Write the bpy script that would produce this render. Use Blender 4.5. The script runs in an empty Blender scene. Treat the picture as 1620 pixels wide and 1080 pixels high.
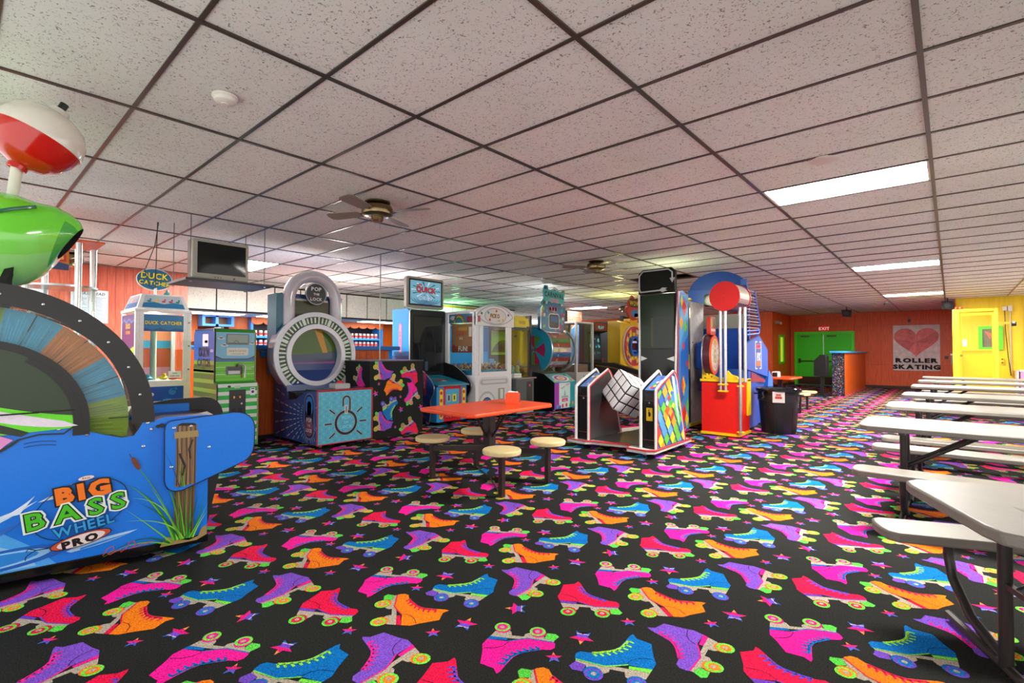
import bpy, bmesh, math, random
from mathutils import Vector, Matrix
random.seed(7)
SC = bpy.context.scene
COL = SC.collection
PI = math.pi
CEIL = 2.774          # ceiling height
EYE = 1.28            # camera height
# ------------------------------------------------------------------ camera
cam_d = bpy.data.cameras.new('camera')
cam = bpy.data.objects.new('camera', cam_d)
COL.objects.link(cam)
YAW, PITCH, ROLL, FPX = 0.7224985, 0.0205788, 0.0030884, 787.25
fwd = Vector((-math.sin(YAW)*math.cos(PITCH), math.cos(YAW)*math.cos(PITCH), math.sin(PITCH)))
rt0 = Vector((math.cos(YAW), math.sin(YAW), 0)); up0 = rt0.cross(fwd)
rt = rt0*math.cos(ROLL)+up0*math.sin(ROLL); up = up0*math.cos(ROLL)-rt0*math.sin(ROLL)
cam.matrix_world = Matrix(((rt.x, up.x, -fwd.x, 0), (rt.y, up.y, -fwd.y, 0), (rt.z, up.z, -fwd.z, EYE), (0, 0, 0, 1)))
cam_d.sensor_width = 36.0
cam_d.lens = FPX/1620*36
cam_d.clip_start = 0.05
cam_d.clip_end = 200
SC.camera = cam
# ------------------------------------------------------------------ view + world
SC.view_settings.view_transform = 'Standard'
SC.view_settings.look = 'None'
SC.view_settings.gamma = 1
SC.view_settings.exposure = 0.38
try: SC.view_settings.use_curve_mapping = False
except Exception: pass
w = bpy.data.worlds.new('world'); SC.world = w; w.use_nodes = True
w.node_tree.nodes['Background'].inputs[0].default_value = (1.0, 0.965, 0.93, 1)
w.node_tree.nodes['Background'].inputs[1].default_value = 1.5
def area(name, loc, sx, sy, power, col=(1, .97, .93), rot=(0, 0, 0)):
    l = bpy.data.lights.new(name, 'AREA'); l.shape = 'RECTANGLE'; l.size = sx; l.size_y = sy; l.energy = power; l.color = col
    o = bpy.data.objects.new(name, l); COL.objects.link(o); o.location = loc; o.rotation_euler = rot
    return o
def point(name, loc, power, col, r=.08):
    l = bpy.data.lights.new(name, 'POINT'); l.energy = power; l.color = col; l.shadow_soft_size = r
    o = bpy.data.objects.new(name, l); COL.objects.link(o); o.location = loc
    return o
TROF = 108.0           # brightness of the ceiling light panels
# point lights without bulbs, added to help light the room; some tints follow ceiling glows
point('crane_lamp', (-6.98, 6.85, 1.92), 5, (.95, .98, 1), .1)
point('duck_lamp', (-9.0, 2.05, 1.78), 5, (1, .98, .9), .06)
point('ball_drop_lamp', (-7.98, 5.95, 2.15), 20, (1, .82, .76), .1)
point('padlock_lamp', (-7.55, 3.6, 1.9), 12, (1, .9, .86), .1)
point('counter_fill', (-9.6, 5.4, 1.9), 55, (1, .8, .72), .1)  # added fill behind the counter, lifts the mid ceiling; no fixture
point('snack_lamp', (-11.3, 10.2, 2.45), 26, (.35, 1, .45), .1)
point('back_row_fill', (-8.6, 11.2, 2.1), 20, (.85, .95, 1), .15)  # added white fill for the dark back row, no fixture
point('wheel_topper_lamp', (-6.5, 11.6, 2.25), 22, (.95, 1, .35), .1)
point('cube_topper_lamp', (-3.55, 8.05, 2.3), 10, (.9, .95, .6), .1)
point('carnival_fill', (-6.9, 8.95, 2.05), 14, (1, .95, .95), .1)  # added white fill at the carnival game, no bulb of its own
# ------------------------------------------------------------------ materials
def lin(h):
    if not isinstance(h, str): return h
    h = h.lstrip('#'); o = []
    for i in (0, 2, 4):
        c = int(h[i:i+2], 16)/255
        o.append(c/12.92 if c <= .04045 else ((c+.055)/1.055)**2.4)
    return tuple(o)
def nodes(name):
    m = bpy.data.materials.new(name); m.use_nodes = True
    nt = m.node_tree; b = nt.nodes['Principled BSDF']
    return m, nt, b
def attr_mat(name, rough=.4, metal=0.0, noise=.06, nscale=30, bump=0.0, bscale=200, coat=0.0, emit=0.0, spec=.5):
    m, nt, b = nodes(name)
    a = nt.nodes.new('ShaderNodeAttribute'); a.attribute_name = 'Col'
    src = a.outputs['Color']
    if noise:
        tc = nt.nodes.new('ShaderNodeTexCoord')
        n = nt.nodes.new('ShaderNodeTexNoise'); n.inputs['Scale'].default_value = nscale; n.inputs['Detail'].default_value = 3
        nt.links.new(tc.outputs['Object'], n.inputs['Vector'])
        mr = nt.nodes.new('ShaderNodeMapRange'); mr.inputs['From Min'].default_value = .3; mr.inputs['From Max'].default_value = .7
        mr.inputs['To Min'].default_value = 1-noise; mr.inputs['To Max'].default_value = 1+noise*.5
        nt.links.new(n.outputs[0], mr.inputs['Value'])
        mx = nt.nodes.new('ShaderNodeVectorMath'); mx.operation = 'SCALE'
        nt.links.new(src, mx.inputs[0]); nt.links.new(mr.outputs[0], mx.inputs['Scale']); src = mx.outputs[0]
    nt.links.new(src, b.inputs['Base Color'])
    b.inputs['Roughness'].default_value = rough; b.inputs['Metallic'].default_value = metal
    b.inputs['Specular IOR Level'].default_value = spec
    if coat: b.inputs['Coat Weight'].default_value = coat; b.inputs['Coat Roughness'].default_value = .08
    if emit:
        nt.links.new(a.outputs['Color'], b.inputs['Emission Color']); b.inputs['Emission Strength'].default_value = emit
    if bump:
        tc2 = nt.nodes.new('ShaderNodeTexCoord')
        n2 = nt.nodes.new('ShaderNodeTexNoise'); n2.inputs['Scale'].default_value = bscale; n2.inputs['Detail'].default_value = 2
        nt.links.new(tc2.outputs['Object'], n2.inputs['Vector'])
        bp = nt.nodes.new('ShaderNodeBump'); bp.inputs['Strength'].default_value = bump; bp.inputs['Distance'].default_value = .01
        nt.links.new(n2.outputs[0], bp.inputs['Height']); nt.links.new(bp.outputs[0], b.inputs['Normal'])
    return m
PAINT = attr_mat('painted_surface', .38)
GLOSS = attr_mat('gloss_plastic', .16, coat=.5, noise=.02)
MATTE = attr_mat('matte_surface', .8, noise=.1)
PRINT = attr_mat('printed_vinyl', .32, noise=.05, nscale=60)
METAL = attr_mat('metal', .28, metal=1.0, noise=.08)
SCREEN = attr_mat('lit_screen', .25, noise=0, emit=.5)
LAMP = attr_mat('lamp_panel', .5, noise=0, emit=TROF)
NEON = attr_mat('neon_tube', .5, noise=0, emit=9)
GLOW = attr_mat('lit_marquee', .4, noise=0, emit=.35)
DIM = attr_mat('lit_shelf_tube', .5, noise=0, emit=1.5)
SOFFIT = attr_mat('soffit_lamp_panel', .5, noise=0, emit=14)
DARKG = attr_mat('dark_screen_glass', .12, noise=0, spec=.3)
PLASTIC = attr_mat('blow_moulded_plastic', .45, noise=.1, nscale=5, bump=.1, bscale=90)
BRUSH = attr_mat('brushed_cabinet', .5, noise=.2, nscale=8)

def carpet_mat():
    m, nt, b = nodes('skate_carpet')
    a = nt.nodes.new('ShaderNodeAttribute'); a.attribute_name = 'Col'
    tc = nt.nodes.new('ShaderNodeTexCoord')
    n = nt.nodes.new('ShaderNodeTexNoise'); n.inputs['Scale'].default_value = 170; n.inputs['Detail'].default_value = 3
    n2 = nt.nodes.new('ShaderNodeTexNoise'); n2.inputs['Scale'].default_value = 1.3
    nt.links.new(tc.outputs['Object'], n.inputs['Vector']); nt.links.new(tc.outputs['Object'], n2.inputs['Vector'])
    mr = nt.nodes.new('ShaderNodeMapRange'); mr.inputs['From Min'].default_value = .3; mr.inputs['From Max'].default_value = .7
    mr.inputs['To Min'].default_value = .45; mr.inputs['To Max'].default_value = 1.5
    nt.links.new(n.outputs[0], mr.inputs['Value'])
    mr2 = nt.nodes.new('ShaderNodeMapRange'); mr2.inputs['From Min'].default_value = .3; mr2.inputs['From Max'].default_value = .7
    mr2.inputs['To Min'].default_value = .86; mr2.inputs['To Max'].default_value = 1.1
    nt.links.new(n2.outputs[0], mr2.inputs['Value'])
    mm = nt.nodes.new('ShaderNodeMath'); mm.operation = 'MULTIPLY'
    nt.links.new(mr.outputs[0], mm.inputs[0]); nt.links.new(mr2.outputs[0], mm.inputs[1])
    mx = nt.nodes.new('ShaderNodeVectorMath'); mx.operation = 'SCALE'
    nt.links.new(a.outputs['Color'], mx.inputs[0]); nt.links.new(mm.outputs[0], mx.inputs['Scale'])
    nt.links.new(mx.outputs[0], b.inputs['Base Color'])
    b.inputs['Roughness'].default_value = .95; b.inputs['Specular IOR Level'].default_value = .1
    bp = nt.nodes.new('ShaderNodeBump'); bp.inputs['Strength'].default_value = .35; bp.inputs['Distance'].default_value = .004
    nt.links.new(n.outputs[0], bp.inputs['Height']); nt.links.new(bp.outputs[0], b.inputs['Normal'])
    return m
CARPET = carpet_mat()
def tile_mat():
    m, nt, b = nodes('mineral_fibre_tile')
    tc = nt.nodes.new('ShaderNodeTexCoord'); ge = nt.nodes.new('ShaderNodeNewGeometry')
    mp = nt.nodes.new('ShaderNodeMapping'); mp.inputs['Scale'].default_value = (1.0, 1.0, 1)
    nt.links.new(ge.outputs['Position'], mp.inputs['Vector'])
    w_ = nt.nodes.new('ShaderNodeTexNoise'); w_.inputs['Scale'].default_value = 38; w_.inputs['Detail'].default_value = 2
    nt.links.new(mp.outputs[0], w_.inputs['Vector'])
    n = nt.nodes.new('ShaderNodeTexNoise'); n.inputs['Scale'].default_value = 62; n.inputs['Detail'].default_value = 3; n.inputs['Distortion'].default_value = 1.4
    nt.links.new(mp.outputs[0], n.inputs['Vector'])
    r = nt.nodes.new('ShaderNodeValToRGB'); r.color_ramp.elements[0].position = .345; r.color_ramp.elements[0].color = (0, 0, 0, 1)
    r.color_ramp.elements[1].position = .40; r.color_ramp.elements[1].color = (1, 1, 1, 1)
    nt.links.new(n.outputs[0], r.inputs[0])
    n3 = nt.nodes.new('ShaderNodeTexNoise'); n3.inputs['Scale'].default_value = .9; n3.inputs['Detail'].default_value = 3
    nt.links.new(mp.outputs[0], n3.inputs['Vector'])
    r3 = nt.nodes.new('ShaderNodeValToRGB'); r3.color_ramp.elements[0].position = .35; r3.color_ramp.elements[0].color = (.74, .765, .705, 1)
    r3.color_ramp.elements[1].position = .62; r3.color_ramp.elements[1].color = (.82, .85, .79, 1)
    nt.links.new(n3.outputs[0], r3.inputs[0])
    mix = nt.nodes.new('ShaderNodeMix'); mix.data_type = 'RGBA'
    mix.inputs['A'].default_value = (.27, .235, .20, 1)
    nt.links.new(r3.outputs[0], mix.inputs['B']); nt.links.new(r.outputs[0], mix.inputs['Factor'])
    nt.links.new(mix.outputs['Result'], b.inputs['Base Color'])
    bp = nt.nodes.new('ShaderNodeBump'); bp.inputs['Strength'].default_value = .3; bp.inputs['Distance'].default_value = .003
    nt.links.new(r.outputs[0], bp.inputs['Height']); nt.links.new(bp.outputs[0], b.inputs['Normal'])
    b.inputs['Roughness'].default_value = .9; b.inputs['Specular IOR Level'].default_value = .2
    return m
TILE = tile_mat()
def wood_mat(name, c1, c2, rough=.45, axis='Z', scale=3.0, groove=0.0):
    m, nt, b = nodes(name)
    ge = nt.nodes.new('ShaderNodeNewGeometry'); mp = nt.nodes.new('ShaderNodeMapping')
    sc = {'Z': (14, 14, 1.0), 'X': (1.0, 14, 14), 'Y': (14, 1, 14)}[axis]
    mp.inputs['Scale'].default_value = sc
    nt.links.new(ge.outputs['Position'], mp.inputs['Vector'])
    n = nt.nodes.new('ShaderNodeTexNoise'); n.inputs['Scale'].default_value = scale; n.inputs['Detail'].default_value = 5; n.inputs['Distortion'].default_value = .6
    nt.links.new(mp.outputs[0], n.inputs['Vector'])
    r = nt.nodes.new('ShaderNodeValToRGB'); r.color_ramp.elements[0].position = .32; r.color_ramp.elements[0].color = (*lin(c1), 1)
    r.color_ramp.elements[1].position = .66; r.color_ramp.elements[1].color = (*lin(c2), 1)
    nt.links.new(n.outputs[0], r.inputs[0]); nt.links.new(r.outputs[0], b.inputs['Base Color'])
    b.inputs['Roughness'].default_value = rough
    return m
W_ORANGE = wood_mat('orange_wood_panelling', '#c4440c', '#e05c18')
W_PINK = wood_mat('pinkish_wood_panelling', '#b04c38', '#cc6a50')
W_COUNTER = wood_mat('orange_counter_board', '#c05008', '#dc6410')
W_YELLOW = wood_mat('yellow_painted_wall', '#dcb802', '#e8c604', scale=1)
W_POST = wood_mat('driftwood_brown', '#3a2a1c', '#8a7050', axis='Z', scale=5)
def glass_mat(name, tint=(1, 1, 1), refl=.12, op=0.0, opc=(.1, .1, .1)):
    m = bpy.data.materials.new(name); m.use_nodes = True; nt = m.node_tree
    nt.nodes.clear(); out = nt.nodes.new('ShaderNodeOutputMaterial')
    t = nt.nodes.new('ShaderNodeBsdfTransparent'); t.inputs[0].default_value = (*tint, 1)
    g = nt.nodes.new('ShaderNodeBsdfGlossy'); g.inputs['Roughness'].default_value = .03
    fr = nt.nodes.new('ShaderNodeLayerWeight'); fr.inputs['Blend'].default_value = .25
    mr = nt.nodes.new('ShaderNodeMapRange'); mr.inputs['To Min'].default_value = refl*.12; mr.inputs['To Max'].default_value = min(1, refl*2)
    nt.links.new(fr.outputs['Fresnel'], mr.inputs['Value'])
    mx = nt.nodes.new('ShaderNodeMixShader'); nt.links.new(mr.outputs[0], mx.inputs[0]); nt.links.new(t.outputs[0], mx.inputs[1]); nt.links.new(g.outputs[0], mx.inputs[2])
    nt.links.new(mx.outputs[0], out.inputs[0])
    return m
GLASS = glass_mat('clear_acrylic', (.94, .96, .95), .10)
GLASS_G = glass_mat('tinted_acrylic', (.90, .95, .92), .12)
GLASS_W = glass_mat('liner_film', (.75, .76, .76), .3)
# ------------------------------------------------------------------ text glyphs (built-in font, cached once)
GL = {}
def make_glyphs():
    chars = "ABCDEFGHIJKLMNOPQRSTUVWXYZabcdefghijklmnopqrstuvwxyz0123456789!'.-&$"
    tmp = []
    for var, off in (('n', 0.0), ('b', .022), ('o', .062), ('x', .125)):
        for ch in chars:
            cu = bpy.data.curves.new('g', 'FONT'); cu.body = ch; cu.size = 1; cu.offset = off; cu.resolution_u = 2
            o = bpy.data.objects.new('g', cu); COL.objects.link(o); tmp.append((var, ch, o, cu))
    dg = bpy.context.evaluated_depsgraph_get()
    for var, ch, o, cu in tmp:
        me = bpy.data.meshes.new_from_object(o.evaluated_get(dg))
        vs = [(v.co.x, v.co.y) for v in me.vertices]; fs = [tuple(p.vertices) for p in me.polygons]
        GL[var, ch] = (vs, fs); bpy.data.meshes.remove(me)
    for var, ch, o, cu in tmp:
        bpy.data.objects.remove(o); bpy.data.curves.remove(cu)
make_glyphs()
ROOT = {}
# ------------------------------------------------------------------ mesh builder
class M:
    def __init__(s, color='#808080'):
        s.v = []; s.f = []; s.c = []; s.col = lin(color); s.fr = None; s.lift = .0015
    def C(s, h): s.col = lin(h); return s
    def add(s, vs, fs, col=None):
        b = len(s.v); s.v.extend(tuple(p) for p in vs); c = lin(col) if col else s.col
        for f in fs: s.f.append(tuple(i+b for i in f)); s.c.append(c)
        return s
    def box(s, x0, x1, y0, y1, z0, z1, col=None):
        if x0 > x1: x0, x1 = x1, x0
        if y0 > y1: y0, y1 = y1, y0
        return s.add([(x0, y0, z0), (x1, y0, z0), (x1, y1, z0), (x0, y1, z0), (x0, y0, z1), (x1, y0, z1), (x1, y1, z1), (x0, y1, z1)],
                     [(0, 3, 2, 1), (4, 5, 6, 7), (0, 1, 5, 4), (1, 2, 6, 5), (2, 3, 7, 6), (3, 0, 4, 7)], col)
    def prism(s, pts, ax, d0, d1, col=None):
        n = len(pts)
        mk = {'x': lambda a, b, d: (d, a, b), 'y': lambda a, b, d: (a, d, b), 'z': lambda a, b, d: (a, b, d)}[ax]
        vs = [mk(a, b, d0) for a, b in pts]+[mk(a, b, d1) for a, b in pts]
        fs = [tuple(range(n)), tuple(range(2*n-1, n-1, -1))]+[(i, i+n, (i+1) % n+n, (i+1) % n) for i in range(n)]
        return s.add(vs, fs, col)
    def cyl(s, p0, p1, r0, r1=None, n=16, col=None, caps=True):
        r1 = r0 if r1 is None else r1; p0 = Vector(p0); p1 = Vector(p1); d = (p1-p0).normalized()
        a = d.orthogonal().normalized(); b = d.cross(a)
        vs = [p+(a*math.cos(2*PI*i/n)+b*math.sin(2*PI*i/n))*r for p, r in ((p0, r0), (p1, r1)) for i in range(n)]
        fs = [(i, (i+1) % n, (i+1) % n+n, i+n) for i in range(n)]
        if caps: fs += [tuple(range(n-1, -1, -1)), tuple(range(n, 2*n))]
        return s.add(vs, fs, col)
    def lathe(s, prof, c, d=(0, 0, 1), n=24, col=None):
        c = Vector(c); d = Vector(d).normalized(); a = d.orthogonal().normalized(); b = d.cross(a); vs = []; fs = []
        for r, h in prof:
            for i in range(n): vs.append(c+d*h+(a*math.cos(2*PI*i/n)+b*math.sin(2*PI*i/n))*r)
        for k in range(len(prof)-1):
            for i in range(n): fs.append((k*n+i, k*n+(i+1) % n, (k+1)*n+(i+1) % n, (k+1)*n+i))
        fs.append(tuple(range(n-1, -1, -1))); fs.append(tuple(range((len(prof)-1)*n, len(prof)*n)))
        return s.add(vs, fs, col)
    def tube(s, path, r, n=10, col=None, closed=False):
        P = [Vector(p) for p in path]; vs = []; fs = []; N = len(P); up_ = None
        for k, p in enumerate(P):
            if closed: d = P[(k+1) % N]-P[k-1]
            else: d = P[min(k+1, N-1)]-P[max(k-1, 0)]
            d.normalize()
            if up_ is None: up_ = d.orthogonal().normalized()
            a = (up_-d*up_.dot(d)).normalized(); up_ = a; b = d.cross(a)
            for i in range(n): vs.append(p+(a*math.cos(2*PI*i/n)+b*math.sin(2*PI*i/n))*r)
        for k in range(N if closed else N-1):
            for i in range(n): fs.append((k*n+i, k*n+(i+1) % n, ((k+1) % N)*n+(i+1) % n, ((k+1) % N)*n+i))
        if not closed: fs.append(tuple(range(n-1, -1, -1))); fs.append(tuple(range((N-1)*n, N*n)))
        return s.add(vs, fs, col)
    def ann(s, ca, cb, r0, r1, a0, a1, ax, d0, d1, n=24, col=None):
        pts = [(ca+r1*math.cos(math.radians(a0+(a1-a0)*i/n)), cb+r1*math.sin(math.radians(a0+(a1-a0)*i/n))) for i in range(n+1)]
        ins = [(ca+r0*math.cos(math.radians(a0+(a1-a0)*i/n)), cb+r0*math.sin(math.radians(a0+(a1-a0)*i/n))) for i in range(n+1)]
        mk = {'x': lambda a, b, d: (d, a, b), 'y': lambda a, b, d: (a, d, b), 'z': lambda a, b, d: (a, b, d)}[ax]
        vs = []
        for d in (d0, d1):
            vs += [mk(a, b, d) for a, b in pts]+[mk(a, b, d) for a, b in ins]
        k = n+1; fs = []
        for i in range(n):
            fs += [(i, i+1, k+i+1, k+i), (2*k+i, 3*k+i, 3*k+i+1, 2*k+i+1), (i, 2*k+i, 2*k+i+1, i+1), (k+i, k+i+1, 3*k+i+1, 3*k+i)]
        fs += [(0, k, 3*k, 2*k), (n, 2*k+n, 3*k+n, k+n)]
        return s.add(vs, fs, col)
    # ---- flat print on a face: F(origin, u, v) then P / R / E / T
    def F(s, o, u, v, lift=.0015):
        s.fr = (Vector(o), Vector(u).normalized(), Vector(v).normalized()); s.nn = s.fr[1].cross(s.fr[2]); s.lift = lift; s.base = lift; return s
    def at(s, a, b): o, u, v = s.fr; return o+u*a+v*b+s.nn*s.lift
    def up(s, d=.0006): s.lift += d; return s
    def P(s, pts, col=None): return s.add([s.at(a, b) for a, b in pts], [tuple(range(len(pts)))], col)
    def R(s, a0, b0, a1, b1, col=None): return s.P([(a0, b0), (a1, b0), (a1, b1), (a0, b1)], col)
    def E(s, a, b, ra, rb=None, col=None, n=20, rot=0):
        rb = ra if rb is None else rb; c, q = math.cos(rot), math.sin(rot)
        return s.P([(a+ra*math.cos(t)*c-rb*math.sin(t)*q, b+ra*math.cos(t)*q+rb*math.sin(t)*c) for t in (2*PI*i/n for i in range(n))], col)
    def L(s, pts, w, col=None, taper=1.0):
        n = len(pts); A = []; B = []
        for i, (a, b) in enumerate(pts):
            p = pts[max(i-1, 0)]; q = pts[min(i+1, n-1)]; dx, dy = q[0]-p[0], q[1]-p[1]; l = math.hypot(dx, dy) or 1
            ww = w/2*(1-(1-taper)*i/(n-1)); A.append((a-dy/l*ww, b+dx/l*ww)); B.append((a+dy/l*ww, b-dx/l*ww))
        for i in range(n-1): s.P([B[i], B[i+1], A[i+1], A[i]], col)
        return s
    def T(s, txt, a, b, size, col=None, var='b', outline=None, align='c', sx=1.0, rot=0.0, gap=.09, shear=0.0, curve=0.0):
        adv = []; x = 0
        for ch in txt:
            if ch == ' ': adv.append(x); x += .34; continue
            vs = GL['b', ch][0]; lo = min(p[0] for p in vs); hi = max(p[0] for p in vs)
            adv.append(x-lo); x += hi-lo+gap
        W = x-gap; ox = {'c': -W/2, 'l': 0, 'r': -W}[align]; cr, sr = math.cos(rot), math.sin(rot)
        def put(var, colr):
            for ch, ax_ in zip(txt, adv):
                if ch == ' ': continue
                vs, fs = GL[var, ch]; out = []
                for px, py in vs:
                    X = (px+ax_+ox+shear*py)*size*sx; Y = py*size+curve*((X/size)**2)*size
                    out.append(s.at(a+X*cr-Y*sr, b+X*sr+Y*cr))
                s.add(out, fs, colr)
        if outline: put('x' if var == 'o' else 'o', outline); s.up()
        put(var, col); s.up(); return s
    def build(s, name, mat, parent=None, bevel=0.0, kind=None, smooth=True, recalc=True):
        me = bpy.data.meshes.new(name)
        off = (0, 0, 0)
        if parent is not None:
            r = parent
            while r.parent is not None: r = r.parent
            off = ROOT.get(r.name, (0, 0, 0))
        vs = [(x-off[0], y-off[1], z-off[2]) for x, y, z in s.v] if any(off) else s.v
        me.from_pydata(vs, [], s.f)
        at = me.attributes.new('Col', 'FLOAT_COLOR', 'CORNER'); buf = []
        for f, c in zip(s.f, s.c): buf.extend((c[0], c[1], c[2], 1.0)*len(f))
        at.data.foreach_set('color', buf)
        if recalc and len(s.f) < 6000 and s.fr is None:
            bm = bmesh.new(); bm.from_mesh(me); bmesh.ops.recalc_face_normals(bm, faces=bm.faces); bm.to_mesh(me); bm.free()
        if smooth:
            me.polygons.foreach_set('use_smooth', [True]*len(me.polygons)); me.set_sharp_from_angle(angle=math.radians(38))
        me.materials.append(mat)
        o = bpy.data.objects.new(name, me); COL.objects.link(o)
        if parent is not None: o.parent = parent
        if bevel:
            b = o.modifiers.new('bevel', 'BEVEL'); b.width = bevel; b.segments = 2; b.limit_method = 'ANGLE'; b.angle_limit = math.radians(40)
            b.use_clamp_overlap = True
        if kind: o['kind'] = kind
        return o
def thing(name, label, cat, loc, rotz=0.0, group=None, local=False):
    o = bpy.data.objects.new(name, None); COL.objects.link(o); o.location = loc; o.rotation_euler = (0, 0, rotz); o.empty_display_size = .1
    o['label'] = label; o['category'] = cat
    if group: o['group'] = group
    if not local: ROOT[o.name] = tuple(loc)
    return o
def tag(o, label, cat, group=None):
    o['label'] = label; o['category'] = cat
    if group: o['group'] = group
    return o
def rebase(o, loc):
    "move a one-mesh thing's origin to loc"
    me = o.data
    for v in me.vertices: v.co = v.co-Vector(loc)
    o.location = loc
    return o
def dup(root, loc, label, rotz=None):
    r = root.copy(); COL.objects.link(r); r.location = loc; r['label'] = label
    if rotz is not None: r.rotation_euler = (0, 0, rotz)
    def rec(src, dst):
        for ch in [c for c in bpy.data.objects if c.parent == src]:
            c = ch.copy(); COL.objects.link(c); c.parent = dst; rec(ch, c)
    rec(root, r)
    return r
def rrect(a0, b0, a1, b1, r, n=4):
    pts = []
    for cx, cy, t0 in ((a1-r, b0+r, -90), (a1-r, b1-r, 0), (a0+r, b1-r, 90), (a0+r, b0+r, 180)):
        for i in range(n+1):
            t = math.radians(t0+90*i/n); pts.append((cx+r*math.cos(t), cy+r*math.sin(t)))
    return pts
def arc(ca, cb, r, a0, a1, n=16, rb=None):
    rb = r if rb is None else rb
    return [(ca+r*math.cos(math.radians(a0+(a1-a0)*i/n)), cb+rb*math.sin(math.radians(a0+(a1-a0)*i/n))) for i in range(n+1)]
def qb(p0, p1, p2, n=8):
    return [((1-t)**2*p0[0]+2*t*(1-t)*p1[0]+t*t*p2[0], (1-t)**2*p0[1]+2*t*(1-t)*p1[1]+t*t*p2[1]) for t in (i/n for i in range(n+1))]
def caster(m, x, y, r=.03, z=0):
    m.cyl((x-.012, y, z+r), (x+.012, y, z+r), r, n=10, col='#3a3a3c'); m.box(x-.018, x+.018, y-.02, y+.02, z+r*1.2, z+.075, col='#9a9a9a')
# ------------------------------------------------------------------ roller-skate motif
SK = dict(boot=[(-0.028, 0.368), (-0.016, 0.35), (0.003, 0.283), (0.018, 0.237), (0.044, 0.201), (0.082, 0.178), (0.115, 0.161), (0.14, 0.146), (0.179, 0.141), (0.196, 0.12), (0.194, 0.087), (0.187, 0.077), (0.134, 0.074), (0.056, 0.071), (0.005, 0.095), (-0.037, 0.118), (-0.083, 0.119), (-0.14, 0.122), (-0.151, 0.169), (-0.136, 0.217), (-0.118, 0.315), (-0.049, 0.335)],
 heel=[(-0.14, 0.122), (-0.042, 0.11), (-0.043, 0.09), (-0.132, 0.094)],
 plate=[(-0.132, 0.094), (-0.043, 0.09), (0.011, 0.086), (0.056, 0.071), (0.187, 0.077), (0.185, 0.064), (0.138, 0.052), (0.126, 0.029), (0.053, 0.021), (0.034, 0.038), (0.033, 0.06), (-0.029, 0.063), (-0.036, 0.034), (-0.049, 0.022), (-0.119, 0.046)],
 stop=[(0.136, 0.049), (0.185, 0.064), (0.204, 0.022), (0.186, 0.002), (0.142, 0.003)],
 stitch=[(-0.135, 0.196), (-0.082, 0.184), (-0.049, 0.16), (-0.03, 0.122)],
 lace=[(-0.014, 0.300), (-0.002, 0.265), (0.008, 0.235), (0.027, 0.21), (0.049, 0.191), (0.076, 0.174), (0.101, 0.159), (0.127, 0.148)],
 le=[(-0.040, 0.290), (-0.034, 0.255), (-0.023, 0.228), (-0.003, 0.202), (0.020, 0.180), (0.046, 0.160), (0.074, 0.142), (0.103, 0.130)])
SKC = {'red': ('#f2184c', '#7444c4', '#6a50d8', '#66e048', '#e42050', '#d82048', '#62dc4c'),
       'orange': ('#ff8618', '#f01850', '#ee1c54', '#84e448', '#ff9430', '#ff8420', '#5cd84a'),
       'blue': ('#0876c6', '#7cec4c', '#9af04e', '#7250cc', '#0a7cc8', '#0a70c0', '#7c50cc'),
       'magenta': ('#ff1ea0', '#0c70c8', '#0c70c8', '#7ae84e', '#f02090', '#f0208c', '#60e050'),
       'purple': ('#8454d0', '#ff2098', '#ff2a9c', '#7ae84e', '#ff8c28', '#ff8a28', '#60e050')}
def skate(m, kind, a, b, ang, scale=1.0, mirror=False, full=True):
    boot, heel, lace, ring, fill, back, stop = SKC[kind]
    c, q = math.cos(ang)*scale, math.sin(ang)*scale; my = -1 if mirror else 1
    X = lambda pts: [(a+x*c-y*my*q, b+x*q+y*my*c) for x, y in pts]
    l0 = m.lift
    m.P(X(SK['plate']), '#b9ae9c'); m.P(X(SK['stop']), stop)
    m.up(.0004); m.P(X(SK['boot']), boot)
    n = 14 if full else 8
    for wx in (-.092, .092):
        m.P(X(arc(wx+.006, .012, .041, 0, 360*(n-1)/n, n-1)), back)
    m.up(.0004)
    for wx in (-.092, .092):
        m.P(X(arc(wx, 0, .041, 0, 360*(n-1)/n, n-1)), ring)
    m.P(X(SK['heel']), heel)
    if full:
        m.up(.0004)
        sole = [(0.187, 0.077), (0.134, 0.074), (0.056, 0.071), (0.005, 0.095), (-0.037, 0.118)]
        m.L(X(sole), .007*scale, heel)
        m.L(X(SK['lace']), .014*scale, lace)
        for p, e in zip(SK['lace'], SK['le']): m.L(X([p, e]), .011*scale, lace)
        m.L(X(SK['stitch']), .0035*scale, '#2a1830' if kind != 'blue' else '#083c70')
        for wx in (-.092, .092): m.P(X(arc(wx, 0, .028, 0, 330, 11)), fill)
        m.up(.0004)
        for wx in (-.092, .092): m.P(X(arc(wx, .003, .0125, 0, 315, 7)), '#b9ae9c')
    else:
        m.up(.0004)
        for wx in (-.092, .092): m.P(X(arc(wx, 0, .026, 0, 300, 5)), fill)
        m.L(X(SK['lace'][::2]), .012*scale, lace)
    m.lift = l0
def clip(poly, lo, hi):
    def half(p, k, s):
        o = []
        for i in range(len(p)):
            A, B = p[i], p[(i+1) % len(p)]; ia = (A[1]-k)*s >= 0; ib = (B[1]-k)*s >= 0
            if ia: o.append(A)
            if ia != ib:
                t = (k-A[1])/(B[1]-A[1]); o.append((A[0]+(B[0]-A[0])*t, k))
        return o
    return half(half(poly, lo, 1), hi, -1)
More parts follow.
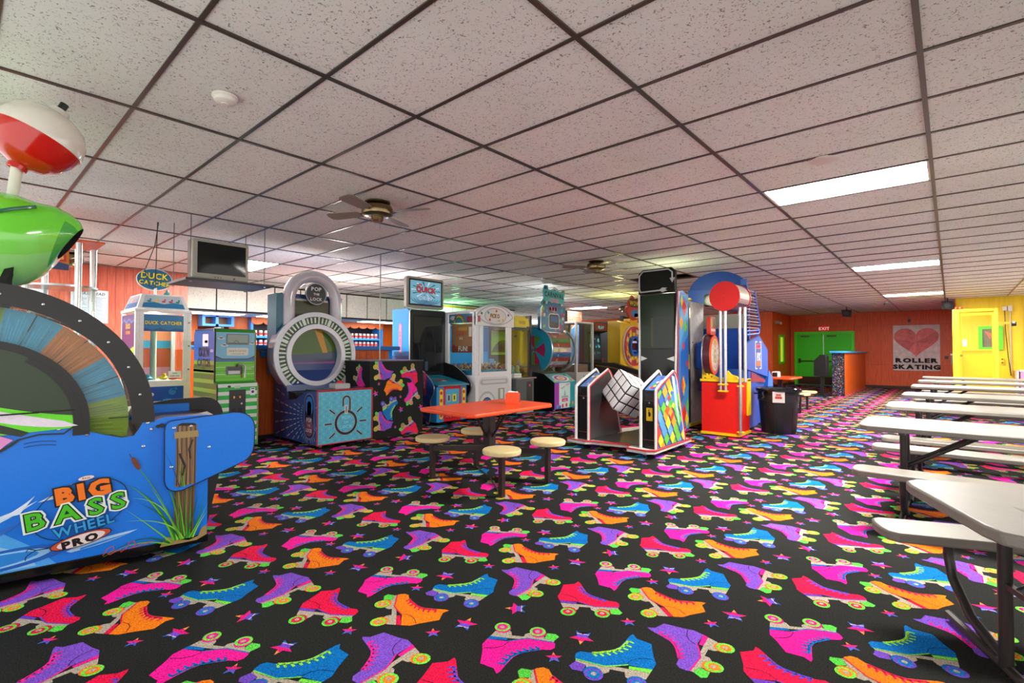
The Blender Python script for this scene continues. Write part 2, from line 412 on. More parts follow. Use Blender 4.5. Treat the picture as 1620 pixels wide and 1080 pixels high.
def star(m, a, b, r, ang, bands=('#2a6cd0', '#d8c8d8', '#7a50d8', '#f02080', '#f8a040')):
    pts = []
    for i in range(10):
        t = PI/2+i*PI/5; rr = r if i % 2 == 0 else r*.42; pts.append((rr*math.cos(t), rr*math.sin(t)))
    c, q = math.cos(ang), math.sin(ang); y = -.85*r
    if len(bands) == 5: edges = [-.9, -.50, -.40, .02, .55, 1.05]
    else: edges = [-.9, -.42, -.02, .55, 1.05]
    for i, col in enumerate(bands):
        p = clip(pts, edges[i]*r, edges[i+1]*r)
        if len(p) > 2: m.P([(a+x*c-y_*q, b+x*q+y_*c) for x, y_ in p], col)
# ================================================================== ROOM
TX0, TY0, TW, TD = -3.758, 0.730, 1.22, 0.61
def stru(m, name, mat, parent=None, **k):
    o = m.build(name, mat, parent, **k)
    if parent is None: o['kind'] = 'structure'
    return o
def vis(x, y, margin=6):
    "is the plan point inside the camera's horizontal view, with a margin in degrees"
    a = math.degrees(math.atan2(-x, y)) if (x or y) else 0
    return -(4.4+margin) < a < 87.2+margin
# floor: carpet pile with the woven skate pattern as flat print
fl = M('#272826'); fl.add([(-14.6, -1.2, 0), (5.0, -1.2, 0), (5.0, 24, 0), (-14.6, 24, 0)], [(0, 1, 2, 3)])
fl.fr = None
floor = stru(fl, 'floor', CARPET, smooth=False)
cp = M(); cp.F((0, 0, 0), (1, 0, 0), (0, 1, 0), .0008)
PER = .9215; S_ = .9014
SKP = [('red', -1.361, 2.091, 35.2, False, 1.0), ('orange', -2.110, 1.423, 139.8, True, 1.01), ('blue', -1.919, 1.749, -159.2, True, 1.04),
       ('magenta', -1.505, 1.769, 28.4, True, 1.0), ('purple', -1.662, 2.167, -87.0, True, 1.0)]
STB = [(-2.415, 3.136, 205), (-1.819, 3.129, 128), (-1.914, 2.835, 20)]
STS = [(-2.422, 2.911, 40), (-2.311, 2.396, 40), (-1.977, 2.669, 50)]
for i in range(-8, 7):
    for j in range(-4, 25):
        for kind, x, y, a, mir, sc in SKP:
            X, Y = x+i*PER, y+j*PER
            if Y < -.9 or Y > 22.4 or X > 4.6 or X < -8.9 or (Y < 0 and X < -2.5): continue
            if not vis(X, Y, 14) and math.hypot(X, Y) > 1.6: continue
            skate(cp, kind, X, Y, math.radians(a), .9*sc, mir, full=Y < 9.5)
        for lst, r, sm in ((STB, .058, 0), (STS, .037, 1)):
            for x, y, a in lst:
                X, Y = x*S_+i*PER, y*S_+j*PER
                if Y < -.9 or Y > 22.4 or X > 4.6 or X < -8.9 or (Y < 0 and X < -2.5) or not vis(X, Y, 10): continue
                if sm: star(cp, X, Y, r, math.radians(a), ('#3a80e0', '#8050d0', '#f02878', '#f89048'))
                else: star(cp, X, Y, r, math.radians(a))
cp_o = cp.build('carpet_pattern', CARPET, floor, kind='stuff', smooth=False)
# ceiling: dark plenum slab, metal grid, lay-in tiles
ce = M('#1a1816'); ce.box(-14.6, 3.7, -1.2, 24, CEIL+.22, CEIL+.3)
ceiling = stru(ce, 'ceiling', MATTE, smooth=False)
gm = M('#4a4038')
for k in range(-9, 8):
    x = TX0+k*TW
    if -14.5 < x < 3.7: gm.box(x-.013, x+.013, -1.1, 22.7, CEIL-.004, CEIL+.03)
for j in range(-3, 37):
    y = TY0+j*TD
    gm.box(-14.5, 3.56, y-.011, y+.011, CEIL-.002, CEIL+.028)
gm.build('ceiling_grid', attr_mat('grid_metal', .3, noise=.1, metal=.25), ceiling, kind='stuff', smooth=False)
LIGHTS = [(2, 7), (2, 16), (2, 25), (-5, 4), (-5, 22), (-5, -2), (4, 20), (-9, 13)]  # last three are out of sight, added for more light
GAPS = {(-1, 14)}
cells = []
for k in range(-9, 6):
    for j in range(-3, 36):
        x, y = TX0+k*TW, TY0+j*TD
        if (k, j) in LIGHTS or (k, j) in GAPS: continue
        if x > .05 and y > 18.0 and x > .6: continue
        if x+TW < -11.7 and y < 2.6: continue
        cells.append((math.hypot(x+.6, y+.3)+(0 if vis(x+.6, y+.3, 8) else 60), k, j))
cells.sort()
tm = M(); tm.box(.010, TW-.010, .010, TD-.010, 0, .016)
tile0 = tm.build('ceiling_tile', TILE, ceiling, smooth=False)
first = True; rest = M()
for n, (d, k, j) in enumerate(cells):
    x, y = TX0+k*TW, TY0+j*TD; dz = random.uniform(0, .003)
    if n < 300:
        o = tile0 if first else tile0.copy()
        if not first: COL.objects.link(o); o.parent = ceiling
        first = False; o.location = (x, y, CEIL+.004+dz)
    else: rest.box(x+.01, x+TW-.01, y+.01, y+TD-.01, CEIL+.004, CEIL+.02)
rest.build('ceiling_tiles_far', TILE, ceiling, kind='stuff', smooth=False)
# one loose tile left hanging over the gap
lt = M(); lt.box(.01, TW-.01, .01, TD-.01, 0, .016); lto = lt.build('ceiling_tile', TILE, ceiling, smooth=False)
lto.location = (TX0-TW, TY0+14*TD, CEIL+.02); lto.rotation_euler = (.22, 0, 0)
# troffers
LL = {(2, 7): 'large bright ceiling light nearest the camera, above the picnic tables', (2, 16): 'second ceiling light above the picnic tables, farther back',
      (2, 25): 'farthest ceiling light in the row toward the heart banner', (-5, 4): 'bright ceiling light behind the hanging television',
      (-5, 22): 'distant ceiling light beyond the carnival game'}
for k, j in LIGHTS:
    x, y = TX0+k*TW, TY0+j*TD
    t = thing('ceiling_light', LL.get((k, j), {(-5, -2): 'added unseen ceiling light panel behind the camera to the left', (4, 20): 'added unseen ceiling light panel right of the distant picnic tables', (-9, 13): 'added unseen ceiling light panel above the snack bar wall'}.get((k, j), 'white ceiling light panel')), 'light', (x+TW/2, y+TD/2, CEIL), group='recessed ceiling lights')
    f = M('#d8d4cc')
    for a in ((x+.012, x+.03, y+.012, y+TD-.012), (x+TW-.03, x+TW-.012, y+.012, y+TD-.012), (x+.03, x+TW-.03, y+.012, y+.03), (x+.03, x+TW-.03, y+TD-.03, y+TD-.012)):
        f.box(*a, CEIL+.001, CEIL+.05)
    f.build('frame', PAINT, t, smooth=False)
    p = M('#fffaf2'); p.box(x+.03, x+TW-.03, y+.03, y+TD-.03, CEIL+.008, CEIL+.02); p.build('diffuser', LAMP, t, smooth=False)
# walls ------------------------------------------------------------
def boards(parent, mat, ax, pos, a0, a1, step, courses, th=.018, face=1, name='board', gap=.004):
    "vertical boards on plane ax=pos; face=+1/-1 side they stand proud of"
    n = max(1, round((a1-a0)/step)); st = (a1-a0)/n
    for z0, z1 in courses:
        base = None
        for i in range(n):
            if base is None:
                m = M()
                d = sorted((0, face*th))
                if ax == 'x': m.box(d[0], d[1], gap/2, st-gap/2, z0+gap/2, z1-gap/2)
                else: m.box(gap/2, st-gap/2, d[0], d[1], z0+gap/2, z1-gap/2)
                base = m.build(name, mat, parent, smooth=False); o = base
            else:
                o = base.copy(); COL.objects.link(o); o.parent = parent
            o.location = (pos, a0+i*st, 0) if ax == 'x' else (a0+i*st, pos, 0)
# back wall (Y = 22.5) with green double door
YB = 22.5; H = CEIL+.2
wb = M('#3a1408'); wb.box(-4.9, .3, YB+.02, YB+.2, 0, H)
wall_back = stru(wb, 'wall_back', MATTE, smooth=False)
cs = [(.1, .85), (.85, 2.28), (2.28, CEIL)]
boards(wall_back, W_ORANGE, 'y', YB+.02, -2.70, .1, .40, cs, face=-1)
boards(wall_back, W_ORANGE, 'y', YB+.02, -4.85, -4.86+.16, .16, cs, face=-1)
boards(wall_back, W_ORANGE, 'y', YB+.02, -4.7, -2.7, .40, [(2.10, 2.28), (2.28, CEIL)], face=-1)
bb = M('#2a120a'); bb.box(-2.7, .1, YB-.02, YB, 0, .09); stru(bb, 'baseboard_back', PAINT, smooth=False)
wr = M('#3a1408'); wr.box(.12, .3, 18.33, YB, 0, H); wre = stru(wr, 'wall_return', MATTE, smooth=False)
boards(wre, W_ORANGE, 'x', .12, 18.3, YB, .42, cs, face=-1)
wl = M('#3a1408'); wl.box(-5.05, -4.88, 19.93, YB+.2, 0, H); wle = stru(wl, 'wall_jog', MATTE, smooth=False)
boards(wle, W_ORANGE, 'x', -4.88, 19.9, 20.75, .42, cs, face=1); boards(wle, W_ORANGE, 'x', -4.88, 21.45, YB, .42, cs, face=1)
boards(wle, W_ORANGE, 'x', -4.88, 20.75, 21.45, .35, [(.1, .85), (1.95, 2.28), (2.28, CEIL)], face=1)
wf = M('#3a1408'); wf.box(-14.6, -4.88, 19.92, 20.1, 0, H); wfe = stru(wf, 'wall_far', MATTE, smooth=False)
boards(wfe, W_ORANGE, 'y', 19.92, -13.6, -4.86, .42, cs, face=-1)
# green trimmed slot window in the jog wall
wn = thing('window_1', 'x', 'x', (-4.86, 21.1, 1.4)); del wn['label']; del wn['category']; wn['kind'] = 'structure'
f = M('#4cd80a')
for a in ((20.75, 20.85, .85, 1.95), (21.35, 21.45, .85, 1.95), (20.85, 21.35, .85, .93), (20.85, 21.35, 1.87, 1.95)): f.box(-4.88, -4.83, *a)
f.build('window_frame', PAINT, wn, smooth=False)
f = M('#e6f040'); f.box(-4.885, -4.87, 20.85, 21.35, .93, 1.87); f.build('window_pane', GLOW, wn, smooth=False)
# yellow wall
yw = M('#dcb802'); yw.box(.12, 4.0, 18.32, 18.5, 0, H); wy_ = stru(yw, 'wall_right', MATTE, smooth=False)
boards(wy_, W_YELLOW, 'y', 18.32, .12, 4.0, 1.22, [(0, 1.02), (1.02, 2.3), (2.3, CEIL)], face=-1, name='panel', gap=.005)
# left wall (pinkish boards) and the prize area
lw = M('#5a2418'); lw.box(-11.4, -11.22, -1.2, 3.1, 0, H); wll = stru(lw, 'wall_left', MATTE, smooth=False)
boards(wll, W_PINK, 'x', -11.22, -.9, 3.1, .125, [(.1, CEIL)], face=1)
bk = M('#1a1c20'); bk.box(-11.9, -11.76, 3.1, 13.5, 2.13, H); wbk = stru(bk, 'wall_bulkhead', MATTE, smooth=False)
y = 3.17
while y < 13.2:
    m = M('#b8bcbc'); m.box(-11.76, -11.742, y+.015, y+.595, 2.16, CEIL-.03); m.build('panel', TILE, wbk, smooth=False); y += .61
sf = M('#8c8890'); sf.box(-14.5, -11.9, 3.1, 13.5, 2.13, 2.16); stru(sf, 'ceiling_soffit', TILE, smooth=False)
sw = M('#d8600e'); sw.box(-14.6, -14.4, 3.0, 14, 0, H); stru(sw, 'wall_prize', W_COUNTER, smooth=False)
# doors --------------------------------------------------------------
dr = thing('door_1', 'x', 'x', (-3.7, YB, 0)); del dr['label']; del dr['category']; dr['kind'] = 'structure'
f = M('#50ec18')
for a in ((-4.70, -4.60, 0, 2.10), (-2.80, -2.70, 0, 2.10), (-4.60, -2.80, 2.0, 2.10)): f.box(a[0], a[1], YB-.05, YB+.03, a[2], a[3])
f.build('door_frame', PAINT, dr, smooth=False)
for s, (a, b) in enumerate(((-4.595, -3.705), (-3.695, -2.805))):
    m = M('#38e010'); m.box(a, b, YB-.03, YB+.01, .01, 1.995); lf = m.build('door_leaf', PAINT, dr, smooth=False)
    m = M('#4a1408'); m.box(a+.02, b-.02, YB-.036, YB-.03, .04, .34); m.build('kick_plate', PAINT, lf, smooth=False)
    m = M('#3a2c1c'); m.box(a+.06, b-.06, YB-.09, YB-.06, .93, .97)
    for e in (a+.06, b-.12): m.box(e, e+.06, YB-.1, YB-.03, .88, 1.05)
    m.build('push_bar', METAL, lf, smooth=False)
    m = M('#4c5a28'); m.box(a+.12, a+.42, YB-.08, YB-.03, 1.90, 1.95); m.build('door_closer', PAINT, lf, smooth=False)
m = M('#c8d0e0'); m.box(-3.71, -3.69, YB-.045, YB-.03, .02, 1.99); m.build('door_astragal', METAL, dr, smooth=False)
m = M('#5a78c8'); m.box(-4.7, -2.7, YB-.12, YB-.05, 0, .02); m.build('threshold', METAL, dr, smooth=False)
# exit sign
t = thing('exit_sign', 'small lit red exit sign above the green double door', 'sign', (-3.67, YB-.02, 2.2))
m = M('#c01818'); m.box(-3.83, -3.51, YB-.05, YB-.001, 2.13, 2.32); m.build('housing', GLOW, t, smooth=False)
m = M(); m.F((-3.67, YB-.05, 2.16), (1, 0, 0), (0, 0, 1), .002); m.T('EXIT', 0, 0, .155, '#ffd8d0', var='b'); m.build('lettering', GLOW, t, smooth=False)
# heart banner, a sheet hanging in slight folds
t = thing('heart_banner', 'grey cloth banner with a red heart and the words roller skating', 'banner', (-.9, YB-.05, .75))
def wav(a, b): return (a, YB-.035-.012*math.sin(a*9+b*2)-.006*math.sin(a*23), b)
m = M('#dcd6d8'); nx, nz = 26, 10; x0, x1, z0, z1 = -1.55, -.27, .66, 2.26
vs = [wav(x0+(x1-x0)*i/nx, z0+(z1-z0)*j/nz) for j in range(nz+1) for i in range(nx+1)]
fs = [(j*(nx+1)+i, j*(nx+1)+i+1, (j+1)*(nx+1)+i+1, (j+1)*(nx+1)+i) for j in range(nz) for i in range(nx)]
m.add(vs, fs); m.build('cloth', BRUSH, t)
m = M('#b45456'); hp = []
for i in range(48):
    q = 2*PI*i/48; hp.append((-.91+.0385*16*math.sin(q)**3, 1.72+.036*(13*math.cos(q)-5*math.cos(2*q)-2*math.cos(3*q)-math.cos(4*q))))
cz = 1.66
for ring in range(4):
    for i in range(48):
        A, B = hp[i], hp[(i+1) % 48]; s0, s1 = ring/4, (ring+1)/4
        q = [(-.91+(A[0]+.91)*s0, cz+(A[1]-cz)*s0), (-.91+(A[0]+.91)*s1, cz+(A[1]-cz)*s1), (-.91+(B[0]+.91)*s1, cz+(B[1]-cz)*s1), (-.91+(B[0]+.91)*s0, cz+(B[1]-cz)*s0)]
        m.add([(p[0], wav(*p)[1]-.008, p[1]) for p in q], [(0, 1, 2, 3)], ['#dc7276', '#e47e80', '#cc686c', '#dc7276'][(i//5) % 4])
m.build('heart', BRUSH, t, smooth=True, recalc=False)
m = M(); m.F((-.91, YB-.058, .70), (1, 0, 0), (0, 0, 1), .002); m.T('ROLLER', 0, .25, .20, '#181818', var='o', sx=1.38, gap=.16); m.T('SKATING', 0, .02, .20, '#181818', var='o', sx=1.30, gap=.16)
m.build('lettering', MATTE, t, smooth=False)
# half wall with splatter-print end near the doors
t = thing('half_wall', 'orange chest high partition with confetti print end and blue cap', 'partition', (-2.4, 17.4, 0))
m = M('#e8640c'); m.box(-2.62, -2.36, 17.42, 22.35, 0, 1.27); m.build('panel', W_COUNTER, t, smooth=False)
m = M('#141620'); m.box(-2.65, -2.34, 17.36, 17.42, 0, 1.27); m.F((-2.65, 17.36, 0), (1, 0, 0), (0, 0, 1), .002)
for i in range(420):
    a, b = random.uniform(.01, .30), random.uniform(.02, 1.25); r = random.uniform(.004, .011)
    m.E(a, b, r, r*random.uniform(.5, 1), random.choice(['#3a70d8', '#30c8c0', '#e03878', '#e8e0f0', '#58b840', '#e87830', '#7848c8']), n=6, rot=random.uniform(0, 3)); m.up(.000004)
m.F((-2.34, 17.36, 0), (0, 1, 0), (0, 0, 1)); m.build('end_panel', MATTE, t, smooth=False)
m = M('#3a9ae0'); m.box(-2.70, -2.30, 17.3, 22.4, 1.27, 1.33); m.build('cap', PAINT, t, bevel=.008)
# black stand beside it
t = thing('voting_stand', 'black cabinet on a black pole beside the orange half wall', 'stand', (-2.78, 16.9, 0))
m = M('#101214'); m.prism([(-3.02, .6), (-2.74, .58), (-2.70, .66), (-2.70, 1.18), (-2.76, 1.22), (-2.86, 1.22), (-3.02, 1.04)], 'y', 16.8, 17.2); m.build('cabinet', PAINT, t, bevel=.01)
m = M('#101214'); m.box(-2.88, -2.80, 16.95, 17.05, .03, .6); m.box(-3.02, -2.70, 16.8, 17.2, 0, .03); m.build('pole', PAINT, t)
# bits on walls and ceiling ------------------------------------------
def small(name, label, cat, build, mat, loc, **k):
    m = M(); build(m); o = m.build(name, mat, None, **k); rebase(o, loc); return tag(o, label, cat)
def det(m): m.lathe([(.068, 0), (.070, -.012), (.062, -.018), (.058, -.034), (.045, -.044), (.02, -.046), (.018, -.050)], (-3.178, 1.052, CEIL), n=28, col='#e8e4da')
small('smoke_detector', 'round white smoke detector on the ceiling tile at upper left', 'smoke detector', det, PAINT, (-3.178, 1.052, CEIL))
def det2(m): m.lathe([(.10, 0), (.10, -.006), (.085, -.012), (.02, -.014)], (-.72, 4.47, CEIL+.002), n=28, col='#d8d2c8')
small('ceiling_speaker', 'flat round white disc flush in the ceiling beside the nearest light', 'speaker', det2, PAINT, (-.72, 4.47, CEIL))
def spk(x, y):
    def b(m):
        m.cyl((x, y, CEIL), (x, y, CEIL-.08), .012, col='#181818'); m.box(x-.02, x+.02, y-.02, y+.02, CEIL-.1, CEIL-.06, '#202022')
        m.prism([(x-.13, CEIL-.08), (x+.13, CEIL-.1), (x+.12, CEIL-.32), (x-.11, CEIL-.30)], 'y', y-.09, y+.09, '#16181a')
        m.cyl((x, y-.091, CEIL-.2), (x, y-.1, CEIL-.2), .07, n=14, col='#303236')
    return b
small('wall_speaker', 'black speaker hanging from the ceiling above the green doors', 'speaker', spk(-2.55, 19.5), MATTE, (-2.55, 19.5, CEIL-.2))
small('wall_speaker', 'black speaker on a ceiling bracket beside the yellow wall corner', 'speaker', spk(-.05, 17.95), MATTE, (-.05, 17.95, CEIL-.2))
def dome(m): m.lathe([(.05, 0), (.05, -.03), (.035, -.055), (.01, -.07)], (-1.38, 18.0, CEIL), n=14, col='#b8b4ae'); m.cyl((-1.38, 18.0, CEIL-.05), (-1.43, 17.93, CEIL-.09), .03, n=10, col='#707070')
small('security_camera', 'small pale camera on the ceiling left of the farthest light', 'camera', dome, PAINT, (-1.38, 18.0, CEIL))
def domw(m): m.cyl((-4.86, 20.3, 2.40), (-4.80, 20.3, 2.40), .07, n=12, col='#b0a898'); m.cyl((-4.80, 20.3, 2.40), (-4.66, 20.22, 2.36), .05, n=12, col='#c8c0b0')
small('security_camera', 'cream camera on the orange wall above the narrow lime window', 'camera', domw, PAINT, (-4.86, 20.3, 2.4))
def bx1(m): m.box(-1.13, -1.05, YB-.06, YB, 2.36, 2.48, '#20242a')
small('wall_sensor', 'tiny black box high on the orange wall above the heart banner', 'sensor', bx1, PAINT, (-1.09, YB, 2.4))
def bx2(m): m.box(-.16, -.06, YB-.03, YB, 1.08, 1.18, '#241408')
small('wall_switch', 'dark square switch on the orange wall right of the heart banner', 'switch', bx2, PAINT, (-.1, YB, 1.1))
def ssen(m): m.lathe([(.04, 0), (.04, -.02), (.02, -.03)], (-3.6, 15.9, CEIL), n=12, col='#f0ece0')
small('smoke_detector', 'tiny white ceiling sensor above the far small orange table', 'smoke detector', ssen, PAINT, (-3.6, 15.9, CEIL))
# yellow door standing in its frame in front of the yellow wall
t = thing('yellow_door', 'bright yellow framed door with a large glass upper pane', 'door', (.42, 16.6, 0))
Yd = 16.6; m = M('#f0dc28')
m.box(.04, .17, Yd-.06, Yd+.16, 0, 2.36); m.box(.79, .86, Yd-.06, Yd+.10, 0, 2.36); m.box(.17, .79, Yd-.06, Yd+.1, 2.29, 2.36); m.build('frame', PAINT, t, bevel=.006)
m = M('#e8cc10'); m.box(.178, .21, Yd-.03, Yd+.02, .02, 2.28); m.box(.75, .782, Yd-.03, Yd+.02, .02, 2.28)
m.box(.21, .75, Yd-.03, Yd+.02, 2.2, 2.28); m.box(.21, .75, Yd-.03, Yd+.02, 1.34, 1.37); m.box(.21, .75, Yd-.03, Yd+.02, .02, .1); leaf = m.build('door_leaf', PAINT, t, smooth=False)
m = M('#dcb800'); m.box(.21, .75, Yd-.01, Yd+.005, .1, 1.34); m.build('lower_panel', PAINT, leaf, smooth=False)
m = M(); m.box(.21, .75, Yd-.012, Yd-.006, 1.37, 2.2); m.build('glass_pane', GLASS, leaf, smooth=False)
m = M('#e8e4e0'); m.box(.22, .30, Yd-.014, Yd-.012, 1.45, 1.62); m.build('notice', MATTE, leaf, smooth=False)
m = M('#9c8c40'); m.cyl((.195, Yd-.03, 1.22), (.195, Yd-.09, 1.22), .014); m.cyl((.195, Yd-.09, 1.22), (.195, Yd-.12, 1.22), .03, n=12); m.build('door_knob', METAL, leaf)
m = M('#e4c810'); m.prism([(.86, 1.95), (1.10, 1.99), (1.10, 2.02), (.86, 2.03)], 'y', Yd-.02, Yd+.02); m.cyl((1.08, Yd-.05, 1.97), (1.16, Yd-.05, 1.97), .05, n=14, col='#202020')
m.cyl((1.09, Yd-.07, 2.0), (1.14, Yd-.07, 2.0), .03, n=14, col='#d8d8d8'); m.build('door_arm', PAINT, t)
def redl(m): m.lathe([(.03, 0), (.04, .02), (.035, .05), (.01, .07)], (.12, Yd+.02, 2.36), n=12, col='#c02010'); m.lathe([(.03, 0), (.04, .02), (.035, .05), (.01, .07)], (.2, Yd+.02, 2.36), n=12, col='#d03010')
small('warning_light', 'pair of small red lamps on top of the yellow door frame', 'light', redl, PAINT, (.16, Yd, 2.36))
# green framed window on yellow wall
wn = thing('window_2', 'x', 'x', (.8, 18.3, 1.6)); del wn['label']; del wn['category']; wn['kind'] = 'structure'
f = M('#58c80c')
for a in ((.56, .64, 1.37, 2.0), (.94, 1.03, 1.37, 2.0), (.64, .94, 1.37, 1.44), (.64, .94, 1.92, 2.0)): f.box(a[0], a[1], 18.25, 18.30, a[2], a[3])
f.build('window_frame', PAINT, wn, smooth=False)
f = M('#7a6a48'); f.box(.64, .94, 18.28, 18.30, 1.44, 1.92); f.F((.64, 18.28, 1.44), (1, 0, 0), (0, 0, 1), .001)
for q in range(9): f.R(q*.035, 0, q*.035+.006, .48, '#4c4232'); f.R(0, q*.055, .30, q*.055+.006, '#5c5240')
for q in range(3): f.up(); f.L([(.05+q*.05, .44-q*.03), (.12+q*.05, .30-q*.02), (.15+q*.06, .22)], .02, '#e06040')
f.build('window_screen', PAINT, wn, smooth=False)
def boxes(m):
    m.box(1.03, 1.11, 18.24, 18.3, 2.40, 2.50, '#d8d4cc'); m.box(1.13, 1.21, 18.22, 18.3, 2.38, 2.52, '#d0ccc0'); m.box(1.11, 1.13, 18.26, 18.3, 2.44, 2.46, '#b0aca0')
    m.cyl((1.17, 18.27, 2.38), (1.17, 18.27, .7), .011, n=8, col='#b8b4a8')
    m.tube([(1.07, 18.25, 2.41), (1.08, 18.24, 1.9), (1.12, 18.24, 1.2), (1.17, 18.24, .7)], .010, n=6, col='#2a2418')
small('electrical_conduit', 'white outlet boxes with conduit and black cord on the yellow wall', 'conduit', boxes, PAINT, (1.15, 18.3, 1.5))
def swb(m):
    m.box(.98, 1.04, 18.25, 18.3, 1.0, 1.16, '#e8c810'); m.box(.99, 1.03, 18.24, 18.25, 1.02, 1.05, '#3a2c10'); m.box(.99, 1.03, 18.24, 18.25, 1.11, 1.14, '#3a2c10')
small('switch_box', 'yellow painted switch box on the yellow wall beside the door', 'switch', swb, PAINT, (1.0, 18.3, 1.1))
def pink(m): m.box(1.30, 2.0, 17.7, 18.25, 0, .82, '#e8a0d0'); m.box(1.28, 2.02, 17.68, 18.27, .82, .86, '#e8d8e0'); m.box(1.24, 1.27, 17.7, 18.25, 0, .84, '#e8d8e0')
small('pink_cabinet', 'low pink cabinet against the yellow wall at the right edge', 'cabinet', pink, PAINT, (1.6, 18, 0))
def gbox(m): m.box(0, .10, 18.5, 18.66, .95, 1.24, "#4a4440"); m.box(-.01, .10, 18.49, 18.67, 1.22, 1.26, "#8a8480")
small('wall_bin', 'small grey box mounted beside the left jamb of the yellow door', 'box', gbox, PAINT, (.05, 18.58, 1.1))
# ================================================================== PICNIC TABLES (local: x along the table, y across, origin under the left end centre)
def slab(m, x0, x1, y0, y1, z0, z1, r, col):
    m.prism([(x0+r*.55, y0), (x1, y0), (x1, y1), (x0+r*.55, y1), (x0+r*.12, y1-r*.35), (x0, y1-r), (x0, y0+r), (x0+r*.12, y0+r*.35)], 'z', z0, z1, col)
def picnic(label, loc, rotz, L=2.44):
    t = thing('picnic_table', label, 'table', loc, rotz, group='grey picnic tables with benches', local=True)
    m = M('#7e7a71'); slab(m, 0, L, -.38, .38, .665, .71, .12, '#7e7a71'); m.build('tabletop', PLASTIC, t, bevel=.010)
    for y0 in (.50, -.76):
        m = M(); slab(m, 0, L, y0, y0+.26, .375, .42, .09, '#7c776e'); m.build('bench', PLASTIC, t, bevel=.010)
    for xe in (.28, L-.28):
        m = M('#2a2624')
        for s in (-.17, .17): m.cyl((xe, s, .03), (xe, s, .67), .024, n=12)
        m.tube([(xe, -.60, .03), (xe, .60, .03)], .02, n=8)
        m.box(xe-.02, xe+.02, -.34, .34, .645, .668)
        m.build('leg_frame', PAINT, t)
        for s in (-1, 1):
            m = M('#2a2624'); m.tube([(xe+.02, s*.63, .376), (xe+.02, s*.64, .30), (xe+.02, s*.60, .20), (xe+.02, s*.45, .09), (xe+.02, s*.20, .03)], .021, n=10)
            m.build('bench_support', PAINT, t)
        m = M('#2a2624'); e = .75 if xe < 1 else L-.75
        m.cyl((xe, -.1, .36), (e, -.1, .66), .012, n=8); m.cyl((xe, .1, .36), (e, .1, .66), .012, n=8); m.box(xe-.012, xe+.012, -.17, .17, .35, .372); m.build('brace', PAINT, t)
    m = M('#8c857a'); m.F((.22, -.10, .71), (1, 0, 0), (0, 1, 0), .0008); m.P(rrect(0, 0, .035, .11, .008)); m.up(); m.C('#7e7a71').P(rrect(.004, .004, .031, .106, .006)); m.up(); m.C('#7c756a').R(.009, .02, .013, .09); m.R(.018, .02, .022, .09)
    m.build('moulded_mark', PLASTIC, t, smooth=False)
    return t
a24 = math.radians(24)
ex, ey = math.cos(a24), math.sin(a24)
p0 = picnic('nearest grey picnic table, set at an angle at the lower right', (ex*1.0-ey*2.33, ey*1.0+ex*2.33, 0), a24)
NM = ['grey picnic table directly behind the angled nearest one', 'grey picnic table third from the camera', 'grey picnic table fourth from the camera',
      'grey picnic table fifth from the camera, in the middle distance', 'grey picnic table second from the yellow door end of the row', 'grey picnic table closest to the yellow door, farthest of the row']
for (yc, xl), nm in zip(((5.20, -.57), (7.08, -.55), (9.0, -.52), (11.4, -.53), (13.5, -.52), (15.6, -.52)), NM):
    dup(p0, (xl, yc, 0), nm, 0.0)
# ================================================================== ORANGE TABLES WITH FIXED STOOLS
def orange_table(label, loc, corners, stools, post, sr=.16, full=True):
    "corners: tabletop outline offsets; stools: seat centres"
    t = thing('cafe_table', label, 'table', loc, group='orange tables with attached stools')
    m = M('#f04c12'); m.prism(corners, 'z', .675, .715); m.build('tabletop', PAINT, t, bevel=.012)
    px, py = post
    m = M('#241a16'); m.box(px-.045, px+.045, py-.045, py+.045, .28, .66); m.box(px-.2, px+.2, py-.13, py+.13, .66, .676); m.build('post', PAINT, t)
    m = M('#241a16')
    for s in (-1, 1): m.tube([(px+s*.04, py, .42), (px+s*.22, py, .66)], .012, n=6); m.tube([(px, py+s*.04, .42), (px, py+s*.2, .66)], .012, n=6)
    m.build('brace', PAINT, t)
    for sx, sy in stools:
        m = M('#e6d69c'); m.lathe([(sr*.85, .375), (sr*.98, .385), (sr, .40), (sr, .415), (sr*.95, .424), (sr*.6, .428), (.01, .428)], (sx, sy, 0), n=32); m.build('seat', PAINT, t)
        m = M('#2a201c'); m.box(sx-.022, sx+.022, sy-.022, sy+.022, .004, .376); m.box(sx-.05, sx+.05, sy-.05, sy+.05, .365, .377); m.build('leg', PAINT, t)
        m = M('#2a201c'); d = Vector((sx-px, sy-py, 0)); n = d.normalized()*.022; q = Vector((-n.y, n.x, 0))
        a = Vector((px, py, 0)); b = Vector((sx, sy, 0))
        m.add([a+q+Vector((0, 0, .28)), b+q+Vector((0, 0, .28)), b-q+Vector((0, 0, .28)), a-q+Vector((0, 0, .28)), a+q+Vector((0, 0, .33)), b+q+Vector((0, 0, .33)), b-q+Vector((0, 0, .33)), a-q+Vector((0, 0, .33))],
              [(0, 1, 2, 3), (4, 5, 6, 7), (0, 1, 5, 4), (1, 2, 6, 5), (2, 3, 7, 6), (3, 0, 4, 7)]); m.build('cross_arm', PAINT, t)
        m = M('#2a201c'); n = d.normalized()
        m.tube([(sx, sy, .012), (px+n.x*.06, py+n.y*.06, .012)], .008, n=6); m.build('floor_bar', PAINT, t)
    return t
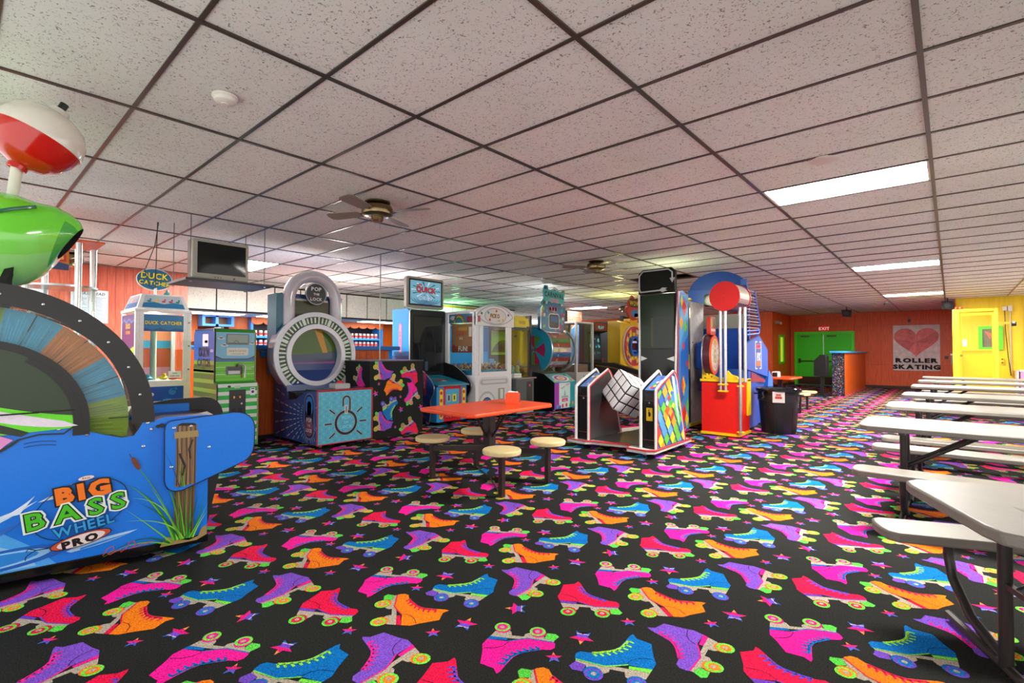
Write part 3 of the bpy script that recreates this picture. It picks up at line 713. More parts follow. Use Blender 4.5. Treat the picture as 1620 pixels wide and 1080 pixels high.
def napkins(label, loc, rot, side='#f05820'):
    t = thing('napkin_holder', label, 'napkin holder', loc, rot, local=True)
    m = M(side)
    for s in (-1, 1):
        a, b = sorted((s*.058, s*.064))
        m.prism([(-.075, .0), (.075, 0), (.075, .10), (.055, .125), (-.055, .125), (-.075, .10)], 'y', a, b)
    m.box(-.075, .075, -.058, .058, 0, .006); m.build('holder', PAINT, t, bevel=.002)
    m = M('#3c2418'); m.box(-.072, -.067, -.057, .057, .008, .10); m.build('end_plate', DARKG, t, smooth=False); m = M('#3c2418'); m.box(.067, .072, -.057, .057, .008, .10); m.build('end_plate', DARKG, t, smooth=False)
    m = M('#f0ece6')
    for i in range(9):
        x = -.058+i*.0145; h = .112+.014*math.sin(i*2.1)+.006*(i % 2); m.box(x-.005, x+.005, -.052, .052, .007, h)
    m.add([(-.05, -.05, .118), (.06, -.045, .13), (.05, .05, .124), (-.045, .05, .135)], [(0, 1, 2, 3)]); m.build('napkins', MATTE, t, smooth=False)
    return t
cx, cy = -4.0, 4.08
tb = orange_table('orange table with four cream stools in the middle of the floor', (-3.55, 3.7, 0),
    [(-3.99, 3.14), (-4.03, 3.2), (-4.05, 4.42), (-3.99, 4.46), (-3.32, 4.42), (-3.26, 4.36), (-3.22, 3.16), (-3.28, 3.10)],
    [(-3.94, 3.26), (-2.98, 3.25), (-2.96, 3.89), (-3.95, 3.89)], (-3.53, 3.66), sr=.172)
napkins('orange sided napkin holder on the middle orange table', (-3.60, 4.10, .715), math.radians(35))
orange_table('small distant orange table beyond the trash can', (-2.95, 12.9, 0),
    [(-3.40, 12.3), (-2.68, 12.3), (-2.64, 12.36), (-2.64, 13.4), (-2.70, 13.46), (-3.40, 13.46)],
    [(-2.40, 11.95), (-2.42, 12.75), (-3.55, 12.3), (-3.55, 13.1)], (-2.98, 12.8), sr=.19)
napkins('white faced napkin holder on the distant small orange table', (-3.05, 12.75, .715), math.radians(80), '#e8e0dc')
# ================================================================== TRASH CAN
t = thing('trash_can', 'round black trash can with clear liner beside the red game', 'trash can', (-2.09, 8.86, 0)); bx, by = -2.09, 8.86
m = M('#1c1c1e'); m.lathe([(.235, 0), (.25, .02), (.285, .50), (.292, .505), (.292, .52), (.286, .525), (.295, .66), (.325, .67), (.325, .70), (.30, .70), (.29, .66), (.24, .04), (.0, .03)], (bx, by, 0), n=36); m.build('body', attr_mat('black_polyethylene', .5, noise=.15, nscale=6), t)
m = M('#1c1c1e')
for s in (-1, 1): m.box(bx+s*.26, bx+s*.35, by-.06, by+.06, .60, .62); m.box(bx+s*.26, bx+s*.29, by-.07, by+.07, .52, .62)
for i in range(12): a = i*PI/6; m.cyl((bx+.245*math.cos(a), by+.245*math.sin(a), .03), (bx+.279*math.cos(a), by+.279*math.sin(a), .42), .007, n=6)
m.build('handle', PAINT, t)
m = M('#c8cccc'); m.lathe([(.300, .62), (.330, .66), (.336, .705), (.320, .718), (.285, .70), (.27, .60)], (bx, by, 0), n=36)
m.tube([(bx-.13, by-.30, .69), (bx-.15, by-.34, .64), (bx-.13, by-.335, .58), (bx-.16, by-.33, .55)], .012, n=6)
m.build('liner', GLASS_W, t)
d = Vector((.10, -.30, 0)).normalized(); u = Vector((-d.y, d.x, 0))
m = M('#d8d4d0'); m.F(Vector((bx, by, .5))+d*.318-u*.11, u, (0, 0, 1), .004); m.R(0, 0, .17, .17); m.up(); m.R(.035, .06, .13, .095, '#b83020'); m.R(.045, .11, .12, .135, '#b83020'); m.up(); m.R(.045, .10, .12, .106, '#1c1c1c'); m.build('sticker', PRINT, t, smooth=False, recalc=False)
# ================================================================== CEILING FANS
def fan(label, x, y, rot, blade='#5a4a38', n=4, L=.52):
    t = thing('ceiling_fan', label, 'fan', (x, y, CEIL), rot, group='brass ceiling fans', local=True)
    m = M('#6a5c40'); m.lathe([(.125, 0), (.125, -.012), (.10, -.03), (.085, -.035)], (0, 0, 0), n=28); m.build('canopy', METAL, t)
    m = M('#8a7a58'); m.lathe([(.07, -.03), (.14, -.045), (.155, -.075), (.155, -.10), (.148, -.125), (.12, -.14), (.06, -.145)], (0, 0, 0), n=32); m.build('motor_housing', METAL, t)
    m = M('#9a8c68'); m.lathe([(.055, -.14), (.058, -.15), (.058, -.185), (.045, -.20), (.01, -.203)], (0, 0, 0), n=20); m.cyl((.03, 0, -.20), (.03, 0, -.27), .0015, n=5); m.build('switch_housing', METAL, t)
    for i in range(n):
        a = 2*PI*i/n; c, s = math.cos(a), math.sin(a); R2 = lambda r, w, z: (r*c-w*s, r*s+w*c, z)
        m = M('#7a6c4c'); vs = [R2(.13, -.02, -.105), R2(.22, -.02, -.105), R2(.22, .02, -.105), R2(.13, .02, -.105)]; vs += [(p[0], p[1], -.099) for p in vs]
        m.add(vs, [(0, 1, 2, 3), (4, 5, 6, 7), (0, 1, 5, 4), (1, 2, 6, 5), (2, 3, 7, 6), (3, 0, 4, 7)]); br = m.build('blade_bracket', METAL, t)
        m = M(blade); o = [(.19, -.05), (.25, -.06), (L, -.075), (L+.04, -.05), (L+.05, 0), (L+.04, .05), (L, .075), (.25, .06), (.19, .05)]
        vs = [R2(r, w_, -.108+w_*.18) for r, w_ in o]+[R2(r, w_, -.101+w_*.18) for r, w_ in o]; k = len(o)
        m.add(vs, [tuple(range(k)), tuple(range(2*k-1, k-1, -1))]+[(i_, (i_+1) % k, (i_+1) % k+k, i_+k) for i_ in range(k)]); m.build('blade', PAINT, br)
    return t
f0 = fan('brass ceiling fan at centre left, nearest the camera', -4.30, 2.83, math.radians(25), '#8c8070')
dup(f0, (-4.362, 7.036, CEIL), 'smaller distant brass ceiling fan above the centre machines', math.radians(50))
dup(f0, (-9.55, 1.15, CEIL-.08), 'dark ceiling fan behind the chrome pole at far left', math.radians(12))
dup(f0, (-8.0, 14.6, CEIL), 'farthest pale fan beyond the carnival game', math.radians(33))
# ================================================================== HANGING TELEVISION
t = thing('hanging_shelf', 'dark shelf hanging from the ceiling on thin rods', 'shelf', (-6.3, 2.1, 2.02))
m = M('#3c3a40'); m.prism([(-6.85, 1.68), (-6.16, 1.68), (-6.12, 2.60), (-6.85, 2.62)], 'z', 2.05, 2.075); m.build('board', BRUSH, t, smooth=False)
for x, y in ((-6.80, 1.73), (-6.22, 1.74), (-6.17, 2.50), (-6.80, 2.52)):
    m = M('#787878'); m.cyl((x, y, 2.06), (x, y, CEIL), .005, n=6); m.box(x-.012, x+.012, y-.012, y+.012, 2.035, 2.052); m.build('hanging_rod', METAL, t)
t = thing('television', 'old silver tube television on the hanging ceiling shelf', 'television', (-6.5, 2.0, 2.075)); z0 = 2.076
y0, y1, zt = 1.77, 2.36, z0+.46
m = M('#a8a698'); m.box(-6.32, -6.27, y0, y1, z0+.012, zt); m.build('front_frame', attr_mat('silver_plastic', .4, noise=.03), t, bevel=.015)
m = M('#5a4e46'); m.prism([(-6.32, y0+.005), (-6.32, y1-.005), (-6.45, y1-.005), (-6.78, y1-.12), (-6.78, y0+.12), (-6.45, y0+.005)], 'z', z0, zt-.005); m.build('body', PAINT, t, bevel=.01)
m = M('#1c1e1c'); n = 8; vs = []; fs = []
for j in range(n+1):
    for i in range(n+1):
        a, b = i/n, j/n; bul = .014*(1-(2*a-1)**2)*(1-(2*b-1)**2); vs.append((-6.268+bul, y0+.05+(y1-y0-.085)*a, z0+.075+(zt-z0-.11)*b))
fs = [(j*(n+1)+i, j*(n+1)+i+1, (j+1)*(n+1)+i+1, (j+1)*(n+1)+i) for j in range(n) for i in range(n)]
m.add(vs, fs); m.build('screen', DARKG, t)
m = M('#3a3a38')
for i, y in enumerate((2.0, 2.03, 2.06, 2.20)): m.cyl((-6.272, y, z0+.04), (-6.264, y, z0+.04), .006 if i < 3 else .011, n=8)
m.build('button', PAINT, t)
def cord(m): m.tube([(-6.90, 1.60, CEIL), (-6.90, 1.57, 2.5), (-6.91, 1.48, 2.2), (-6.90, 1.52, 2.02), (-6.89, 1.57, 2.0)], .005, n=6, col='#2a2a2c'); m.tube([(-6.90, 1.59, CEIL), (-6.90, 1.58, 2.0)], .005, n=6, col='#2a2a2c')
small('power_cord', 'black cables dangling from the ceiling beside the hanging television', 'cable', cord, PAINT, (-6.9, 1.58, 2.3))
# ================================================================== BIG FISHING WHEEL GAME (local: side panel on x=0, y toward the player's end, body toward -x)
TH9 = math.radians(9)
t = thing('fishing_wheel_game', 'big blue fishing wheel game with green fish head at far left', 'arcade game', (-3.623, 1.131, 0), -TH9, local=True)
bw = t; CY, CZ = -1.065, .865; D = -.95
m = M('#0b78e4')
prof = [(0, .10), (0, .865), (-.237, .866), (-.283, .852), (-.343, .846), (-.365, .80), (-.386, .768), (-.444, .762), (-.53, .79), (-.622, .826)]
prof += arc(CY, CZ, .44, 0, 180, 20)+[(-1.75, .84), (-2.1, .86), (-2.1, .10)]
m.prism(prof, 'x', -.03, 0)
m.F((0, 0, 0), (0, 1, 0), (0, 0, 1))
W2, W3, W4 = '#8cc4f0', '#4aa4ec', '#c4e0f6'
m.P([(-2.0, .10), (-.72, .10), (-.80, .20), (-.92, .30), (-1.05, .42), (-1.4, .55), (-2.0, .60)], W3); m.up()
m.P([(-2.0, .12), (-.80, .11), (-.84, .19), (-1.0, .27), (-1.2, .38), (-1.5, .48), (-2.0, .5)], W2); m.up()
m.P(qb((-1.4, .30), (-1.0, .36), (-.80, .46))+qb((-.80, .46), (-1.0, .30), (-1.4, .22)), W4); m.up()
m.P(qb((-1.5, .20), (-1.05, .28), (-.86, .36))+qb((-.86, .36), (-1.0, .22), (-1.5, .13)), '#2a6cc8'); m.up()
m.E(-.97, .165, .30, .055, '#1c60bc', rot=.06); m.up(); m.E(-.99, .165, .25, .04, '#8cc8f4', rot=.06); m.up(); m.E(-1.0, .165, .21, .032, '#2a86dc', rot=.06); m.up()
m.P(qb((-.68, .155), (-.58, .20), (-.36, .21))+qb((-.36, .21), (-.48, .16), (-.66, .145)), '#a4d0f4'); m.up()
m.P(qb((-.62, .16), (-.5, .185), (-.40, .195))+qb((-.40, .195), (-.5, .17), (-.62, .15)), '#1c84e0'); m.up()
for q in ((-.70, .50, .03), (-.85, .44, .05)): m.P(qb((q[0]-.1, q[1]-.05), (q[0]-.02, q[1]-.01), (q[0]+.04, q[1]+q[2]))+[(q[0]-.02, q[1]-.04)], '#d8eaf8')
# fish graphic inside the hub
m.P(arc(CY, CZ, .434, 0, 180, 24), '#24381e'); m.up()
m.P([(-1.50, .90)]+qb((-1.50, 1.12), (-1.2, 1.10), (-.98, .985))+qb((-.98, .985), (-.8, .93), (-.66, .915))+[(-.655, .845), (-1.5, .80)], '#64dc14'); m.up()
m.P(qb((-1.15, 1.02), (-.95, .95), (-.70, .885))+[(-.64, .855)]+qb((-.70, .852), (-.9, .86), (-1.15, .97)), '#e4dcea'); m.up()
m.P(qb((-1.2, .97), (-.98, .905), (-.84, .835))+[(-.87, .815)]+qb((-.95, .84), (-1.05, .87), (-1.2, .90)), '#1c2c18'); m.up()
m.P(qb((-1.2, .90), (-1.0, .86), (-.90, .80))+[(-.93, .775), (-.98, .72), (-1.05, .69), (-1.2, .66)], '#e08cc8'); m.up()
m.P(qb((-1.2, .85), (-1.05, .83), (-.98, .78))+[(-1.05, .74), (-1.2, .70)], '#f4e0f0'); m.up()
m.L(qb((-1.2, .66), (-.98, .70), (-.88, .80), 8), .012, '#10240c'); m.L([(-.88, .80), (-.80, .82), (-.70, .815), (-.66, .85)], .008, '#10240c'); m.up()
for q in range(2): m.L(qb((-.86, .775-q*.02), (-.80, .79-q*.02), (-.73, .775-q*.02), 6), .004, '#0a3c78')
# cattails and reeds
m.up(.001)
def blade(p0, p1, p2, w, c): m.L(qb(p0, p1, p2, 9), w, c, taper=.05); m.up(.0002)
B0 = (-.13, .10); GR = ['#2c7a1c', '#5cb428', '#8cd03c', '#1e5c2c', '#70bc2c', '#3c9428']
m.P([(-.25, .075), (-.24, .10), (-.21, .13), (-.16, .10), (-.10, .085), (-.05, .10), (-.03, .15), (-.005, .16), (-.003, .10), (-.06, .075)], '#9c8450'); m.up()
post = M('#ffffff')
m.P([(-.178, .10), (-.185, .44), (-.16, .45), (-.07, .445), (-.078, .10)], '#6a5236'); m.up()
for q in range(7): m.L([(-.172+q*.014, .10), (-.175+q*.015+.004*(q % 2), .28), (-.176+q*.0155, .44)], .004, ['#3c2c1c', '#9c8058', '#4c3a26'][q % 3])
m.up()
RE = [((-.17, .10), (-.27, .42), (-.47, .51), .014), ((-.18, .10), (-.25, .34), (-.40, .475), .012), ((-.16, .10), (-.20, .36), (-.385, .40), .011), ((-.15, .11), (-.24, .30), (-.36, .365), .012),
      ((-.19, .09), (-.30, .22), (-.42, .34), .010), ((-.15, .10), (-.17, .38), (-.265, .57), .011), ((-.14, .10), (-.14, .32), (-.23, .52), .009), ((-.12, .10), (-.15, .30), (-.16, .42), .010),
      ((-.13, .10), (-.19, .25), (-.42, .27), .010), ((-.20, .09), (-.34, .20), (-.48, .10), .010), ((-.20, .08), (-.36, .17), (-.52, .085), .009), ((-.10, .10), (-.09, .3), (-.10, .44), .009),
      ((-.09, .10), (-.03, .24), (-.02, .40), .012), ((-.10, .10), (-.04, .20), (.0, .30), .011), ((-.08, .10), (-.05, .18), (-.003, .25), .010), ((-.12, .10), (-.07, .25), (-.055, .38), .011),
      ((-.14, .10), (-.21, .28), (-.30, .45), .012), ((-.11, .10), (-.12, .28), (-.13, .40), .010)]
for i, (a, b, c, w_) in enumerate(RE): blade(a, b, c, w_, GR[i % 6])
m.L(qb((-.15, .12), (-.25, .40), (-.355, .565)), .005, '#4c9428'); m.up()
m.E(-.375, .605, .014, .044, '#6c3c24', rot=.42); m.L([(-.395, .64), (-.408, .668)], .004, '#4c3020')
# logo
m.up(.001); rt_ = .13
for i in range(30):
    a0, a1 = 2*PI*i/30, 2*PI*(i+1)/30
    f_ = lambda a: (-.615+.205*math.cos(a), .385+.155*math.sin(a)+.04*math.cos(a))
    m.L([f_(a0), f_(a1)], .0045, '#10202c')
m.up(); m.E(-.60, .555, .035, .012, '#e8d8d0', rot=rt_); m.up(); m.T('BASS', -.60, .550, .014, '#b02818'); m.up()
m.T('BIG', -.605, .442, .118, '#f07818', outline='#101408', rot=rt_, sx=1.12, gap=.2, var='o'); m.up(.001)
m.T('WHEEL', -.60, .262, .075, '#2a9cdc', outline='#0c2c50', rot=rt_+.03, sx=1.0, gap=.12); m.up(.001)
m.T('BASS', -.628, .335, .128, '#0c2008', outline='#e0f0e0', rot=rt_, sx=1.17, gap=.24, var='o'); m.up(.0006)
m.T('BASS', -.628, .335, .128, '#44c020', rot=rt_, sx=1.17, gap=.24, var='b'); m.up(.001)
m.E(-.615, .215, .135, .036, '#141414', rot=rt_+.05); m.up(); m.E(-.615, .215, .130, .032, '#c05030', rot=rt_+.05); m.up(); m.E(-.615, .213, .105, .030, '#e4d8d4', rot=rt_+.05); m.up()
m.T('PRO', -.617, .190, .055, '#0c0c0c', rot=rt_+.05, sx=1.25, var='o', gap=.18); m.up()
m.L([(-.75, .20), (-.80, .20), (-.83, .215), (-.84, .20)], .005, '#101820'); m.L(qb((-.80, .20), (-.85, .18), (-.84, .155)), .004, '#101820')
sg = [(-.52, .10), (-.50, .135), (-.475, .145), (-.47, .12), (-.50, .105), (-.49, .098), (-.46, .11), (-.44, .115), (-.44, .10), (-.41, .12), (-.40, .15), (-.375, .15), (-.37, .125), (-.40, .11), (-.36, .115), (-.34, .125), (-.32, .12), (-.29, .13)]
m.L(sg, .005, '#c04428')
m.build('side_panel', PRINT, t, smooth=False, recalc=False)
m = M('#0b78e4'); m.prism(prof, 'x', D, D+.03); m.build('far_side_panel', PAINT, t, smooth=False)
m = M('#14181c'); m.box(D+.03, -.03, -2.1, -.005, .10, .76); m.box(D+.03, -.03, -.02, 0, .10, .80); m.build('body', PAINT, t, smooth=False)
m = M('#121212'); m.box(D-.005, .006, -2.1, .006, .05, .10); m.build('kick_rail', DARKG, t, bevel=.004)
for y in (-.25, -1.8):
    for x in (-.1, D+.1):
        m = M('#3c3c3c'); m.cyl((x-.015, y, .028), (x+.015, y, .028), .027, n=12); m.box(x-.02, x+.02, y-.025, y+.025, .03, .055, '#888888'); m.build('caster', PAINT, t)
# wing panel with post print
m = M('#0b78e4'); wp = [(-.235, .49), (-.238, .78)]+qb((-.236, .80), (-.235, .845), (-.19, .847), 5)+[(.12, .873)]+qb((.14, .874), (.26, .87), (.267, .76), 6)+[(.265, .66)]+qb((.262, .63), (.255, .57), (.20, .54), 5)+[(-.13, .413)]+qb((-.15, .408), (-.225, .40), (-.235, .48), 5)
m.prism(wp, 'x', .012, .032); m.F((.032, 0, 0), (0, 1, 0), (0, 0, 1)); m.L(wp+[wp[0]], .006, '#0a1830'); m.up()
m.P([(-.180, .432), (-.176, .815), (-.16, .826), (-.08, .822), (-.068, .812), (-.072, .440)], '#7c6244'); m.up()
for q in range(9): m.L([(-.172+q*.012, .44), (-.168+q*.0115+.006*math.sin(q*2), .58), (-.172+q*.012, .70), (-.17+q*.0115, .81)], .0045, ['#33261a', '#a88c64', '#4c3a28', '#8c7250'][q % 4])
m.up(); m.L([(-.16, .64), (-.145, .60), (-.13, .56), (-.14, .50)], .012, '#2a2018'); m.L([(-.09, .72), (-.11, .66), (-.10, .60)], .010, '#33261a'); m.up()
m.P([(-.176, .814), (-.15, .828), (-.09, .824), (-.068, .812), (-.10, .806)], '#1c140c'); m.up()
m.R(-.188, .735, -.06, .775, '#b49c64'); m.up()
for q in range(16): m.L([(-.188+q*.008, .735), (-.182+q*.008, .775)], .0025, '#7c6838')
m.up(.0004); blade((-.155, .43), (-.19, .56), (-.235, .66), .006, '#1e4c50'); blade((-.14, .43), (-.16, .54), (-.165, .60), .006, '#3c9428'); blade((-.13, .43), (-.14, .5), (-.13, .55), .006, '#5cb428')
wpn = m.build('wing_panel', PRINT, t, smooth=False, recalc=False)
for a, b in ((-.19, .80), (-.10, .805), (-.20, .56), (.0, .66), (-.34, .70), (-.30, .80), (-.32, .84), (-.60, .80), (-.72, .84), (-.95, .78)):
    x0 = .032 if a > -.235 else 0
    m = M('#c8ccd0'); m.lathe([(.009, 0), (.009, .003), (.005, .006)], (x0, a, b), (1, 0, 0), n=10); m.build('bolt', METAL, t)
m = M('#101010'); m.cyl((0, -.27, .815), (.02, -.27, .815), .010, n=10); m.cyl((0, -.25, .82), (.025, -.25, .82), .012, n=10); m.build('knob', PAINT, t)
# play deck and far wing
m = M('#16181a'); m.prism([(-.40, .78), (-.36, .86), (-.1, .90), (.10, .905)]+qb((.12, .905), (.22, .89), (.24, .78), 6)+[(.24, .62), (.12, .50), (-.30, .45)], 'x', D-.03, D); m.build('far_wing_panel', PAINT, t, bevel=.004)
m = M('#3c1c14'); m.prism([(-.36, .80), (.10, .81), (.10, .77), (-.36, .72)], 'x', D+.001, -.035); m.F((0, -.3, .803), (-1, 0, 0), (0, 1, .02), .004)
for q in range(6): m.L([(.1+q*.13, .0), (.2+q*.12, .36)], .02, ['#a8c8e0', '#6a8cb0'][q % 2])
m.build('play_deck', PRINT, t, smooth=False, recalc=False)
m = M('#1c1c1e'); m.prism([(-.02, .10), (.0, .10), (.10, .60), (.10, .77), (-.02, .77)], 'x', D+.03, -.05); m.build('front_door', PAINT, t, smooth=False)
# wheel
wh = M('#202020'); wh.cyl((D+.16, CY, CZ), (-.07, CY, CZ), .10, n=20); wheel = wh.build('wheel', PAINT, t)
SEGC = ['#96a828', '#4c9ccc', '#d87838', '#4ca0d0', '#88a038', '#d87830', '#4c9ccc', '#a8b030']
for i in range(16):
    a0 = 12.5+22.5*(i-1); c1 = SEGC[i % 8]
    m = M(c1); m.ann(CY, CZ, .10, .655, a0, a0+22.5, 'x', D+.17, -.08, n=4)
    m.fr = None; m.F((-.08, CY, CZ), (0, 1, 0), (0, 0, 1), .001)
    am = math.radians(a0+11); m.L([(.3*math.cos(am), .3*math.sin(am)), (.655*math.cos(am), .655*math.sin(am))], .006, '#141c20'); m.up()
    rs = random.Random(i)
    for q in range(16):
        aa = math.radians(a0+1.5+q*1.3); rr0 = rs.uniform(.42, .5); rr1 = rs.uniform(.55, .652)
        cc = lin(c1); k_ = rs.choice([.72, 1.3, .85, 1.18]); m.L([(rr0*math.cos(aa), rr0*math.sin(aa)), (rr1*math.cos(aa+.01), rr1*math.sin(aa+.01))], .006, tuple(min(1, v*k_) for v in cc))
    m.build('wheel_segment', PRINT, wheel, smooth=False, recalc=False)
# rims
m = M('#161816'); m.ann(CY, CZ, .668, .778, 0, 180, 'x', -.03, .006, n=40); m.box(-.03, .006, CY+.668, CY+.778, .845, CZ); arch = m.build('arch_rim', PAINT, t)
m = M('#161816'); m.ann(CY, CZ, .668, .778, 0, 180, 'x', D, D+.03, n=40); m.build('arch_rim', PAINT, t)
m = M('#131513'); m.ann(CY, CZ, .434, .475, 0, 180, 'x', -.03, .008, n=36); m.box(-.03, .008, CY+.402, CY+.475, .80, CZ); m.ann(CY, CZ, .404, .44, 0, 60, 'x', -.01, .010, n=12); m.build('hub_rim', PAINT, t)
m = M(); m.ann(CY, CZ, .47, .67, -8, 180, 'x', -.012, -.008, n=30); m.build('window_panel', GLASS_G, t, smooth=False)
m = M(); m.ann(CY, CZ, .672, .676, 0, 178, 'x', D+.03, -.03, n=40); m.build('arch_cover', GLASS_G, t, smooth=False)
m = M('#20242a'); m.prism([(-.30, .765), (-.39, .765), (-.44, .76), (-.50, .78), (-.50, .70), (-.30, .70)], 'x', D+.03, -.031); m.build('wheel_well', PAINT, t, smooth=False)
for a in range(12, 180, 14):
    r_ = .72; m = M('#d0d4d8'); m.lathe([(.007, 0), (.007, .003), (.004, .005)], (.006, CY+r_*math.cos(math.radians(a)), CZ+r_*math.sin(math.radians(a))), (1, 0, 0), n=8); m.build('bolt', METAL, arch)
for a in range(4, 180, 12):
    r_ = .68; m = M('#a8b0a8'); m.lathe([(.006, 0), (.006, .003)], (D+.03, CY+r_*math.cos(math.radians(a)), CZ+r_*math.sin(math.radians(a))), (1, 0, 0), n=8); m.build('bolt', METAL, arch)
# fishing rod
m = M('#1c1c20'); m.cyl((.03, -2.0, .915), (.03, -.80, .942), .006, .004, n=8); m.cyl((.03, -.80, .942), (.03, -.66, .945), .0025, n=6); m.build('rod', PAINT, t)
# fish head (loft)
secs = [(-2.1, 1.98, -2.1, 1.55, .33), (-1.7, 2.10, -1.7, 1.55, .36), (-1.35, 2.16, -1.35, 1.57, .37), (-1.08, 2.165, -1.08, 1.60, .36), (-.93, 2.160, -.97, 1.635, .33), (-.84, 2.135, -.885, 1.665, .28), (-.765, 2.13, -.835, 1.70, .23), (-.70, 2.10, -.80, 1.74, .18), (-.655, 2.06, -.775, 1.78, .15), (-.640, 2.02, -.755, 1.83, .13)]
FX = -.26; m = M('#52d430'); vs = []; fs = []; cols = []; NN = 28
for ty, tz, by_, bz, hw in secs:
    for i in range(NN):
        a = 2*PI*i/NN; c_, s_ = math.cos(a), math.sin(a); yy = (ty+by_)/2+(ty-by_)/2*s_; zz_ = (tz+bz)/2+(tz-bz)/2*s_
        vs.append((FX+hw*c_*(abs(c_)**-.15 if abs(c_) > .01 else 1), yy, zz_))
for k in range(len(secs)-1):
    for i in range(NN): fs.append((k*NN+i, k*NN+(i+1) % NN, (k+1)*NN+(i+1) % NN, (k+1)*NN+i))
fs.append(tuple(range(NN))); m.add(vs, fs)
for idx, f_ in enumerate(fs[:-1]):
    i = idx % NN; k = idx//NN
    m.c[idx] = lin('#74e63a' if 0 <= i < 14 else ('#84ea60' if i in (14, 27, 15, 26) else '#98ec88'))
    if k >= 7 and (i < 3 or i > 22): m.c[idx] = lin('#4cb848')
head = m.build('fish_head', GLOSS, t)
m = M('#0c140c'); vs = []; fs = []
for sc_, dy in ((.93, 0), (.80, -.10), (.55, -.22)):
    ty, tz, by_, bz, hw = secs[-1]
    for i in range(NN):
        a = 2*PI*i/NN; vs.append((FX+hw*sc_*math.cos(a), (ty+by_)/2+(ty-by_)/2*math.sin(a)*sc_+dy+.002, (tz+bz)/2+(tz-bz)/2*math.sin(a)*sc_))
for k in range(2):
    for i in range(NN): fs.append((k*NN+i, k*NN+(i+1) % NN, (k+1)*NN+(i+1) % NN, (k+1)*NN+i))
fs.append(tuple(range(2*NN, 3*NN)))
ty, tz, by_, bz, hw = secs[-1]
m.add(vs, fs); m.build('mouth', MATTE, head)
# crease line running over the lip and lower jaw
m = M('#146a50'); m.tube([(FX+.372, -1.3, 1.90), (FX+.352, -1.05, 1.965), (FX+.30, -.92, 2.03), (FX+.215, -.84, 2.075)], .010, n=8); m.build('lip_crease', GLOSS, head)
m = M('#7ce04c'); m.lathe([(.02, -.9), (.22, -.75), (.27, -.4), (.25, 0)], (FX, -.98, 1.62), (0, .96, -.28), n=24); lj = m.build('lower_jaw', GLOSS, head)
m = M('#0c100c'); m.lathe([(.26, 0), (.262, .03), (.20, .035), (.01, .03)], (FX, -.98, 1.62), (0, .96, -.28), n=24); m.build('mouth_lining', MATTE, lj)
m = M('#1c241c'); m.cyl((FX, -1.2, 1.40), (FX, -1.2, 1.62), .09, n=16); m.box(FX-.2, FX+.2, -1.3, -1.0, 1.52, 1.58); m.build('head_mount', PAINT, t)
# bobber
bd = Vector((0, .42, .91)).normalized(); bc = Vector((-.15, -.842, 2.485))
m = M('#e4e2d4'); m.cyl(Vector((-.2, -.952, 2.09)), bc-bd*.2, .026, n=16); m.build('bobber_stem', PAINT, t)
m = M('#c81c0c'); m.lathe([(.02, -.205), (.045, -.21), (.045, -.185), (.055, -.18), (.10, -.165), (.155, -.12), (.19, -.055), (.202, 0)], bc, bd, n=36); bo = m.build('bobber', GLOSS, t)
m = M('#e8e4d8'); m.lathe([(.206, -.004), (.207, .02), (.195, .08), (.16, .135), (.10, .172), (.055, .185), (.05, .20), (.045, .215), (.01, .22)], bc, bd, n=36); m.build('bobber_top', GLOSS, bo)
m = M('#181818'); m.cyl(bc+bd*.215, bc+bd*.262, .021, n=14); m.build('bobber_tip', PAINT, bo)

# ================================================================== HAMMER GAME BEHIND IT (chrome posts, round top)
t = thing('hammer_game', 'tall game with chrome posts and clear panels behind the fish head', 'arcade game', (-7.2, .80, 0))
m = M('#a02c1c'); m.lathe([(.42, .05), (.44, .08), (.44, .75), (.40, .80), (.30, .82)], (-7.2, .80, 0), n=28); m.build('base', PAINT, t)
for i in range(4):
    a = math.radians(20+90*i); m = M('#e0e0e0'); m.cyl((-7.2+.30*math.cos(a), .8+.30*math.sin(a), .80), (-7.2+.30*math.cos(a), .8+.30*math.sin(a), 2.42), .030, n=16); m.build('post', METAL, t)
m = M(); m.ann(-7.2, .80, .295, .30, 0, 360, 'z', .82, 1.95, n=28); m.build('clear_tube', GLASS, t)
m = M('#d8501c'); m.box(-7.5, -6.9, .46, 1.12, 2.44, 2.455); m.build('top_plate', PAINT, t, smooth=False)
m = M('#c02018'); m.box(-6.98, -6.95, .50, .83, 2.12, 2.40, '#d07018'); m.F((-6.95, .50, 2.12), (0, 1, 0), (0, 0, 1)); m.P([(0, 0), (.33, 0), (.33, .06), (.2, .09), (0, .05)], '#28406c'); m.up()
m.P([(.02, .05), (.31, .09), (.30, .22), (.04, .25)], '#c83020'); m.up(); m.P([(.04, .08), (.29, .11), (.28, .2), (.05, .22)], '#e8b020'); m.up(); m.T('SLAM', .16, .115, .085, '#f0f0f0', outline='#203060', sx=.9)
m.build('sign', PRINT, t, smooth=False, recalc=False)
m = M('#b8c4c8'); m.ann(-7.2, .8, .02, .31, 0, 360, 'z', 1.95, 1.97, n=24); m.build('tube_cap', METAL, t)

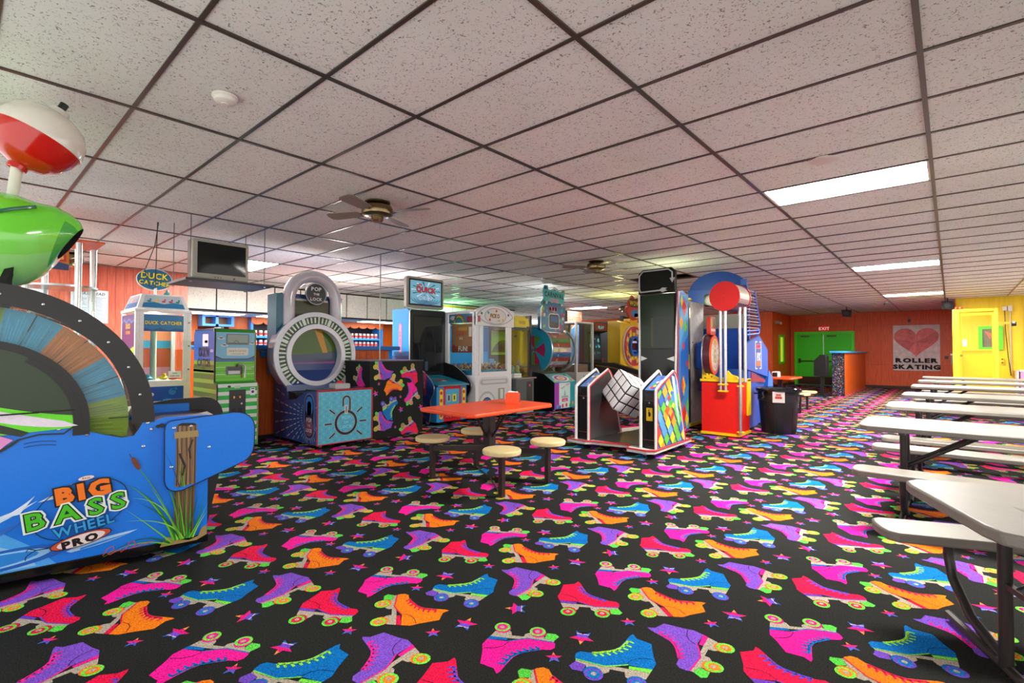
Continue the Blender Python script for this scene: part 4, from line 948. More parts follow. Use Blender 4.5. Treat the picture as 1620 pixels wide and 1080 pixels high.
# ================================================================== POSTERS ON THE LEFT WALL
def poster(label, y0, y1, z0, z1, title, seed):
    t = thing('notice_poster', label, 'poster', (-11.19, (y0+y1)/2, (z0+z1)/2), group='printed notices on the left wall')
    m = M('#dce4e8'); m.box(-11.201, -11.188, y0, y1, z0, z1); m.F((-11.188, y0, z0), (0, 1, 0), (0, 0, 1)); W, Hh = y1-y0, z1-z0
    m.R(.01, .01, W-.01, Hh-.01, '#c4d4e0'); m.up()
    if title: m.T(title, W/2, Hh-.085, .062, '#101828', sx=.98, shear=.2)
    r = random.Random(seed)
    for col_ in (0, 1):
        for i in range(22):
            x = .03+col_*W/2; m.R(x, Hh-.13-i*.019, x+(W/2-.06)*r.uniform(.6, 1), Hh-.13-i*.019+.007, '#7088a0')
    m.build('sheet', PRINT, t, smooth=False, recalc=False)
poster('pale blue notice headed please read on the left wall', 1.37, 1.87, 1.76, 2.33, 'PLEASE READ', 1)
poster('pale notice on the left wall half hidden by the fish head', .70, 1.04, 1.76, 2.30, None, 2)
# ================================================================== DUCK CATCHER
def body_box(t, x0, x1, y0, y1, z0, z1, col, name='body', mat=None, bev=.006):
    m = M(col); m.box(x0, x1, y0, y1, z0, z1); return m.build(name, mat or PAINT, t, bevel=bev)
t = thing('duck_catching_game', 'white duck catching crane game with sloped roof and round sign', 'arcade game', (-9.0, 2.1, 0))
X1, X0, Y0, Y1 = -8.6, -9.45, 1.74, 2.43
WH = '#e4e4e0'
m = M(WH); m.box(X0, X1, Y0, Y1, .06, .80); m.F((X1, Y0, 0), (0, 1, 0), (0, 0, 1)); m.R(.10, .30, .62, .50, '#cfd2d0'); m.up()
m.R(.06, .52, .60, .76, '#1440a8'); m.up(); m.E(.20, .65, .035, .028, '#e8e8f0'); m.E(.46, .68, .045, .05, '#2c78d0'); m.E(.50, .72, .02, .02, '#2c78d0'); m.P([(.48, .72), (.44, .70), (.48, .70)], '#f0a020'); m.E(.4, .56, .06, .02, '#3a90dc'); m.up(); m.R(.08, .47, .50, .55, '#d8d4c4')
m.build('base_cabinet', PRINT, t, smooth=False, recalc=False)
for yy in (Y0, Y1-.05):
    for xx in (X0, X1-.05):
        m = M(WH); m.box(xx, xx+.05, yy, yy+.05, .80, 1.84); m.build('corner_post', PAINT, t, bevel=.004)
m = M(WH); m.box(X1-.03, X1, Y0+.05, Y0+.10, .80, 1.84); m.box(X1-.03, X1, Y1-.10, Y1-.05, .80, 1.84); m.box(X1-.03, X1, Y0+.10, Y1-.10, .80, .84); m.build('door_frame', PAINT, t, smooth=False)
m = M(WH); m.box(X0, X1+.01, Y0-.01, Y1+.01, 1.84, 1.88); m.build('top_band', PAINT, t, bevel=.006)
m = M(); m.box(X1-.02, X1-.015, Y0+.10, Y1-.10, .84, 1.80); m.box(X0+.05, X1-.05, Y1-.015, Y1-.01, .82, 1.82); m.build('window_pane', GLASS, t, smooth=False)
m = M('#146ca0'); m.box(X1-.014, X1-.010, Y0+.10, Y1-.10, 1.56, 1.80); m.F((X1-.01, Y0+.10, 1.56), (0, 1, 0), (0, 0, 1)); m.P([(0, 0), (.49, 0), (.49, .03), (.40, .05), (.3, .02), (.2, .05), (.1, .02), (0, .05)], '#0c4c84'); m.up(); m.T('DUCK CATCHER', .245, .10, .068, '#f0dc20', outline='#0c3048', sx=.82)
m.build('header_print', PRINT, t, smooth=False, recalc=False)
m = M('#28346c'); m.box(X0+.05, X1-.05, Y0, Y0+.006, .84, 1.80); m.F((X0+.05, Y0, .84), (1, 0, 0), (0, 0, 1), .002)
m.P([(0, .55), (.75, .50), (.75, .96), (0, .96)], '#3c2c60'); m.up(); m.L([(0, .85), (.15, .90), (.3, .84), (.45, .90), (.6, .84), (.75, .88)], .02, '#3c7cb8'); m.P([(0, .10), (.75, .10), (.75, .5), (.45, .44), (.3, .52), (0, .46)], '#8ccc20'); m.up()
m.T('DUCK', .40, .76, .10, '#e8c020', sx=.9); m.T('CATCHER', .40, .68, .06, '#e8a020', sx=.9); m.E(.5, .3, .15, .13, '#503048')
m.build('side_print', PRINT, t, smooth=False, recalc=False)
m = M('#c8d418'); m.box(X0, X0+.01, Y0+.05, Y1-.05, .82, 1.82); m.F((X0+.01, Y0+.05, .82), (0, 1, 0), (0, 0, 1)); m.R(0, .5, .2, 1.0, '#d8d010'); m.R(.2, .62, .6, 1.0, '#e08c5c'); m.R(.2, .5, .6, .62, '#3c9cbc'); m.R(0, .2, .6, .5, '#b04c28'); m.R(0, .04, .6, .2, '#c088a0'); m.up(); m.E(.10, .42, .12, .16, '#307828'); m.up(); m.T('R', .2, .3, .12, '#b0a020')
m.build('back_print', PRINT, t, smooth=False, recalc=False)
m = M('#d8dcd8'); m.box(X0+.1, X1-.1, Y0+.08, Y1-.08, .80, .84); m.cyl((-9.0, 2.05, .84), (-9.0, 2.05, 1.75), .04, n=12, col='#b8d0b8'); m.build('play_field', PAINT, t)
m = M('#f0f0f0'); m.box(X1-.014, X1-.008, Y1-.28, Y1-.12, .88, .98); m.F((X1-.008, Y1-.28, .88), (0, 1, 0), (0, 0, 1)); m.T('EVERYONE', .08, .02, .024, '#101010', sx=.9); m.T('WINS', .08, .06, .024, '#101010'); m.build('win_sticker', PRINT, t, smooth=False, recalc=False)
# duck floats inside
for q, (dx, dy, c) in enumerate(((.2, .2, '#2c98c0'), (.3, .42, '#e8d020'), (.15, .5, '#d84030'))):
    m = M(c); m.lathe([(.0, 0), (.05, .01), (.06, .035), (.04, .06), (.01, .065)], (X1-dx, Y0+dy, .842), n=12); m.lathe([(.0, 0), (.026, .015), (.02, .045), (.005, .05)], (X1-dx+.03, Y0+dy, .89), n=10); m.build('toy_duck', PAINT, t)
# roof (frustum)
m = M(WH); a, b = .02, .10
def frust(m, x0, x1, y0, y1, z0, z1, i): m.add([(x0, y0, z0), (x1, y0, z0), (x1, y1, z0), (x0, y1, z0), (x0+i, y0+i, z1), (x1-i, y0+i, z1), (x1-i, y1-i, z1), (x0+i, y1-i, z1)], [(0, 3, 2, 1), (4, 5, 6, 7), (0, 1, 5, 4), (1, 2, 6, 5), (2, 3, 7, 6), (3, 0, 4, 7)])
frust(m, X0+.02, X1-.02, Y0+.02, Y1-.02, 1.88, 2.10, .07); rf = m.build('roof', PAINT, t, smooth=False)
m = M(); nrm = Vector((-.07, 0, .22)).normalized()
m.F((X1-.024, Y0+.05, 1.90), (0, 1, 0), nrm, .003); m.P([(.03, 0), (.56, 0), (.51, .19), (.08, .19)], '#b8c8d0'); m.up(); m.P([(.03, 0), (.56, 0), (.54, .07), (.42, .09), (.3, .06), (.17, .09), (.05, .07)], '#2878a8'); m.up()
DK = ['#1c7868', '#e8c020', '#d83820', '#b83040', '#1c7868']
for q in range(5): xx = .12+q*.088; m.E(xx, .10, .026, .014, DK[q]); m.E(xx+.018, .128, .012, .014, DK[q])
m.build('roof_print', PRINT, rf, smooth=False, recalc=False)
m = M(); m.F((X0+.06, Y0+.024, 1.90), (1, 0, 0), Vector((0, .07, .22)), .003); m.P([(.03, 0), (.72, 0), (.66, .19), (.09, .19)], '#8c98a8'); m.up(); m.P([(.03, 0), (.72, 0), (.69, .08), (.05, .08)], '#205c88'); m.up()
for q in range(5): xx = .16+q*.11; m.E(xx, .11, .028, .014, DK[q]); m.E(xx+.02, .138, .012, .014, DK[q])
m.build('roof_print', PRINT, rf, smooth=False, recalc=False)
m = M('#d8dcd8'); m.cyl((-8.95, 2.05, 2.10), (-8.95, 2.05, 2.22), .02, n=10); m.build('sign_post', PAINT, t)
m = M('#d8dcd8'); m.prism(arc(2.04, 2.345, .225, 0, 345, 23, rb=.165), 'x', -8.98, -8.95)
m.F((-8.95, 2.04, 2.345), (0, 1, 0), (0, 0, 1)); m.E(0, 0, .217, .155, '#146088', n=28); m.up(); m.T('DUCK', 0, .01, .125, '#f0dc20', outline='#0c2c40', sx=.95, rot=-.03); m.up(); m.T('CATCHER', 0, -.085, .085, '#f0dc20', outline='#0c2c40', sx=.95, rot=-.06)
m.build('round_sign', PRINT, t, smooth=False, recalc=False)
m = M('#1c7878'); m.lathe([(0, 0), (.04, .01), (.045, .03), (.02, .05)], (-8.8, 2.16, 2.10), n=12); m.lathe([(0, 0), (.022, .015), (.016, .04), (0, .045)], (-8.78, 2.16, 2.145), n=10); m.build('roof_duck', PAINT, t)
for yy in (Y0+.06, Y1-.06):
    for xx in (X0+.06, X1-.06): m = M(); caster(m, xx, yy); m.build('caster', PAINT, t)
for zz in (1.70, 1.35, 1.0): m = M('#707070'); m.cyl((X1, Y1-.03, zz), (X1+.008, Y1-.03, zz), .012, n=10); m.build('door_lock', METAL, t)

# ================================================================== KICK GAME
t = thing('capsule_kicking_game', 'small green and blue football themed capsule machine', 'arcade game', (-7.2, 2.6, 0))
X1, X0, Y0, Y1 = -6.90, -7.80, 2.24, 2.735
prof = [(X0, .05), (X1, .05), (X1, .80)]+qb((X1, .81), (X1-.01, .86), (X1-.09, .87), 4)+[(X1-.10, .89), (X1-.10, 1.50), (X1-.13, 1.56), (X0+.05, 1.56), (X0, 1.50)]
m = M('#3c9c34'); m.prism([(a-.0, b) for a, b in prof], 'y', Y0+.012, Y1-.012)
m.F((X1, Y0+.012, 0), (0, 1, 0), (0, 0, 1)); W = Y1-Y0-.024
for q in range(8): m.R(0, .06+q*.1, W, .06+q*.1+.055, '#28b448'); m.R(0, .06+q*.1+.055, W, .06+q*.1+.1, '#dce4d8')
m.up(); m.P(rrect(.13, .42, .33, .78, .01), '#26282a'); m.up(); m.R(.17, .66, .21, .72, '#101010'); m.R(.24, .66, .28, .72, '#101010'); m.up(); m.R(.18, .67, .20, .70, '#f0a030'); m.R(.25, .67, .27, .70, '#f0a030'); m.R(.16, .46, .21, .54, '#101214'); m.R(.24, .46, .29, .54, '#101214'); m.E(.28, .60, .012, col='#c0c0c0')
m.R(.385, .70, .445, .80, '#e8e8f0'); m.up(); m.E(.415, .745, .018, col='#283858'); m.R(.395, .78, .435, .792, '#283858')
m.R(.19, .80, .26, .83, '#a8d8a8'); m.E(.13, .825, .02, .014, '#202020')
m.F((X1-.10, Y0+.012, 0), (0, 1, 0), (0, 0, 1)); m.R(0, .89, W, 1.16, '#6cc81c'); m.up()
for q in range(5): m.R(0, .93+q*.045, W, .935+q*.045, '#e8f0d8' if q % 2 else '#3c9c1c')
m.R(0, 1.14, W, 1.52, '#74b8d4'); m.up(); m.P([(0, 1.14), (0, 1.22), (.08, 1.18), (.4, 1.18), (W, 1.22), (W, 1.14)], '#2c6c9c'); m.up(); m.L([(0, 1.21), (.08, 1.175), (.39, 1.175), (W, 1.21)], .012, '#30343c')
m.P(rrect(.13, 1.22, .39, 1.32, .015), '#d8d8c8'); m.up(); m.T("KICK'N CATCH", .26, 1.268, .034, '#8c8c70', sx=.8); m.T('A PRIZE EVERYTIME', .26, 1.235, .018, '#8c8c70', sx=.9)
m.P(rrect(.12, 1.36, .40, 1.50, .01), '#5c6c70'); m.up(); m.P(rrect(.135, 1.37, .385, 1.49, .008), '#8c9c90'); m.up(); m.L(qb((.2, 1.38), (.25, 1.44), (.27, 1.385)), .006, '#303030'); m.R(.14, 1.37, .38, 1.385, '#505848')
for cx_, cz_ in ((.06, 1.44), (.44, 1.38), (.10, 1.35)): m.E(cx_, cz_, .045, .014, '#d8dce4'); m.E(cx_, cz_+.012, .022, .014, '#d8dce4')
m.P(rrect(.12, .97, .32, 1.08, .015), '#585c60'); m.up(); m.R(.14, 1.03, .30, 1.07, '#3c3434'); m.R(.15, .98, .29, 1.02, '#d0d4d0'); m.R(.36, 1.03, .43, 1.07, '#98c878'); m.R(.30, .93, .31, .99, '#c83828')
m.F((X0, Y0, 0), (1, 0, 0), (0, 0, 1), .014)
m.build('cabinet', PRINT, t, smooth=False, recalc=False)
m = M('#1c58a8'); m.prism(prof, 'y', Y0, Y0+.012); m.F((X0+.38, Y0, 0), (1, 0, 0), (0, 0, 1), .001)
m.P([(-.38, .05), (.52, .05), (.52, .86), (.42, .89), (.42, 1.1), (-.38, 1.1)], '#3c5c20'); m.up()
for q in range(9): m.R(-.37, .14+q*.12, .5 if q < 6 else .41, .14+q*.12+.05, '#8c7058' if q < 5 else '#6c9030')
m.R(-.37, 1.0, .41, 1.05, '#406828')
m.up(); m.T("KICK'N", .02, 1.21, .15, '#0c1428', sx=.78, var='o'); m.T('CATCH', .02, 1.08, .13, '#0c1428', sx=1.0, var='o'); m.T('MANIA', .02, 1.04, .03, '#0c1428')
m.P(rrect(-.02, 1.34, .20, 1.50, .015), '#e0e0e8'); m.E(.12, 1.40, .06, .02, '#b0a8c0'); m.E(.33, 1.28, .06, .02, '#9c98b8')
m.P([(.05, .40), (.22, .50), (.30, .42), (.40, .52), (.46, .40), (.42, .26), (.3, .34), (.2, .24), (.08, .30)], '#a82018')
m.build('side_panel', PRINT, t, smooth=False, recalc=False)
m = M('#1c2418'); m.prism(prof, 'y', Y1-.012, Y1); m.build('side_panel', PAINT, t, smooth=False)
m = M('#1c2014')
for yy in (Y0-.004, Y1-.012): m.tube([(a+.002, yy+.008, b) for a, b in prof[1:-1]], .010, n=6, col='#242820' if yy < Y1-.1 else '#8c9c60')
m.build('edge_trim', PAINT, t)
m = M('#b0b4b0'); m.tube([(X1-.09, Y0+.26, 1.08), (X1-.05, Y0+.27, 1.11), (X1-.05, Y0+.32, 1.11), (X1-.05, Y0+.345, 1.08), (X1-.05, Y0+.345, .93)], .012, n=8); m.build('chrome_handle', METAL, t)
m = M('#3c4c50'); m.box(X0+.02, X1-.12, Y0+.012, Y1-.012, 1.560, 1.566); m.build('top_panel', PAINT, t, smooth=False)
m = M('#c8ccd0'); m.box(X0+.45, X1-.2, Y0+.10, Y0+.14, 1.567, 1.592); m.build('rolled_paper', PAINT, t, bevel=.005)
for yy in (Y0+.05, Y1-.05):
    for xx in (X0+.05, X1-.06): m = M(); caster(m, xx, yy, .022); m.build('caster', PAINT, t)

# ================================================================== PADLOCK GAME
t = thing('padlock_game', 'padlock shaped ring game with grey shackle and turquoise front', 'arcade game', (-6.8, 3.56, 0))
X1, X0, Y0, Y1, YC = -6.11, -7.40, 3.155, 3.96, 3.56
m = M('#26407c'); sp = [(X0, .06), (X1, .06), (X1, .76), (X1-.32, .74), (X1-.62, .62), (X1-.85, .60), (X1-.88, .80), (X0+.28, 1.0), (X0+.2, 2.12), (X0, 2.12)]
m.prism(sp, 'y', Y0, Y1)
m.F((X0, Y0, 0), (1, 0, 0), (0, 0, 1), .002); cx_, cz_ = 1.08, .42
for a in range(0, 360, 9):
    an = math.radians(a); c_, s_ = math.cos(an), math.sin(an)
    for k, r0 in enumerate((.20, .29, .39, .50, .62, .76, .92, 1.08)):
        L_ = .045+.012*k; r1 = r0+L_; ok = True
        for rr in (r0, r1):
            px, pz = cx_+rr*c_, cz_+rr*s_
            if not (.012 < px < 1.28 and .075 < pz < (.59 if px > .44 else .95)): ok = False
            if px > .97 and pz < .735 and pz > .07 and px < 1.28: ok = True and (rr == r0 or ok)
        if ok: m.L([(cx_+r0*c_, cz_+r0*s_), (cx_+r1*c_, cz_+r1*s_)], .006+.006*k/3, '#a8b8c8' if k < 3 else '#b0a0a0')
m.up(.001); m.P([(cx_+p, cz_+q) for p, q in rrect(-.14, -.31, .14, .31, .135, 7)], '#5c6c9c'); m.up(); m.P([(cx_+p, cz_+q) for p, q in rrect(-.12, -.28, .12, .29, .118, 7)], '#101c38'); m.up()
m.P([(cx_+p, cz_+q) for p, q in rrect(-.095, .02, .095, .265, .09, 7)], '#2070b4'); m.P([(cx_+p, cz_+q) for p, q in rrect(-.055, .0, .055, .20, .05, 7)], '#101c38'); m.up(); m.E(cx_, cz_-.13, .11, .13, '#70405c'); m.up()
m.T('POP', cx_, cz_-.07, .075, '#c8b8b0'); m.T('THE', cx_, cz_-.13, .045, '#a89890'); m.T('LOCK', cx_, cz_-.20, .06, '#c8b8b0')
m.F((X1, Y0, .06), (0, 1, 0), (0, 0, 1), .001); W = Y1-Y0; m.R(0, 0, W, .70, '#c83038'); m.up(); m.R(.012, .012, W-.012, .688, '#58b8d0'); m.up()
for i in range(15):
    for j in range(12):
        a, b = .035+i*.053+(.026 if j % 2 else 0), .04+j*.056
        if a < W-.03: m.E(a, b, .013, .016, '#6cc4d8' if (i+j) % 2 else '#4ca8c4', n=8)
m.up(.001); ca, cb = .405, .265
for i in range(28):
    a0, a1 = 2*PI*i/28, 2*PI*(i+1)/28
    m.L([(ca+.15*math.cos(a0), cb+.15*math.sin(a0)), (ca+.15*math.cos(a1), cb+.15*math.sin(a1))], .040, '#c0b0a0')
m.up()
for i in range(28):
    a0, a1 = 2*PI*i/28, 2*PI*(i+1)/28
    m.L([(ca+.15*math.cos(a0), cb+.15*math.sin(a0)), (ca+.15*math.cos(a1), cb+.15*math.sin(a1))], .032, '#2c2024')
hk = [(ca-.045, cb+.22)]+arc(ca+.005, cb+.30, .05, 180, 0, 8)+[(ca+.055, cb+.16)]
m.L(hk, .030, '#c0b0a0'); m.up(); m.L(hk, .022, '#2c2024'); m.up(); m.R(ca-.022, cb+.12, ca+.022, cb+.23, '#d8dcd8'); m.up(); m.R(ca-.008, cb+.13, ca+.008, cb+.22, '#58585c')
for a, dx in ((0, 0), (38, 0), (-38, 0), (180, 0), (142, 0), (218, 0)):
    an = math.radians(a); m.L([(ca+.20*math.cos(an), cb+.20*math.sin(an)), (ca+.31*math.cos(an), cb+.31*math.sin(an))], .026, '#c0b0a0')
m.up()
for a, dx in ((0, 0), (38, 0), (-38, 0), (180, 0), (142, 0), (218, 0)):
    an = math.radians(a); m.L([(ca+.205*math.cos(an), cb+.205*math.sin(an)), (ca+.305*math.cos(an), cb+.305*math.sin(an))], .018, '#241c20')
m.T('POP', ca, cb+.045, .062, '#8cd8ec', var='b', sx=1.1); m.T('THE', ca, cb-.005, .032, '#8cd8ec', sx=1.2); m.T('LOCK', ca, cb-.075, .056, '#8cd8ec', sx=1.15)
m.build('cabinet', PRINT, t, smooth=False, recalc=False)
m = M('#b02430')
for a, b in (((X1+.004, Y0, .06), (X1+.004, Y0, .765)), ((X1+.004, Y0, .765), (X1+.004, Y1, .765)), ((X1+.004, Y1, .765), (X1+.004, Y1, .06))): m.cyl(a, b, .010, n=8)
m.build('edge_trim', PAINT, t)
m = M('#5c7480'); m.box(X1-.34, X1-.005, Y0+.01, Y1-.01, .762, .772); m.build('console_top', METAL, t, smooth=False)
m = M('#a8acac'); m.prism(rrect(YC-.13, .772, YC+.09, .845, .02), 'x', X1-.22, X1-.05); bt = m.build('button_housing', PAINT, t, bevel=.006)
m = M('#d81c20'); m.lathe([(.05, 0), (.05, .015), (.04, .028), (.02, .034)], (X1-.13, YC-.02, .845), n=20); m.build('push_button', GLOSS, bt)
for a_, b_ in ((Y0-.10, Y0-.001), (Y1+.001, Y1+.10)): m = M('#1c6478'); m.box(X0-.02, X0+.28, a_, b_, .95, 2.10); m.build('rear_column', PAINT, t, bevel=.004)
# ring with LED bars
RX, RC, RR = -7.02, 1.225, .615; RY = 3.60
m = M('#8890b0'); m.ann(RY, RC, RR-.02, RR, 0, 360, 'x', RX-.22, RX, n=56); m.ann(RY, RC, RR-.055, RR+.012, 0, 360, 'x', RX, RX+.03, n=56, col='#d4d6dc'); m.ann(RY, RC, .385, .452, 0, 360, 'x', RX-.10, RX+.035, n=56, col='#dcdee4'); ring = m.build('lock_ring', GLOSS, t)
m = M('#2c4a20'); m.ann(RY, RC, .44, RR-.045, 0, 360, 'x', RX-.02, RX+.004, n=56); m.build('ring_face', PAINT, ring)
for i in range(56):
    a = 2*PI*i/56+.06; c_, s_ = math.cos(a), math.sin(a); sp_ = i % 14 == 13; big = False
    w2 = .012 if sp_ else (.023 if i % 7 == 3 else .011); r0, r1 = (.45, .57) if sp_ else ((.462, .558) if i % 7 == 3 else (.468, .548))
    m = M('#d8dcd8' if sp_ else '#dce8d8'); vs = []
    for xx in (RX+.003, RX+.018):
        for r_, s2 in ((r0, -1), (r0, 1), (r1, 1), (r1, -1)): vs.append((xx, RY+r_*c_-s2*w2*s_, RC+r_*s_+s2*w2*c_))
    m.add(vs, [(0, 1, 2, 3), (4, 5, 6, 7), (0, 1, 5, 4), (1, 2, 6, 5), (2, 3, 7, 6), (3, 0, 4, 7)]); m.build('light_bar', PAINT, ring, smooth=False)
m = M('#4c6038'); m.prism(arc(RY, RC, .40, 0, 354, 59), 'x', RX-.14, RX-.11); m.F((RX-.11, RY, RC), (0, 1, 0), (0, 0, 1))
m.P(arc(0, 0, .39, 10, 180, 20)+[(-.39, -.02), (0, .0)], '#54702c'); m.up(); m.P([(.02, .38), (.14, .36), (.24, .02), (.16, .02)], '#c89028'); m.up(); m.P([(-.38, .0), (.385, .04), (.37, -.10), (-.37, -.08)], '#50586c'); m.up(); m.P([(-.36, -.12), (.36, -.10), (.30, -.25), (-.30, -.25)], '#9c5c84'); m.up(); m.P([(-.33, -.17), (.32, -.16), (.2, -.33), (-.2, -.33)], '#a8a898'); m.up(); m.P([(-.28, -.22), (.3, -.2), (.16, -.35), (-.16, -.35)], '#202428')
m.build('ring_screen', DARKG, ring, smooth=False, recalc=False)
m = M('#1c1c20'); m.box(X0+.15, RX-.2, Y0+.12, Y1-.12, .60, 2.02); m.build('rear_housing', PAINT, t, smooth=False)
m = M('#16181c'); m.prism([(X1-.92, .60), (X1-.62, .62), (X1-.66, .70), (X1-.92, .72)], 'y', Y0+.02, Y1-.02); m.build('ring_mount', PAINT, t, smooth=False)
# shackle
SY, SZ, SR = 3.60, 2.02, .365; SXc = -7.14
path = [(SXc, SY-SR, 1.55), (SXc, SY-SR, 1.8)]+[(SXc, SY-SR*math.cos(PI*i/18), SZ+SR*1.02*math.sin(PI*i/18)) for i in range(19)]+[(SXc, SY+SR, 1.8), (SXc, SY+SR, 1.55)]
m = M('#ccc8cf'); m.tube(path, .088, n=20); m.build('shackle', GLOSS, t)
m = M('#26282a'); m.lathe([(.01, 0), (.165, 0), (.165, .02)], (SXc+.04, SY+.02, 2.13), (1, 0, 0), n=36); m.F((SXc+.06, SY+.02, 2.13), (0, 1, 0), (0, 0, 1), .001)
m.E(0, 0, .160, col='#d8d8d8', n=32); m.up(); m.E(0, 0, .150, col='#202224', n=32); m.up(); m.E(0, 0, .152, col='#202224', n=32); m.up(); m.T('POP', 0, .045, .078, '#e4e4e0', var='b', sx=1.05); m.T('THE', 0, -.02, .046, '#e4e4e0', sx=1.1); m.T('LOCK', 0, -.10, .062, '#e4e4e0', sx=1.05)
m.build('round_marquee', PAINT, t, recalc=False)
m = M('#5c5c48'); m.box(SXc-.07, SXc-.03, SY-.27, SY+.27, 1.60, 2.02); m.box(SXc-.05, SXc-.02, SY-.25, SY+.25, 2.02, 2.05, '#c8c8c0'); m.build('back_screen', DARKG, t, smooth=False)
for yy in (Y0+.07, Y1-.07):
    for xx in (X0+.1, X1-.06): m = M(); caster(m, xx, yy, .026); m.build('caster', METAL, t)

# ================================================================== COUNTER AND SKATE-PRINT PARTITION
t = thing('prize_counter', 'long orange board counter with blue top behind the padlock game', 'counter', (-7.7, 4.2, 0))
m = M('#c05008'); m.box(-7.75, -7.52, 2.86, 5.2, .06, 1.30); m.box(-11.1, -7.75, 2.86, 2.92, .06, 1.30); fr = m.build('front_panel', W_COUNTER, t, smooth=False)
m = M('#1c70c0'); m.box(-7.90, -7.45, 2.80, 5.40, 1.30, 1.37); m.build('counter_top', PAINT, t, bevel=.006)
m = M('#141414'); m.box(-7.74, -7.50, 2.87, 5.2, 0, .06); m.build('toe_kick', PAINT, t, smooth=False)
for i in range(7): m = M('#9c4008'); m.box(-7.523, -7.515, 2.9+i*.37, 2.905+i*.37, .07, 1.29); m.build('board_joint', PAINT, fr, smooth=False)
m = M('#1068b0'); m.box(-7.515, -7.45, 2.99, 3.06, 1.20, 1.28); m.cyl((-7.47, 3.03, 1.18), (-7.47, 3.03, 1.24), .02, n=8, col='#203858'); m.build('hook_bracket', PAINT, t)
t = thing('skate_print_partition', 'low black partition covered with roller skate carpet print', 'partition', (-6.7, 4.6, 0))
PX, PY0, PY1, PH = -6.33, 3.98, 5.03, 1.13
m = M('#141414'); m.box(-7.45, PX, 4.06, PY1, 0, PH); m.F((PX, 4.06, 0), (0, 1, 0), (0, 0, 1), .002)
for k, a, b, an, mi in (('purple', .095, .97, 95, True), ('red', .690, 1.035, -163, False), ('orange', .481, .865, -35, True), ('magenta', .809, .520, -149, True), ('blue', .298, .536, 22, True), ('purple', .10, .22, 93, True), ('red', .652, .19, -147, False)):
    skate(m, k, a, b, math.radians(an), .86, mi)
for a, b in ((.10, .66), (.55, .39), (.93, .398)): star(m, a, b, .05, .3)
for a, b in ((.155, .80), (.54, .585), (.45, .133)): star(m, a, b, .028, .2)
m.F((-7.45, 4.06, 0), (1, 0, 0), (0, 0, 1), .002)
for k, a, b, an, mi in (('magenta', .30, .95, 100, False), ('magenta', .75, .95, 60, True), ('orange', .5, .5, 20, False), ('blue', .2, .4, 170, True), ('red', .9, .35, 140, False)): skate(m, k, a, b, math.radians(an), .85, mi)
m.build('panel', attr_mat('carpeted_board', .85, noise=.05, nscale=100), t, smooth=False, recalc=False)
m = M('#5a4c5c'); m.box(-7.46, PX+.006, 4.05, PY1+.006, PH+.001, PH+.014); m.build('cap_strip', PAINT, t, smooth=False)

def rodf(m): m.cyl((-6.56, 4.38, PH+.015), (-6.56, 4.38, CEIL), .008, n=8, col='#a8a8a4'); m.box(-6.64, -6.54, 4.37, 4.39, CEIL-.006, CEIL-.001, '#8c8c88')
small('hanging_rod', 'thin grey rod from the ceiling down to the skate print partition', 'rod', rodf, METAL, (-6.56, 4.38, PH+.015))
# ================================================================== BALL DROP GAME (faces +X)
t = thing('ball_drop_game', 'tall blue ball drop game with dark glass and lit top sign', 'arcade game', (-7.0, 5.9, 0))
X1, Y0, Y1 = -6.62, 5.56, 6.26
m = M('#2c98dc'); m.box(-7.35, X1, Y0, Y1, .06, .70)
m.F((X1, Y0, 0), (0, 1, 0), (0, 0, 1)); m.R(.16, .06, .56, .70, '#d01828'); m.up(); m.R(.20, .20, .52, .62, '#48b0dc'); m.up(); m.R(.20, .10, .52, .18, '#c01020'); m.up()
for i in range(14): m.E(.215+i*.022, .14+.012*math.sin(i*2.3), .008, col='#f0b0b0', n=6)
m.R(.23, .40, .32, .53, '#b4bcc0'); m.R(.36, .40, .45, .53, '#f0e028'); m.up(); m.R(.255, .42, .295, .51, '#38404c'); m.R(.39, .43, .42, .50, '#303020')
for q in (.10, .63):
    m.P(rrect(q-.045, .10, q+.045, .64, .045, 5), '#c82018'); m.up(); m.P(rrect(q-.037, .11, q+.037, .63, .037, 5), '#f4dc38'); m.up()
    for k in range(4): m.E(q, .17+k*.13, .026, .032, '#d03020')
    m.up()
m.build('console', PRINT, t, smooth=False, recalc=False)
m = M('#1c88a8'); m.prism([(-7.36, .84), (X1+.04, .70), (X1+.04, .67), (-7.36, .67)], 'y', Y0-.01, Y1+.02); m.F((-7.36, Y0, .842), (1, 0, -.19), (0, 1, 0), .002)
m.R(.06, .05, .72, .64, '#28a0b8'); m.up(); m.L(arc(.36, .35, .2, 0, 360, 16), .03, '#103858'); m.up(); m.E(.45, .36, .08, .14, '#c03040'); m.up(); m.E(.5, .38, .04, .05, '#e0e0d8'); m.E(.3, .2, .05, .04, '#e08030'); m.build('play_top', PRINT, t, smooth=False, recalc=False)
m = M('#c8ccd0'); m.cyl((X1+.045, Y0-.01, .685), (X1+.045, Y1+.02, .685), .012, n=8); m.build('edge_trim', METAL, t)
skp = [(-7.50, .06), (-6.70, .06), (-6.66, .28), (-6.68, .44), (-6.60, .56), (-6.58, .64)]+qb((-6.58, .68), (-6.66, .84), (-7.05, 1.02), 7)+[(-7.35, 1.08), (-7.5, 1.08)]
